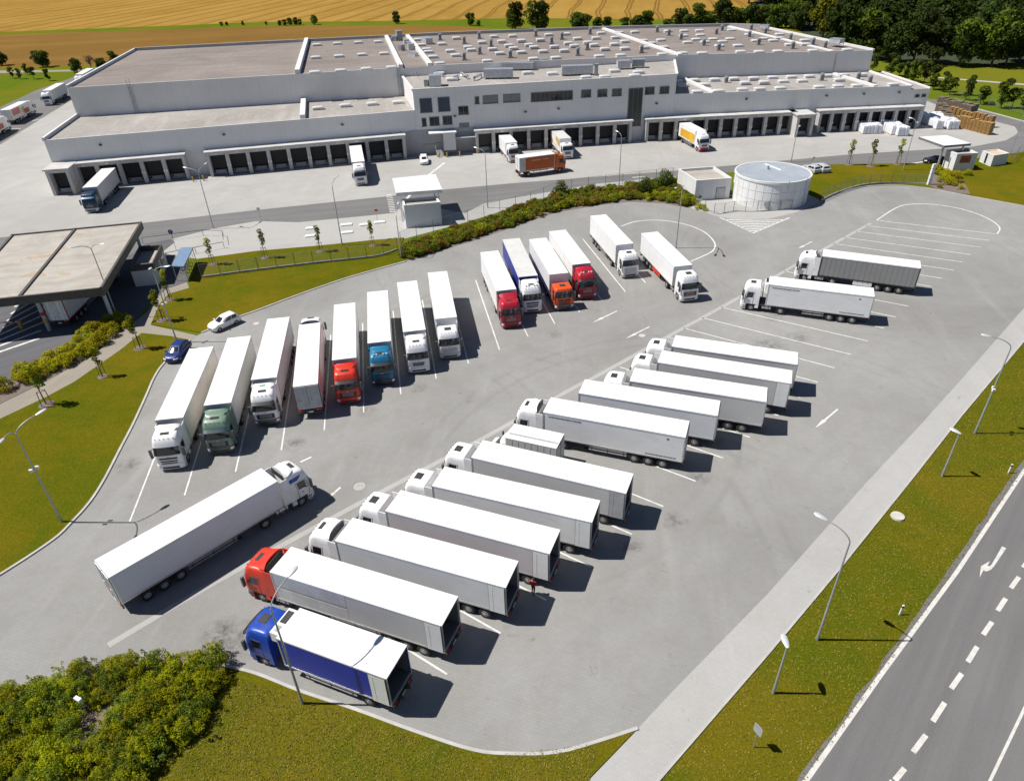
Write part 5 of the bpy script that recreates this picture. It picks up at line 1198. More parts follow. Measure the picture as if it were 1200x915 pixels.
# ------------------------------------------------------------------ gate canopy
def slab_thing(root,name,pts,z0,z1,mats,top_m=1,lip=.0):
    mb=MB();mb.prism(pts,z0,z1,0,top_m);return mb.build(name,mats,root)
BRN=mat('fascia_brown',(.085,.075,.068),.6,var=.15,space='pos');CZ=5.5
cBR,cFR=G(166.3,260.2,CZ),G(119.4,337.8,CZ);cBL=G(13.6,275.0,CZ);cFL=G(-60,357,CZ)
ct=thing('gate_canopy','large flat gatehouse canopy with brown edge and tan gravel roof over the entrance lanes','canopy')
pts=[(v.x,v.y) for v in (cFL,cFR,cBR,cBL)]
mb=MB();mb.prism(pts,CZ-1.05,CZ-.12,0,1);mb.build('roof_slab',[BRN,MATS['roof_gravel_tan']],ct)
mb=MB()
ring=pts+[pts[0]]
for a,b in zip(ring,ring[1:]):
    A_=Vector((*a,0));B_=Vector((*b,0));d=B_-A_;n=Vector((-d.y,d.x,0)).normalized()
    vs=[A_,B_,B_+n*.3,A_+n*.3];vs=[v+Vector((0,0,CZ-.14)) for v in vs]+[v+Vector((0,0,CZ+.06)) for v in vs]
    mb.add([tuple(v) for v in vs],[(3,2,1,0),(4,5,6,7),(0,1,5,4),(1,2,6,5),(2,3,7,6),(3,0,4,7)])
mb.build('roof_edge',BRN,ct)
# expansion joint across the roof
mb=MB();A_,B_=G(23,346.3,CZ),G(88.2,267.6,CZ);ribbon(mb,[(A_.x,A_.y),(B_.x,B_.y)],.35,CZ-.08,0,.14);mb.build('roof_joint',BRN,ct)
COLM=mat('column_blue_grey',(.42,.45,.48),.5)
for ci in (0,1,2,3,4,5):
    q_=lerp(lerp(pts[0],pts[1],(.06,.52,.97)[ci%3]),lerp(pts[3],pts[2],(.06,.5,.95)[ci%3]),.05 if ci<3 else .93);g=Vector((q_[0],q_[1],0));mb=MB();mb.cyl((0,0,0),.24,CZ-1.05,14);o=mb.build('column',COLM,ct);o.location=(g.x,g.y,.01)
    if ci==1:
        mb=MB();mb.cyl((0,0,1.2),.30,.5,12);mb.build('yellow_band',YEL,o);mb=MB();mb.cyl((0,0,2.2),.30,.5,12);mb.build('red_band',REDL,o)
for a,b,l in ((108,277,0),(117.7,286.2,0)): pass
# low concrete wall left of the lane
g0,g1=G(0,372,0),G(8,357,0)
# barrier
g=G(26,385);r=thing('barrier_gate','white and red barrier arm with a yellow post beside the hatched gate lane','barrier',(g.x,g.y,.012),math.atan2(G(-30,388).y-g.y,G(-30,388).x-g.x))
mb=MB();mb.box((0,0,.55),(.36,.36,1.1));mb.build('post',YEL,r)
mb=MB();mb.box((2.6,0,1.0),(5.0,.08,.12),0)
for k in range(5): mb.box((.7+k,0,1.0),(.45,.09,.13),1)
mb.build('arm',[M_WHITE,REDL],r)
# ------------------------------------------------------------------ gatehouse block beside the canopy
def block(name,label,cat,corners,ztop,wallm,roofm,par=.5,fascia=None,fh=0.0,thick=.28):
    """corners: photo positions of the parapet's top corners"""
    P4=[G(a,b,ztop) for a,b in corners];p2=[(v.x,v.y) for v in P4]
    r=thing(name,label,cat,(0,0,0))
    mb=MB();mb.prism(p2,0,ztop-par,0,1);mb.build('wall',[wallm,roofm],r)
    mb=MB();n=len(p2);c=Vector((sum(p[0] for p in p2)/n,sum(p[1] for p in p2)/n,0))
    for i in range(n):
        A_=Vector((*p2[i],0));B_=Vector((*p2[(i+1)%n],0));e=.03
        a2=A_+(c-A_).normalized()*thick*1.4;b2=B_+(c-B_).normalized()*thick*1.4
        A_=A_+(A_-c).normalized()*e;B_=B_+(B_-c).normalized()*e
        zb=ztop-par-fh-.01
        vs=[v+Vector((0,0,zb)) for v in (A_,B_,b2,a2)]+[v+Vector((0,0,ztop)) for v in (A_,B_,b2,a2)]
        mb.add([tuple(v) for v in vs],[(3,2,1,0),(4,5,6,7),(0,1,5,4),(1,2,6,5),(2,3,7,6),(3,0,4,7)])
    mb.build('parapet',fascia or wallm,r)
    return r,p2
gh,p2=block('gatehouse','small white flat roofed gatehouse with brown parapet beside the canopy','building',[(150.6,311.5),(178.7,308.5),(189.3,286.2),(163,288.5)],3.3,MATS['render_white'],MATS['roof_gravel_tan'],.75,BRN,.15)
def wall_window(parent,A_,B_,t0,t1,z0,z1,m=GLASS,name='window',fr=WFR):
    A_=Vector(A_);B_=Vector(B_);d=(B_-A_);L=d.length;an=math.atan2(d.y,d.x)
    mb=MB();mb.box(((t0+t1)/2*L,0,(z0+z1)/2),((t1-t0)*L,.10,z1-z0));o=mb.build(name,fr,parent);o.location=(A_.x,A_.y,0);o.rotation_euler=(0,0,an)
    mb=MB();mb.box(((t0+t1)/2*L,0,(z0+z1)/2),((t1-t0)*L-.14,.16,z1-z0-.14));mb.build('pane',m,o)
wall_window(gh,p2[1],p2[2],.15,.4,1.2,2.3);wall_window(gh,p2[1],p2[2],.55,.8,1.2,2.3)
# bicycle shelter
BLUER=mat('shelter_roof_blue',(.17,.25,.36),.4,var=.12)
q4=[G(a,b,2.5) for a,b in ((200.9,311.6),(215.5,313.0),(226.5,290.4),(211.4,290.2))];q2=[(v.x,v.y) for v in q4]
sh=thing('bicycle_shelter','open bicycle shelter with a slanted blue roof beside the gatehouse','shelter')
mb=MB();mb.prism(q2,2.40,[2.5,2.62,2.62,2.5]);mb.build('roof_panel',BLUER,sh)
for i,(a,b) in enumerate(q2):
    c=(sum(p[0] for p in q2)/4,sum(p[1] for p in q2)/4);a,b=a+(c[0]-a)*.08,b+(c[1]-b)*.08
    mb=MB();mb.tube([(a,b,0),(a,b,2.42)],.05,8);mb.build('post',GALV,sh)
for k in range(6):
    mb=MB();t=(k+.5)/6;x=q2[1][0]+(q2[2][0]-q2[1][0])*t;y=q2[1][1]+(q2[2][1]-q2[1][1])*t;mb.tube([(x+.05,y,0),(x+.05,y,2.4)],.025,6);mb.build('bar',GALV,sh)
def bicycle(x,y,rz,col,label):
    r=thing('bicycle',label,'bicycle',(x,y,.03),rz,'bicycles in the shelter')
    for xx in (-.52,.52):
        mb=MB();n=20;mb.rings([[(xx+(.33+.025*math.cos(a))*math.cos(t),.025*math.sin(a),.35+(.33+.025*math.cos(a))*math.sin(t)) for a in [2*math.pi*k/6 for k in range(6)]] for t in [2*math.pi*j/n for j in range(n+1)]],0,False,True);mb.build('wheel',RUBBER,r)
    mb=MB();P_=[(-.52,0,.35),(-.05,0,.30),(.36,0,.80),(-.2,0,.78)]
    for a,b in ((0,1),(1,2),(2,3),(3,1),(3,0)): mb.tube([P_[a],P_[b]],.025,6)
    mb.tube([(.52,0,.35),(.36,0,.80),(.33,0,1.0)],.025,6);mb.build('frame',col,r)
    mb=MB();mb.tube([(.3,-.28,1.02),(.36,0,1.0),(.3,.28,1.02)],.02,6);mb.build('handlebar',BLACK,r)
    mb=MB();mb.box((-.24,0,.90),(.26,.14,.06));mb.tube([(-.2,0,.78),(-.24,0,.88)],.02,6);mb.build('saddle',BLACK,r)
    mb=MB();mb.disc_y((-.05,.05,.30),.10,.02,12);mb.build('crank',GALV,r)
bx=[G(216.5,320),G(218.5,316.5),G(220,312.5)]
for g,c,l in zip(bx,('navy','grille','crimson'),('dark bicycle at the lawn end of the shelter','black bicycle parked in the middle of the shelter','dark red bicycle at the road end of the shelter')): bicycle(g.x,g.y,R(12),CABC[c],l)
# ------------------------------------------------------------------ kiosk with white canopy
kt=thing('weighbridge_kiosk','white flat roofed kiosk with a projecting white canopy beside the service road','kiosk')
K4=[G(a,b,4.0) for a,b in ((473.2,240.8),(516,236.8),(511.4,229.7),(470.7,233.3))];k2=[(v.x,v.y) for v in K4]
mb=MB();mb.prism(k2,0,3.6,0,1);mb.build('wall',[mat('kiosk_grey_white',(.62,.63,.64),.6,var=.06,space='pos',scale=.4),MATS['roof_gravel_tan']],kt)
mb=MB();c=(sum(p[0] for p in k2)/4,sum(p[1] for p in k2)/4)
for i in range(4):
    A_=Vector((*k2[i],0));B_=Vector((*k2[(i+1)%4],0));cc=Vector((*c,0));a2=A_+(cc-A_).normalized()*.35;b2=B_+(cc-B_).normalized()*.35;A_=A_+(A_-cc).normalized()*.02;B_=B_+(B_-cc).normalized()*.02
    vs=[v+Vector((0,0,3.58)) for v in (A_,B_,b2,a2)]+[v+Vector((0,0,4.0)) for v in (A_,B_,b2,a2)]
    mb.add([tuple(v) for v in vs],[(3,2,1,0),(4,5,6,7),(0,1,5,4),(1,2,6,5),(2,3,7,6),(3,0,4,7)])
mb.build('parapet',MATS['render_white'],kt)
CK=5.4
C4=[G(a,b,CK) for a,b in ((464.1,226.2),(518.3,222.2),(510.4,204.1),(459.6,209.1))];c2=[(v.x,v.y) for v in C4]
mb=MB();mb.prism(c2,CK-.55,CK,0,1);mb.build('canopy_roof',[mat('canopy_edge',(.60,.60,.60),.5),M_WHITE],kt)
mb=MB()
for t in (.25,.5,.75): 
    a=lerp(c2[0],c2[3],t);b=lerp(c2[1],c2[2],t);ribbon(mb,[a,b],.10,CK-.02,0,.05)
mb.build('roof_seam',M_WHITE,kt)
for i,(tx,ty) in enumerate(((.08,.12),(.92,.12),(.08,.88),(.92,.88))):
    a=lerp(c2[0],c2[1],tx);b=lerp(c2[3],c2[2],tx);p=lerp(a,b,ty);mb=MB();mb.box((p[0],p[1],(CK-.55)/2),(.25,.25,CK-.55));mb.build('column',M_WHITE,kt)
wall_window(kt,k2[3],k2[0],.2,.7,1.1,2.4);wall_window(kt,k2[3],k2[2],.1,.9,1.0,2.6)
for i,((a,b),l) in enumerate(zip([(365,268),(364.7,277),(406,264),(406.8,273),(428,263.8),(445,261)],('left upper','left lower behind the sapling','middle upper','middle lower','next to the red sign','nearest the zebra crossing'))):
    g=G(a,b);mb=MB();mb.box((0,0,.09),(1.9,1.0,.16),0);mb.box((0,0,.19),(1.6,.8,.05),0)
    tag(mb.build('concrete_cover',M_WHITE,None,loc=(g.x,g.y,.018),rz=R(12)),'white slab cover in the pale gravel bed, '+l,'cover','white slab covers in the gravel bed')
# ------------------------------------------------------------------ tank and pump house
TZ=4.8
l_,r_=G(858.6,203,TZ),G(945.6,209,TZ);tc=(l_+r_)/2;TR=(r_-l_).length/2*.985
bf=G(898,246);dv=Vector((bf.x,bf.y,0)).normalized();TR=6.45;tc=bf+dv*TR
tk=thing('water_tank','large round pale concrete water tank with a flat blue grey roof and metal bands','tank',(tc.x,tc.y,.02))
TKM,t=newmat('tank_concrete');p=t.obj()
a=t.noise(t.map(p,(1,1,.12)),.8,6,.7);b=t.noise(p,.3,4)
t.col(t.mix(t.ramp(a,.45,.75,0,.6),t.mix(b,(.68,.68,.66),(.76,.76,.75)),(.50,.49,.46)));t.b.inputs['Roughness'].default_value=.7
mb=MB();mb.cyl((0,0,0),TR,TZ-.16,72);mb.build('shell',TKM,tk)
mb=MB();n=72;mb.rings([[(q*math.cos(t_),q*math.sin(t_),z) for t_ in [2*math.pi*k/n for k in range(n)]] for q,z in ((TR-.05,TZ-.35),(TR+.12,TZ-.35),(TR+.12,TZ),(TR-.16,TZ),(TR-.18,TZ-.04))],0,False,True);mb.build('rim',MATS['render_white'],tk)
TRF=mat('tank_roof',(.32,.36,.40),.5,var=.1,space='pos',scale=.25,dirt=((.50,.53,.56),.6))
mb=MB();mb.cyl((0,0,TZ-.14),TR-.19,.10,72,0,None,False);mb.build('roof_cover',TRF,tk)
mb=MB()
for k in range(30):
    t_=2*math.pi*k/30;mb.box(((TR+.005)*math.cos(t_),(TR+.005)*math.sin(t_),(TZ-.4)/2),(.04,.05,TZ-.45),0,t_)
mb.build('band',mat('band_grey',(.58,.58,.57),.6),tk)
mb=MB()
for z in (1.5,3.0):
    n=72;mb.rings([[((TR+q)*math.cos(t_),(TR+q)*math.sin(t_),z+zz) for t_ in [2*math.pi*k/n for k in range(n)]] for q,zz in ((0,-.03),(.03,-.03),(.03,.03),(0,.03))],0,False,True)
mb.build('hoop',MATS['band_grey'],tk)
mb=MB();mb.tube([(0.2,4.9,TZ-.08),(1.7,.6,TZ-.08)],.14,8);mb.build('roof_walkway',M_WHITE,tk)
mb=MB();mb.cyl((-.4,1.6,TZ-.12),.22,.7,12);mb.build('roof_vent',GALV,tk)
t_=R(-112);mb=MB();mb.cyl((0,0,0),.48,.16,20);o=mb.build('hatch',mat('hatch_grey',(.35,.36,.37),.5),tk);o.location=((TR)*math.cos(t_),(TR)*math.sin(t_),1.0);o.rotation_euler=(0,R(90),t_)
for t0,z1,nm in ((R(-85),TZ-.5,'downpipe'),(R(-50),TZ-.5,'ladder')):
    mb=MB();x,y=(TR+.15)*math.cos(t0),(TR+.15)*math.sin(t0);mb.tube([(x,y,3.6 if nm=='downpipe' else 0),(x,y,z1+.8)],.06,6)
    if nm=='ladder':
        mb.tube([(x+.5,y+.18,0),(x+.5,y+.18,z1+.8)],.05,6)
    mb.build(nm,GALV,tk)
HZ=zat(G2(814.7,235.6),211.5)
ph,h2=block('pump_house','small white flat roofed pump house with grey double door beside the round tank','building',[(816.2,211.5),(857.7,208.5),(836.6,194.9),(795.2,198)],HZ,MATS['render_white'],MATS['roof_gravel_tan'],.45)
dA,dB=Vector(h2[0]),Vector(h2[1])
if (dB-dA).length>0:
    wall_window(ph,h2[0],h2[1],.60,.86,.05,HZ-1.6,CABC['silver'],'door',WFR);wall_window(ph,h2[0],h2[1],.13,.20,.5,.9,BLACK,'vent')
# ------------------------------------------------------------------ booth, cabin, small canopy at the right
bo_,b2=block('security_booth','white booth with a red picture panel on its wall, beside the small white canopy','booth',[(1122.3,180.2),(1146.5,179.4),(1133.5,173.2),(1109.6,176.0)],zat(G2(1118,201),180.2),MATS['render_white'],MATS['roof_gravel_tan'],.35)
wall_window(bo_,b2[0],b2[1],.22,.72,1.6,2.95,mat('picture_red',(.30,.06,.035),.5,var=.6,scale=3.0),'picture_panel',mat('picture_frame',(.10,.03,.05),.5))
wall_window(bo_,b2[3],b2[0],.52,.58,.4,2.4,GLASS,'window')
cb_,b3=block('site_cabin','white site cabin with a tan roof at the right edge of the service road','cabin',[(1165.0,182.3),(1183.0,179.5),(1169.5,174.7),(1151.5,176.7)],zat(G2(1161.5,196),182.3),MATS['render_white'],mat('cabin_roof_tan',(.56,.44,.31),.8),.12)
wall_window(cb_,b3[3],b3[0],.40,.55,.3,2.2,GLASS,'door')
wc=thing('canopy','small white flat canopy with grey edge on a post over the black car','canopy')
W4=[G(a,b,4.6) for a,b in ((1076.8,160.5),(1106.5,170.9),(1138.2,168.2),(1109,158.4))];w2=[(v.x,v.y) for v in W4]
mb=MB();mb.prism(w2,4.15,4.6,0,1);mb.build('roof_slab',[mat('edge_grey',(.16,.16,.165),.5),M_WHITE],wc)
for t,s in ((.88,.12),(.9,.85)):
    a=lerp(w2[0],w2[1],t);b=lerp(w2[3],w2[2],t);p_=lerp(a,b,s);mb=MB();mb.box((p_[0],p_[1],2.07),(.3,.3,4.15));mb.build('column',GALV,wc)
g=G(1088,217);tt=thing('stone_pylon','tall slim white marker pylon at the corner of the planted bed','pylon',(g.x,g.y,.1),R(15))
mb=MB();mb.box((0,0,1.9),(.7,.35,3.8),0,0,.94);mb.build('shaft',M_WHITE,tt)
for z in (1.0,2.0,3.0): mb=MB();mb.box((0,0,z),(.72,.37,.03));mb.build('joint',WFR,tt)
# ------------------------------------------------------------------ pallets
WRAP=mat('pallet_wrap',(.74,.75,.79),.35,var=.05,scale=2,bump=.03,bscale=5);WOOD=mat('pallet_wood',(.40,.24,.08),.8,var=.3,scale=3);WOODG=mat('pallet_wood_grey',(.20,.16,.12),.85,var=.3,scale=3)
def wrapped_mesh():
    mb=MB();mb.rings([[(x*k,y*k2_,z) for x,y in ((-.5,-.62),(-.6,-.5),(-.6,.5),(-.5,.62),(.5,.62),(.6,.5),(.6,-.5),(.5,-.62))] for z,k,k2_ in ((.16,1,1),(.6,1.02,1.02),(1.2,.99,1.0),(1.85,1.0,.99),(1.95,.93,.93))],0,True,True)
    mb.box((0,0,.08),(1.15,1.2,.15),1);return mb.mesh('wrapped_pallet',[WRAP,WOOD])
WPM=wrapped_mesh()
uy=Vector((.998,-.05))
def rows(p0,nu,nv,lab,group,du=.88,dv=1.27,skip=()):
    g=Vector(p0);u=uy;v=Vector((-uy.y,uy.x))
    for i in range(nu):
        for j in range(nv):
            if (i,j) in skip: continue
            x=g.x+u.x*du*i+v.x*dv*j+random.uniform(-.06,.06);y=g.y+u.y*du*i+v.y*dv*j+random.uniform(-.06,.06)
            o=put('wrapped_pallet',WPM,None,(x,y,.012),math.atan2(u.y,u.x)+random.uniform(-.03,.03))
            o.scale=(.68,.97,random.uniform(.93,1.05));tag(o,lab,'pallet',group)
ga_='white wrapped pallets in the middle of the yard';gb_='white wrapped pallets beside the timber stacks'
rows((84.0,166.6),5,7,'white wrapped pallet in the long close packed block in front of the right hand docks',ga_)
rows((89.7,163.6),4,9,'white wrapped pallet in the shorter block at the lamp end of the yard',ga_,skip=((0,0),))
rows((102.0,168.4),2,8,'white wrapped pallet in the narrow row beside the timber pallet stacks',gb_)
rows((104.6,168.0),3,8,'white wrapped pallet in the wider row next to the timber pallet stacks',gb_)
def pallet_stack_mesh(n,m):
    mb=MB()
    for k in range(n):
        z=.155*k
        for y in (-.36,0,.36): mb.box((0,y,z+.055),(1.18,.11,.09))
        mb.box((0,0,z+.122),(1.2,.80,.022));mb.box((0,0,z+.011),(1.2,.78,.018))
    return mb.mesh('pallet_stack',[m])
PS=[pallet_stack_mesh(n,WOOD) for n in (15,16,17)];PG=[pallet_stack_mesh(n,WOODG) for n in (12,14)]
def stacks(p0,p1,n,meshes,lab,group,rowsn=1,dz=0):
    a,b=G(*p0),G(*p1);d=(b-a);h=math.atan2(d.y,d.x);nn=Vector((-d.y,d.x,0)).normalized()
    for j in range(rowsn):
        for i in range(n):
            p_=a+d*(i/(n-1))+nn*(-1.0*j)
            tag(put('pallet_stack',random.choice(meshes),None,(p_.x,p_.y,.012),h+math.pi/2+random.uniform(-.03,.03)),lab,'pallet stack',group)
L1=math.dist(G2(1158,158.5),G2(1122,146.5))
stacks((1158,158.0),(1121,148.2),max(8,int(L1/.95)),PS,'tall stack of honey coloured wooden pallets in the front row of the timber yard','wooden pallet stacks, front row')
L2=math.dist(G2(1160,148),G2(1112,137.5))
stacks((1159.5,149.6),(1113,138.2),max(10,int(L2/.95)),PS,'tall stack of honey coloured wooden pallets in the back row of the timber yard','wooden pallet stacks, back row')
stacks((1107,146.5),(1098,131),10,PG,'weathered dark pallet stack between the docks and the honey coloured stacks','weathered pallet stacks',2)
stacks((1137,133),(1100,123.5),12,PG,'low grey brown pallet stack behind the honey coloured stacks','grey pallet stacks behind',2)
# ------------------------------------------------------------------ fences
def fence(label,pts,n,h=2.0,plinth=.25,z0=.02,name='mesh_fence'):
    r=thing(name,label,'fence',(0,0,0))
    pl=smooth(pts,4) if len(pts)>2 else pts
    ln=[0]
    for a,b in zip(pl,pl[1:]): ln.append(ln[-1]+math.dist(a,b))
    def at(s):
        for i in range(len(pl)-1):
            if s<=ln[i+1]+1e-6: return lerp(pl[i],pl[i+1],(s-ln[i])/max(1e-6,ln[i+1]-ln[i]))
        return pl[-1]
    pm=cached(('fpost',h),lambda:(lambda q:(q.tube([(0,0,0),(0,0,h)],.045,6),q.mesh('post',[mat('fence_green_grey',(.17,.20,.19),.5,metal=.3)]))[1])(MB()))
    ps=[at(ln[-1]*k/n) for k in range(n+1)]
    for p_ in ps: put('post',pm,r,(p_[0],p_[1],z0))
    mb=MB()
    for a,b in zip(ps,ps[1:]):
        for z in [h*.98]+[plinth+.1+(h-plinth-.1)*k/7 for k in range(7)]:
            mb.tube([(a[0],a[1],z+z0),(b[0],b[1],z+z0)],.012 if z<h*.95 else .022,4,0,False)
    mb.build('wire_mesh',MATS['fence_green_grey'],r)
    if plinth:
        mb=MB();ribbon(mb,pl,.12,z0-.02,0,plinth);mb.build('plinth',KERBM,r)
    return r
fence('long mesh fence with pale plinth across the upper lawn, starting at the bicycle shelter',px((236.7,326),(300,317.5),(380,308),(440,301.5),(466,293.5)),11,2.1,.25,.1)
fence('grey mesh fence along the top of the planted strip beside the kiosk and service road',px((470,286),(500,274),(545,260.5),(585,248.5),(623,237.5),(665,223.5),(740,214),(788,208.5)),17,2.0,.0,.03)
fence('curved mesh fence with pale plinth on the lawn edge right of the tank',px((962,236),(983,226.4),(1013,217.8),(1051,215.8),(1086,216.8)),12,1.9,.35,.05)
fence('grey mesh fence in front of the tank and pump house, around the paved apron',px((814,244.5),(826,247.5),(841,251.5),(857,248),(880,248.5),(905,247),(927,246.3)),9,1.8,.12,.03)
fence('grey mesh fence at the far right bend of the service road below the saplings',px((1184,192),(1196,180),(1212,172)),3,2.0,.0,.05)
fence('grey mesh fence along the meadow behind the timber stacks, under the young trees',px((1088,98),(1110,108),(1135,118),(1165,126),(1200,136),(1240,150)),16,2.0,.0,.02)
fence('low railing on the gravel edge beside the gatehouse and blue sign',px((168,287.5),(200,289.5),(226,286),(262,284)),5,1.2,.0,.02,'railing') if False else None
r=thing('railing','black tubular railing on the gravel edge beside the blue round sign','railing')
for a,b in (((168,285.5),(238.5,276.3)),((196,303.5),(263,290.5)),((238.5,276.3),(262,277)),((262,277),(263.5,287.5))):
    A_,B_=G(*a),G(*b);mb=MB();mb.tube([(A_.x,A_.y,1.0),(B_.x,B_.y,1.0)],.04,6);mb.build('rail',BLACK,r)
for a in ((168,285.5),(203,281),(238.5,276.3),(196,303.5),(230,297),(263,290.5),(262,277)):
    A_=G(*a);mb=MB();mb.tube([(A_.x,A_.y,0),(A_.x,A_.y,1.0)],.035,6);mb.build('post',BLACK,r)
# ------------------------------------------------------------------ street lamps
HEADM=mat('lamp_head',(.66,.68,.69),.35,metal=.3);POLE=mat('lamp_pole',(.36,.38,.39),.5,metal=.4)
def head_mesh():
    mb=MB();rs=[]
    for x,w_,h_ in ((0,.06,.06),(.08,.11,.08),(.35,.17,.11),(.6,.16,.10),(.74,.08,.05)):
        rs.append([(x,w_*math.cos(t),h_*.7*math.sin(t)*(1 if math.sin(t)>0 else .45)) for t in [2*math.pi*k/12 for k in range(12)]])
    mb.rings(rs,0,True,True);return mb.mesh('lamp_head',[HEADM])
HM=head_mesh()
def lamp(label,base,arms,H=9.0,armlen=1.7,rise=.9,z0=.1,box=None,scale=1.0,straight=False):
    """arms: photo positions of the lamp heads"""
    g=G(*base);r=thing('street_lamp',label,'street lamp',(g.x,g.y,z0*.5),0,'street lamps')
    top=H-(rise if not straight else 0)
    mb=MB();mb.tube([(0,0,0),(0,0,.9),(0,0,1.0),(0,0,top)],[.105,.10,.085,.052],10);mb.build('pole',POLE,r)
    for hp in arms:
        q_=G(*hp,H);d=Vector((q_.x-g.x,q_.y-g.y));L=min(3.0,max(.3,d.length)) if not straight else .12;an=math.atan2(d.y,d.x)
        u=Vector((math.cos(an),math.sin(an)))
        if not straight:
            pts=[(u.x*L*(1-math.cos(t)) ,u.y*L*(1-math.cos(t)),top+rise*math.sin(t)) for t in [math.pi/2*k/8 for k in range(9)]]
            mb=MB();mb.tube(pts,.042,8);mb.build('arm',POLE,r)
            ex=pts[-1]
        else: ex=(0,0,top-.02)
        o=put('lamp_head',HM,r,(ex[0]-u.x*.12,ex[1]-u.y*.12,ex[2]));o.rotation_euler=(0,-.12,an);o.scale=(scale*1.15,)*3
    if box:
        for dy in (-.22,.22):
            mb=MB();mb.box((dy*.6,dy,H*box),(.28,.16,.22));mb.build('camera_box',M_WHITE,r)
    return r
lamp('two headed lamp post with white camera boxes on the lawn at the left edge',(73,612),[(4,515),(44,486)],10.3,box=.58)
lamp('single headed curved lamp post on the bottom lawn, in front of the blue lorry',(354.9,824.8),[(339,675)],10.3)
lamp('tall curved lamp post on the verge between pavement and road, nearest the turn arrow',(957.3,749.5),[(967,609)],10.3)
lamp('short straight lamp post on the verge near the bottom right road edge',(905.9,812),[(921.4,755)],4.8,straight=True,scale=1.1)
lamp('short straight lamp post beside the pavement, below the round concrete cover',(1103.7,558.2),[(1120,506)],4.8,straight=True,scale=1.1) if False else lamp('short straight lamp post on the verge beside the pavement, left of the tall camera lamp',(1103.7,558.2),[(1120,506)],4.8,straight=True,scale=1.1)
lamp('tall curved lamp post with white camera boxes on the upper verge beside the pavement',(1142,508),[(1160,395)],10.3,box=.5)
lamp('two headed lamp post standing in the painted loop behind the red skirted lorry',(792,291),[(785,227),(803,224)],10.3,z0=.03)
lamp('two headed lamp post rising in front of the gate canopy roof',(137.8,372),[(88,290.4),(117.7,286.6)],10.4)
lamp('two headed lamp post with a camera box by the footpath above the blue car',(207.5,401),[(177,314.5),(193,313)],10.1,box=.52)
lamp('two headed yard lamp in front of the gap in the left dock row',(250.3,268),[(218.8,197),(240,193)],10.3,z0=.03)
lamp('thin lamp post on the upper lawn beside the white slab covers',(401,287.4),[(394,208.5)],10.3)
lamp('lamp post at the end of the lawn fence beside the kiosk corner',(470.3,303),[(468,236)],7.5,straight=False)
lamp('curved lamp post in the planted strip just right of the white canopied kiosk',(571.6,243.9),[(559,174)],10.3)
lamp('lamp post in the planted strip in front of the right end of the office docks',(725,222.5),[(724,155)],10.3)
lamp('lamp post behind the round tank, in front of the projecting dock',(927,190),[(937,148)],6.4,z0=.03)
lamp('two headed lamp post on the right lawn in front of the white wrapped pallets',(1058,200),[(1069,139.4),(1075,144)],9.6)
lamp('lamp post at the right edge beside the site cabin, reaching above the bend',(1183,182),[(1203,118)],10.3)
# ------------------------------------------------------------------ signs
def sign(label,base,H,kind,rz,col=None,z0=.05):
    g=G(*base);r=thing('traffic_sign',label,'sign',(g.x,g.y,z0),rz)
    mb=MB();mb.tube([(0,0,0),(0,0,H)],.04,8);mb.build('pole',GALV,r)
    mb=MB()
    if kind=='round':
        mb.disc_y((0,-.06,H-.35),.38,.03,24,0);p_=mb.build('panel',CABC['blue'],r)
        mb=MB();mb.box((0,-.08,H-.42),(.09,.02,.34));mb.rings([[(-.17,-.09,H-.30),(.17,-.09,H-.30),(.17,-.07,H-.30),(-.17,-.07,H-.30)],[(-.01,-.09,H-.10),(.01,-.09,H-.10),(.01,-.07,H-.10),(-.01,-.07,H-.10)]],0,True,False);mb.build('arrow',M_WHITE,p_)
    elif kind=='back':
        mb.rings([[(x,-.05,H-.3+z*.45) for x,z in ((-.42,.75),(-.30,.95),(.30,.95),(.42,.75),(.42,-.75),(.30,-.95),(-.30,-.95),(-.42,-.75))],[(x,-.08,H-.3+z*.45) for x,z in ((-.42,.75),(-.30,.95),(.30,.95),(.42,.75),(.42,-.75),(.30,-.95),(-.30,-.95),(-.42,-.75))]],0,True,False);p_=mb.build('panel',mat('sign_back_grey',(.48,.52,.56),.4,metal=.4),r)
        mb=MB();mb.box((0,.0,H-.1),(.5,.05,.06));mb.box((0,.0,H-.5),(.5,.05,.06));mb.build('bracket',ALU,p_)
    else:
        mb.box((0,-.05,H-.25),(.5,.03,.4));mb.build('panel',col,r)
    return r
sign('blue round road sign with white arrow on a slim post beside the black railing',(206.5,293),3.4,'round',R(0))
sg_=sign('small traffic sign seen from behind at the bottom of the right verge',(882.6,875.7),2.3,'back',R(-62),z0=.06);sg_.scale=(.72,.72,.95)
sign('small red sign on a thin post by the slab covers beside the kiosk',(442.5,259.5),2.2,'box',R(10),REDL)
sign('thin post with a tiny grey board on the gravel edge below the service road',(305.5,257.5),2.2,'box',R(10),GALV)
for (a,b),l in (((1181.5,552.5),'white and black roadside marker post on the verge, level with the short lamp'),((1054,718.3),'tiny white marker post on the verge beside the tall lamp')):
    g=G(a,b+2);r=thing('marker_post',l,'marker post',(g.x,g.y,.05))
    mb=MB();mb.box((0,0,.5),(.12,.10,1.0));mb.build('post',M_WHITE,r);mb=MB();mb.box((0,0,.82),(.125,.105,.16));mb.build('black_band',BLACK,r)
g=G(108,845);r=thing('floodlight','small white floodlight box on a short post between the big bottom left shrubs','floodlight',(g.x,g.y,.05),R(-25))
mb=MB();mb.tube([(0,0,0),(0,0,2.3)],.03,6);mb.build('post',GALV,r);mb=MB();mb.box((0,0,2.4),(.5,.22,.22));mb.build('lamp_box',M_WHITE,r)
g=G(727.5,222);r=thing('sign_board','small white ground box at the foot of the planted strip lamp','utility box',(g.x+.6,g.y-.4,.05)) if False else None
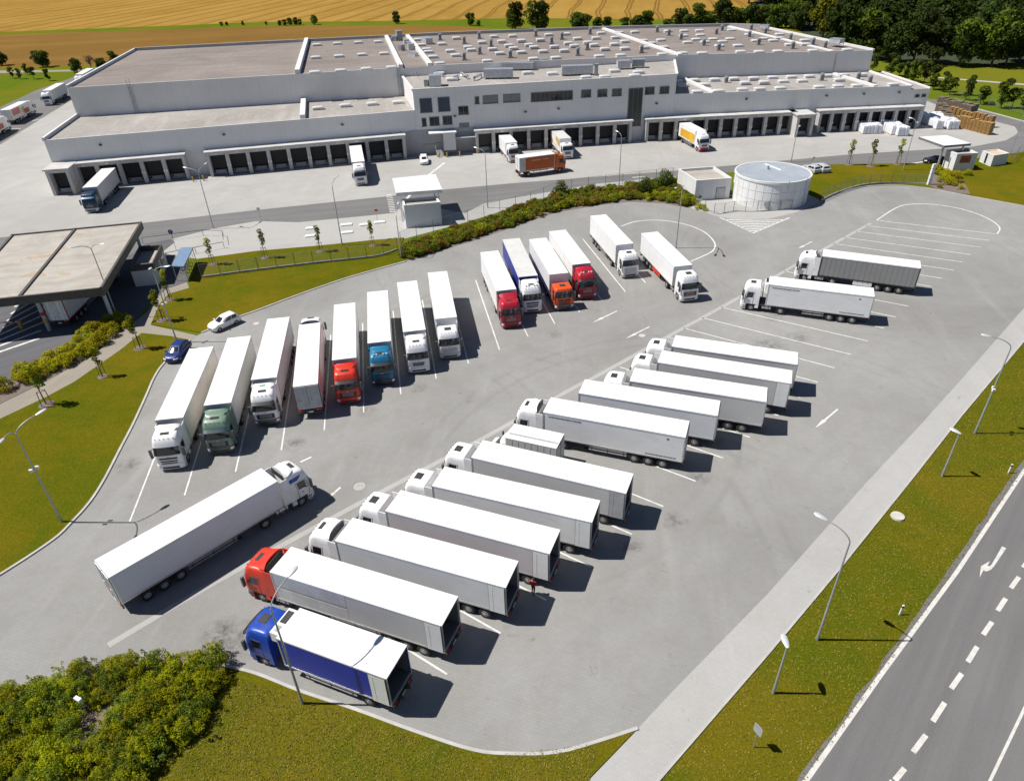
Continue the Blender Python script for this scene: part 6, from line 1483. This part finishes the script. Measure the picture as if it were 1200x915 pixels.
g=G(724,224.5);r=thing('utility_box','small white utility box at the foot of the lamp in the planted strip','utility box',(g.x,g.y-.6,.02));mb=MB();mb.box((0,0,.4),(1.0,.5,.8));mb.build('housing',M_WHITE,r);mb=MB();mb.box((0,0,.83),(1.06,.56,.06));mb.build('lid',GALV,r)
# ------------------------------------------------------------------ person in red
def person():
    g=G(624.9,696.3);H=1.76
    V=dict(pel=(0,0,.98),wai=(0,.0,1.14),che=(.01,0,1.36),nek=(.02,0,1.50),hed=(.04,0,1.60),top=(.04,0,1.70),hl=(0,.10,.93),kl=(.10,.11,.52),al=(.0,.11,.10),fl=(.16,.12,.05),hr=(0,-.10,.93),kr=(-.02,-.11,.52),ar=(-.16,-.11,.11),fr=(-.01,-.12,.06),sl=(.01,.19,1.43),el=(-.06,.25,1.16),wl=(.06,.24,.93),ml=(.10,.24,.84),sr=(.01,-.19,1.43),er=(.03,-.26,1.16),wr=(.17,-.24,.97),mr=(.23,-.24,.90))
    E=[('pel','wai'),('wai','che'),('che','nek'),('nek','hed'),('hed','top'),('pel','hl'),('hl','kl'),('kl','al'),('al','fl'),('pel','hr'),('hr','kr'),('kr','ar'),('ar','fr'),('che','sl'),('sl','el'),('el','wl'),('wl','ml'),('che','sr'),('sr','er'),('er','wr'),('wr','mr')]
    Rd=dict(pel=.145,wai=.13,che=.155,nek=.06,hed=.10,top=.085,hl=.09,kl=.065,al=.045,fl=.04,hr=.09,kr=.065,ar=.045,fr=.04,sl=.07,el=.048,wl=.035,ml=.035,sr=.07,er=.048,wr=.035,mr=.035)
    nm=list(V);me=bpy.data.meshes.new('person');me.from_pydata([V[k] for k in nm],[(nm.index(a),nm.index(b)) for a,b in E],[])
    o=bpy.data.objects.new('person',me);LINK(o)
    sm=o.modifiers.new('skin','SKIN')
    for i,k in enumerate(nm):
        q_=me.skin_vertices[0].data[i];q_.radius=(Rd[k],Rd[k]*(1.15 if k in('che','wai','pel') else 1));q_.use_root=(k=='pel')
    o.modifiers.new('sub','SUBSURF').render_levels=2;o.modifiers['sub'].levels=2
    dg=bpy.context.evaluated_depsgraph_get();m2=bpy.data.meshes.new_from_object(o.evaluated_get(dg));o.modifiers.clear();o.data=m2
    ms=[mat('jacket_red',(.32,.012,.02),.8),mat('trousers_dark',(.03,.03,.04),.8),mat('skin_tone',(.45,.28,.20),.6),mat('shoe_dark',(.02,.02,.02),.6)]
    for x in ms: m2.materials.append(x)
    for p_ in m2.polygons:
        c=p_.center;p_.use_smooth=True
        p_.material_index=2 if c.z>1.49 or (abs(c.y)>.2 and c.z<.94 and c.z>.75) else 3 if c.z<.11 else 1 if c.z<.90 else 0
    mb=MB();mb.rings([[(.025+q*math.cos(t),q*math.sin(t)*.9,z) for t in [2*math.pi*k/12 for k in range(12)]] for z,q in ((1.56,.085),(1.62,.112),(1.69,.108),(1.735,.07),(1.75,.02))],0,True,True)
    mb.build('hair',mat('hair_dark',(.04,.025,.02),.7),o)
    o.location=(g.x,g.y,.025);o.rotation_euler=(0,0,R(60))
    tag(o,'person in a red jacket and dark trousers walking behind the parked lorries','person')
person()
# ------------------------------------------------------------------ vegetation
def leaf_cloud(name,mats,blobs,n,s,seed,flat=.35,drop=.0):
    """leaf quads scattered through a set of ellipsoid clumps: blobs = (centre, radii)"""
    rnd=np.random.RandomState(seed);vol=np.array([b[1][0]*b[1][1]*b[1][2] for b in blobs])**.67;vol/=vol.sum()
    V=[];Fm=[];mi=[]
    idx=rnd.choice(len(blobs),n,p=vol)
    tone=rnd.randint(0,len(mats),len(blobs))
    for i in idx:
        c,rd=blobs[i];d=rnd.normal(size=3);d/=np.linalg.norm(d)
        rr=rnd.uniform(.45,1.06)**.6
        if d[2]<-.3 and rnd.rand()<.5: d[2]*=-1
        p=np.array(c)+d*np.array(rd)*rr
        nrm=d*.8+rnd.normal(size=3)*.75+np.array([0,0,flat]);nrm/=np.linalg.norm(nrm)
        a=np.cross(nrm,rnd.normal(size=3));a/=np.linalg.norm(a);b=np.cross(nrm,a)
        L=s*rnd.uniform(.6,1.35);W_=L*rnd.uniform(.4,.7);k=len(V)
        V+=[p-a*L*.5,p+b*W_*.5-nrm*L*.06,p+a*L*.5,p-b*W_*.5-nrm*L*.06];Fm.append((k,k+1,k+2,k+3));mi.append(tone[i] if rnd.rand()<.8 else rnd.randint(len(mats)))
    me=bpy.data.meshes.new(name);me.from_pydata([tuple(v) for v in V],[],Fm)
    for m in mats: me.materials.append(m)
    me.polygons.foreach_set('material_index',mi);me.update();return me
def blobs_in(rnd,n,R_,Hh,z0,r0,r1,shape='dome'):
    out=[]
    for k in range(n):
        a=rnd.uniform(0,2*math.pi)
        if shape=='dome':
            q=math.sqrt(rnd.uniform(0,1));z=z0+Hh*rnd.uniform(0,1)*(1-q*q*.75)
        elif shape=='column':
            z=z0+Hh*(k+.5)/n;q=rnd.uniform(.0,.8)*math.sin(math.pi*min(.97,.12+.88*(k+.5)/n))**.6
        else:
            z=z0+Hh*rnd.uniform(0,1);t=(z-z0)/Hh;q=math.sqrt(rnd.uniform(0,1))*math.sin(math.pi*(.12+.8*t))**.7
        r=rnd.uniform(r0,r1);out.append(((R_*q*math.cos(a),R_*q*math.sin(a),z),(r,r,r*rnd.uniform(.65,.9))))
    return out
def trunk_mesh(name,H,r,limbs,rnd,spread):
    mb=MB();mb.tube([(0,0,-.1),(.02*H*rnd.uniform(-1,1),.02*H*rnd.uniform(-1,1),H*.5),(0,0,H)],[r*1.15,r*.8,r*.45],8)
    for k in range(limbs):
        a=2*math.pi*k/limbs+rnd.uniform(-.4,.4);z=H*rnd.uniform(.55,.95);e=spread*rnd.uniform(.6,1)
        mb.tube([(0,0,z),(e*.5*math.cos(a),e*.5*math.sin(a),z+e*.35),(e*math.cos(a),e*math.sin(a),z+e*.9)],[r*.45,r*.3,r*.1],6)
    return mb.mesh(name,[BARK])
def tree_proto(kind,seed,mats):
    rnd=random.Random(seed)
    if kind=='wood':   b=blobs_in(rnd,30,4.9,9.5,2.6,1.5,2.7,'round');c=leaf_cloud('crown',mats,b,3300,1.15,seed);t=trunk_mesh('trunk',8,.32,5,rnd,3)
    elif kind=='field': b=blobs_in(rnd,20,2.6,5.0,1.2,1.0,1.7,'round');c=leaf_cloud('crown',mats,b,2200,.75,seed);t=trunk_mesh('trunk',4.2,.2,5,rnd,1.8)
    elif kind=='row':  b=blobs_in(rnd,12,1.3,4.0,1.5,.6,1.0,'round');c=leaf_cloud('crown',mats,b,1300,.50,seed);t=trunk_mesh('trunk',3.6,.11,4,rnd,.9)
    elif kind=='sapling': b=blobs_in(rnd,8,.42,2.0,1.75,.22,.42,'column');c=leaf_cloud('crown',mats,b,420,.22,seed);t=trunk_mesh('trunk',2.9,.045,4,rnd,.35)
    elif kind=='bush': b=blobs_in(rnd,14,1.1,1.25,.35,.40,.70);c=leaf_cloud('foliage',mats,b,1500,.20,seed,1.0);t=trunk_mesh('stem',.7,.05,5,rnd,.6)
    elif kind=='bigbush': b=blobs_in(rnd,24,1.3,1.65,.40,.28,.66)+[((1.3*rnd.uniform(-1,1),1.3*rnd.uniform(-1,1),rnd.uniform(1.0,2.1)),(.14,.14,.34)) for _ in range(16)];c=leaf_cloud('foliage',mats,b,6000,.125,seed,1.0);t=trunk_mesh('stem',1.0,.06,6,rnd,.9)
    elif kind=='low': b=blobs_in(rnd,8,.75,.55,.25,.28,.45);c=leaf_cloud('foliage',mats,b,800,.19,seed,1.0);t=trunk_mesh('stem',.4,.03,4,rnd,.4)
    elif kind=='conifer':
        b=[((0,0,.5+3.6*k/12),(1.05*(1-k/13.),1.05*(1-k/13.),.34)) for k in range(12)];c=leaf_cloud('crown',mats,b,1000,.26,seed);t=trunk_mesh('trunk',3.8,.09,0,rnd,.5)
    return c,t
PROTO={}
def plant_at(kind,var,mats,xy,s,label,cat,group,name,z=0.0,sz=None):
    key=(kind,var,mats[0].name)
    if key not in PROTO: PROTO[key]=tree_proto(kind,100+var*7+len(kind)*31,mats)
    c,t=PROTO[key]
    r=thing(name,label,cat,(xy[0],xy[1],z),random.uniform(0,6.28),group);r.scale=(s,s,sz or s*random.uniform(.9,1.12))
    put(c.name.split('.')[0],c,r);put(t.name.split('.')[0],t,r);return r
# woodland at the upper right
poly=[(925,24),(960,60),(1018,74),(1090,77),(1164,80),(1320,70),(1330,-45),(1000,-45),(870,2)]
def inside(p,pl):
    x,y=p;c=False
    for i in range(len(pl)):
        (x1,y1),(x2,y2)=pl[i],pl[i-1]
        if (y1>y)!=(y2>y) and x<(x2-x1)*(y-y1)/(y2-y1)+x1: c=not c
    return c
W_=[Vector(G2(a,max(b,-60))) for a,b in poly];x0,x1=min(v.x for v in W_),max(v.x for v in W_);y0,y1=min(v.y for v in W_),max(v.y for v in W_)
pts=[];tries=0;rr=random.Random(5)
ed_=[G2(a,b) for a,b in ((985,66),(1018,71),(1050,74),(1090,76),(1125,78),(1164,79),(1200,74),(1240,72),(1290,70))]
for a_,b_ in zip(ed_,ed_[1:]):
    n_=max(1,int(math.dist(a_,b_)/5.2))
    for k_ in range(n_):
        q_=lerp(a_,b_,k_/n_);pts.append((q_[0]+rr.uniform(-.8,.8),q_[1]+rr.uniform(0,2.5)))
while tries<60000 and len(pts)<330:
    tries+=1;x,y=rr.uniform(x0,x1),rr.uniform(y0,y1)
    q_=P((x,y,0))
    if not inside(q_,poly): continue
    dmin=6.2 if y<330 else 9.5
    if any((x-a)**2+(y-b)**2<dmin*dmin for a,b in pts): continue
    pts.append((x,y))
pts.sort(key=lambda p:p[0]**2+p[1]**2)
for i,(x,y) in enumerate(pts[:290]):
    q_=P((x,y,6));yel=(930<q_[0]<985 and 20<q_[1]<60)
    e=i<60
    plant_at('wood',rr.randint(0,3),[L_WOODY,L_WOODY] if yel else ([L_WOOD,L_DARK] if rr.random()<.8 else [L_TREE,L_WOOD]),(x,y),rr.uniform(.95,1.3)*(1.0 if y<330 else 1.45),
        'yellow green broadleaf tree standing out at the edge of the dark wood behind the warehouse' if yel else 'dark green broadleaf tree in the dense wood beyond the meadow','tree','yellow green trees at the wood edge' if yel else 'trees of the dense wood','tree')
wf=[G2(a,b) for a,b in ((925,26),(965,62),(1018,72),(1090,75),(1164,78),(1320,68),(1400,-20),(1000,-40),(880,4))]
wf=[(x+1.0,y+3.0) for x,y in wf]
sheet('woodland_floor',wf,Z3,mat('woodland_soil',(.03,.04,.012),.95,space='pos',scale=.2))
# trees between the fields and behind the hall
def row(lst,kind,mats,label,group,s=1.0,cat='tree',name='tree',z=0.0):
    for i,(a,b,k) in enumerate(lst):
        x,y=G2(a,b);plant_at(kind,i%3,mats,(x,y),s*k,label if isinstance(label,str) else label[i],cat,group,name,z)
row([(604,35,1.6),(630,36,1.8)],'field',[L_DARK,L_TREE],['tall dark tree on the field margin behind the hall roof, left of a pair','tall dark tree on the field margin behind the hall roof, right of a pair'],'pair of tall field trees')
row([(676,36,1.35),(684,36,1.3),(700,36,1.0),(711,36,.95),(732,35,1.0),(746,35,1.2),(757,35,1.4),(797,34,1.4),(806,35,1.2),(817,34,1.8),(831,34,1.2),(845,33,2.0),(857,33,1.3),(868,32,1.3),(879,32,1.6),(892,32,1.4),(905,33,1.8),(916,33,1.6),(928,34,1.8),(782,35,.9),(938,36,1.8)],'field',[L_TREE,L_DARK],'dark green hedgerow tree just beyond the back edge of the hall roof','hedgerow trees behind the hall',.85)
row([(328,30.5,.55),(334,30.3,.7),(340,30.0,.75),(347,29.8,.7),(352,29.6,.6),(369,29.2,.9),(465,28.3,1.05),(552,30.2,1.1),(561,31,.5),(597,32,.9),(260,30.8,.5),(266,30.5,.4),(285,30.0,.4),(312,29.4,.35)],'field',[L_DARK,L_TREE],'small dark bush on the green strip between the two wheat fields','bushes between the wheat fields',.75)
row([(2,77,.9),(51,79,1.0),(91,85,.75),(134,76,.75),(120,82,.6)],'field',[L_TREE,L_DARK],['tree cut by the left edge beside the farm track','round tree with a broad crown beside the farm track','lighter round tree just above the white lorries on the far strip','small tree partly behind the corner of the hall roof','low light green bush beside the bare tree'],None)
# bare tree
x,y=G2(108,83);r=thing('tree','bare brown leafless tree beside the farm track','tree',(x,y,0));rb=random.Random(3)
r_=MB();r_.tube([(0,0,0),(.1,0,2.5),(0,0,5.4)],[.2,.14,.05],7)
for k in range(46):
    a=rb.uniform(0,6.28);z=rb.uniform(1.6,4.8);e=rb.uniform(.8,2.2);r_.tube([(0,0,z),(e*.5*math.cos(a),e*.5*math.sin(a),z+e*.4),(e*math.cos(a+.3),e*math.sin(a+.3),z+e*.8)],[.07,.045,.02],5)
r_.build('trunk',BARK,r)
b=blobs_in(rb,8,2.0,2.5,3.0,.5,.9,'round');put('crown',leaf_cloud('crown',[mat('leaf_brown',(.13,.08,.05),.8)],b,260,.4,5),r)
row([(15,92,.8),(24,93,.7),(40,93,.9),(58,95,.8),(32,88,.7)],'row',[L_TREE,L_DARK],'thin young tree on the grass beside the far left lorries','young trees on the far left grass',.9)
# the row of young trees behind the timber yard
row([(1022,84,1.05),(1042.6,89.5,1.35),(1053,91.5,1.05),(1062.5,95,1.15),(1069.7,97.3,1.35),(1081,101.5,1.4),(1093.6,105.5,1.35),(1104,108,.95),(1112.5,111.5,1.05),(1131,117.5,.95),(1134,112,.9),(1148.4,122.5,1.1),(1152,120.5,.8),(1172.3,127,1.3),(1185.4,127,1.05),(1199,129,1.15)],'row',[L_DARK,L_TREE],'young dark tree in the line along the meadow fence behind the timber yard','line of young trees at the meadow fence',.86)
mb=MB()
# saplings with stakes on the lawns
def sapling(label,base,s=1.0,z=.1,g=L_BUSH,stakes=True):
    x,y=G2(*base);r=plant_at('sapling',abs(hash(label))%3 if False else int(base[0])%3,[L_BUSH,L_TREE],(x,y),s,label,'sapling','young staked trees on the lawns','sapling',z)
    if stakes:
        m3=cached('stakes',lambda:(lambda q:([q.tube([(.42*math.cos(t),.42*math.sin(t),0),(.34*math.cos(t),.34*math.sin(t),1.45)],.035,6) for t in (.5,2.6,4.7)]+[q.tube([(.35*math.cos(t),.35*math.sin(t),1.35),(.35*math.cos(t+2.1),.35*math.sin(t+2.1),1.35)],.025,5) for t in (.5,2.6,4.7)],q.mesh('stake',[mat('stake_wood',(.26,.19,.12),.8)]))[1])(MB()))
        put('stake',m3,r)
    mm=cached('treepit',lambda:(lambda q:([q.rings([[(k*.62*math.cos(t),k*.62*math.sin(t),zz) for t in [2*math.pi*j/14 for j in range(14)]] for zz,k in ((-.02,1.0),(.05,.9),(.07,.5))],0,True,True)],q.mesh('mulch_ring',[MATS['mulch']]))[1])(MB()))
    put('mulch_ring',mm,r)
sapling('staked young tree at the lower end of the left hedge, nearest the left edge',(55,475),1.35,.1)
sapling('thin leafless topped young tree with stakes beside the footpath, below the hedge',(121,442),1.0,.1)
sapling('staked young tree by the footpath at the upper end of the left hedge',(164.5,408.5),1.25,.1)
sapling('staked young tree on the lawn corner nearest the gatehouse, left of a pair',(191,376),1.25,.1)
sapling('staked young tree beside the bicycle shelter path, right of a pair',(199,352),1.2,.1)
sapling('staked young tree on the upper lawn next to the bicycle shelter',(250,310.5),1.1,.1)
sapling('staked young tree on the upper lawn between shelter and slab covers',(311,303),1.1,.1)
sapling('staked young tree on the upper lawn beside the white slab covers',(375.5,295.5),1.1,.1)
sapling('staked young tree on the upper lawn nearest the kiosk',(437,288.5),1.0,.1)
sapling('sapling on the right lawn nearest the two silver cars',(994.5,193.8),1.25,.1)
sapling('sapling on the right lawn in the middle of three',(1020,195.5),1.4,.1)
sapling('sapling on the right lawn nearest the small white canopy',(1051,193.2),1.2,.1)
# clipped hedge beside the footpath: single shrubs
rh=random.Random(11)
hl=[(6,454),(30,444),(28,436),(40,432),(45,440),(55,430),(60,420),(66,428),(75,416),(80,424),(84,408),(90,416),(95,402),(101,411),(103,394),(109,404),(112,388),(117,399),(120,383),(126,392),(129,378),(134,385),(139,374),(143,381)]
for i,(a,b) in enumerate(hl):
    x,y=G2(a,b+3);plant_at('bush',i%4,[L_HEDGE,L_HEDGE,L_BUSH],(x,y),rh.uniform(.78,.98),'yellow green shrub in the hedge between the gate road and the footpath','shrub','shrubs of the footpath hedge','shrub')
# planted strip between fence and lot
lawn('lawn',px((471,287.6),(500,275.5),(545,262),(590,249),(623,239),(640,234.5),(625,241.5),(600,250.5),(551,270),(513.7,284),(484,295.5),(472,299)),.06)
top=smooth(px((474,289),(500,277),(545,264),(590,250),(623,240.5),(665,226.5),(740,219),(795,213),(812,232)),10);bot=smooth(px((480,304),(513.7,293),(551.4,281.5),(600,265.5),(650.3,248),(700.6,239.5),(738.3,235),(776,237),(808,243)),10)
k=0
for i in range(0,len(top),1) :
    t=i/(len(top)-1);j=min(len(bot)-1,int(t*(len(bot)-1)))
    a,b=top[i],bot[j];wd_=math.dist(a,b);n=max(1,int(wd_/1.8))
    for q in range(n):
        f=(q+rh.uniform(.15,.85))/n
        if f<.04: continue
        p_=lerp(b,a,f*(.60+.36*min(1,t*1.7))+.03);v=rh.random()
        ms=[L_MIX,L_TREE] if v<.5 else ([L_BUSH,L_TREE] if v<.72 else [L_RUST,L_MIX])
        plant_at('low',k%4,ms,(p_[0]+rh.uniform(-.3,.3),p_[1]+rh.uniform(-.3,.3)),rh.uniform(1.05,1.55),'low green and rust shrub in the planted strip along the top of the lorry park','shrub','low shrubs of the planted strip','shrub');k+=1
for (a,b,s,l) in ((657,228.5,.9,'small dark upright shrub at the left of the planted strip, above the low shrubs'),(754,229,1.15,'broad dark upright shrub in the planted strip below the orange lorry'),(777,222,1.25,'tall dark upright shrub in the planted strip beside the pump house')):
    x,y=G2(a,b);plant_at('bush',0 if s<1 else 1,[L_TREE,L_DARK],(x,y),s*1.15,l,'shrub',None,'shrub',0,s*1.75)
for i,(a,b) in enumerate([(803,240),(812,240),(822,246),(789,234),(780,233),(768,232)]):
    x,y=G2(a,b);plant_at('bush',i%3,[L_BUSH,L_HEDGE],(x,y),.8,'yellow green bush at the pump house end of the planted strip','shrub','bushes at the pump house corner','shrub')
for i,(a,b,s) in enumerate([(1100,205,.9),(1107,208,.9),(1113,212,.95),(1119,209,.8),(1104,214,.85),(1112,217,.9),(1121,214,.75),(1133,206,.6),(1125,222,.5),(1096,203,.8),(1101,221,.4)]):
    x,y=G2(a,b);plant_at('bush',i%3,[L_HEDGE,L_BUSH],(x,y),s,'yellow green shrub in the small bed beside the white marker pylon','shrub','shrubs by the marker pylon','shrub',.1)
# the big shrubs at the bottom left corner
bb=[(18,806),(45,795),(75,786),(60,808),(100,777),(130,770),(92,800),(125,795),(155,775),(182,772),(210,770),(160,798),(190,795),(218,790),(238,782),(150,822),(180,820),(207,815),(232,806),(20,835),(50,840),(8,862),(35,868),(80,838),(65,870),(100,868),(132,850),(160,850),(190,845),(125,880),(155,880),(30,900),(70,902),(110,910),(0,890),(150,912),(-8,830),(178,868),(-20,905),(20,930),(90,935),(130,935),(45,935),(225,830),(8,800),(246,765),(250,785)]
for i,(a,b) in enumerate(bb):
    x,y=G2(a,b+22);s=rh.uniform(.66,.98)
    plant_at('bigbush',i%4,[L_BUSH,L_BUSH,L_TREE] if i%3 else [L_TREE,L_BUSH],(x+rh.uniform(-.2,.2),y+rh.uniform(-.2,.2)),s,'large leafy green shrub in the thicket at the bottom left corner of the lorry park','shrub','large shrubs at the bottom left','shrub',.05)
# real grass blades along the near lawn edges so that kerbs do not read as cut lines
def tufts(name,poly_px,n,seed,z=.1):
    rnd=np.random.RandomState(seed);V=[];Fc=[];mi=[]
    w_=[G2(a,b) for a,b in poly_px];xs=[p_[0] for p_ in w_];ys=[p_[1] for p_ in w_];c=0
    while c<n:
        x,y=rnd.uniform(min(xs),max(xs)),rnd.uniform(min(ys),max(ys))
        if not inside((x,y),w_): continue
        c+=1
        h=rnd.uniform(.03,.10);tn=1 if rnd.rand()<.45 else 0
        for q in range(3):
            a=rnd.uniform(0,6.28);l=rnd.uniform(.02,.12);w2_=.018+rnd.rand()*.02;k=len(V)
            V+=[(x-w2_*math.sin(a),y+w2_*math.cos(a),z),(x+w2_*math.sin(a),y-w2_*math.cos(a),z),(x+l*math.cos(a),y+l*math.sin(a),z+h)];Fc.append((k,k+1,k+2));mi.append(tn)
    me=bpy.data.meshes.new(name);me.from_pydata(V,[],Fc)
    for m_ in (mat('grass_blade',(.15,.15,.010),.8),mat('grass_blade_dry',(.24,.185,.02),.8)): me.materials.append(m_)
    me.polygons.foreach_set('material_index',mi);me.update()
    return tag(put(name,me),kind='stuff')
tufts('grass',[(262,790),(420,840),(560,888),(700,872),(690,920),(180,920),(215,865)],7000,2)
tufts('grass',[(772,915),(900,768),(1071,560),(1164,445),(1200,402),(1200,550),(1119,668),(943,914)],8000,3,.03)
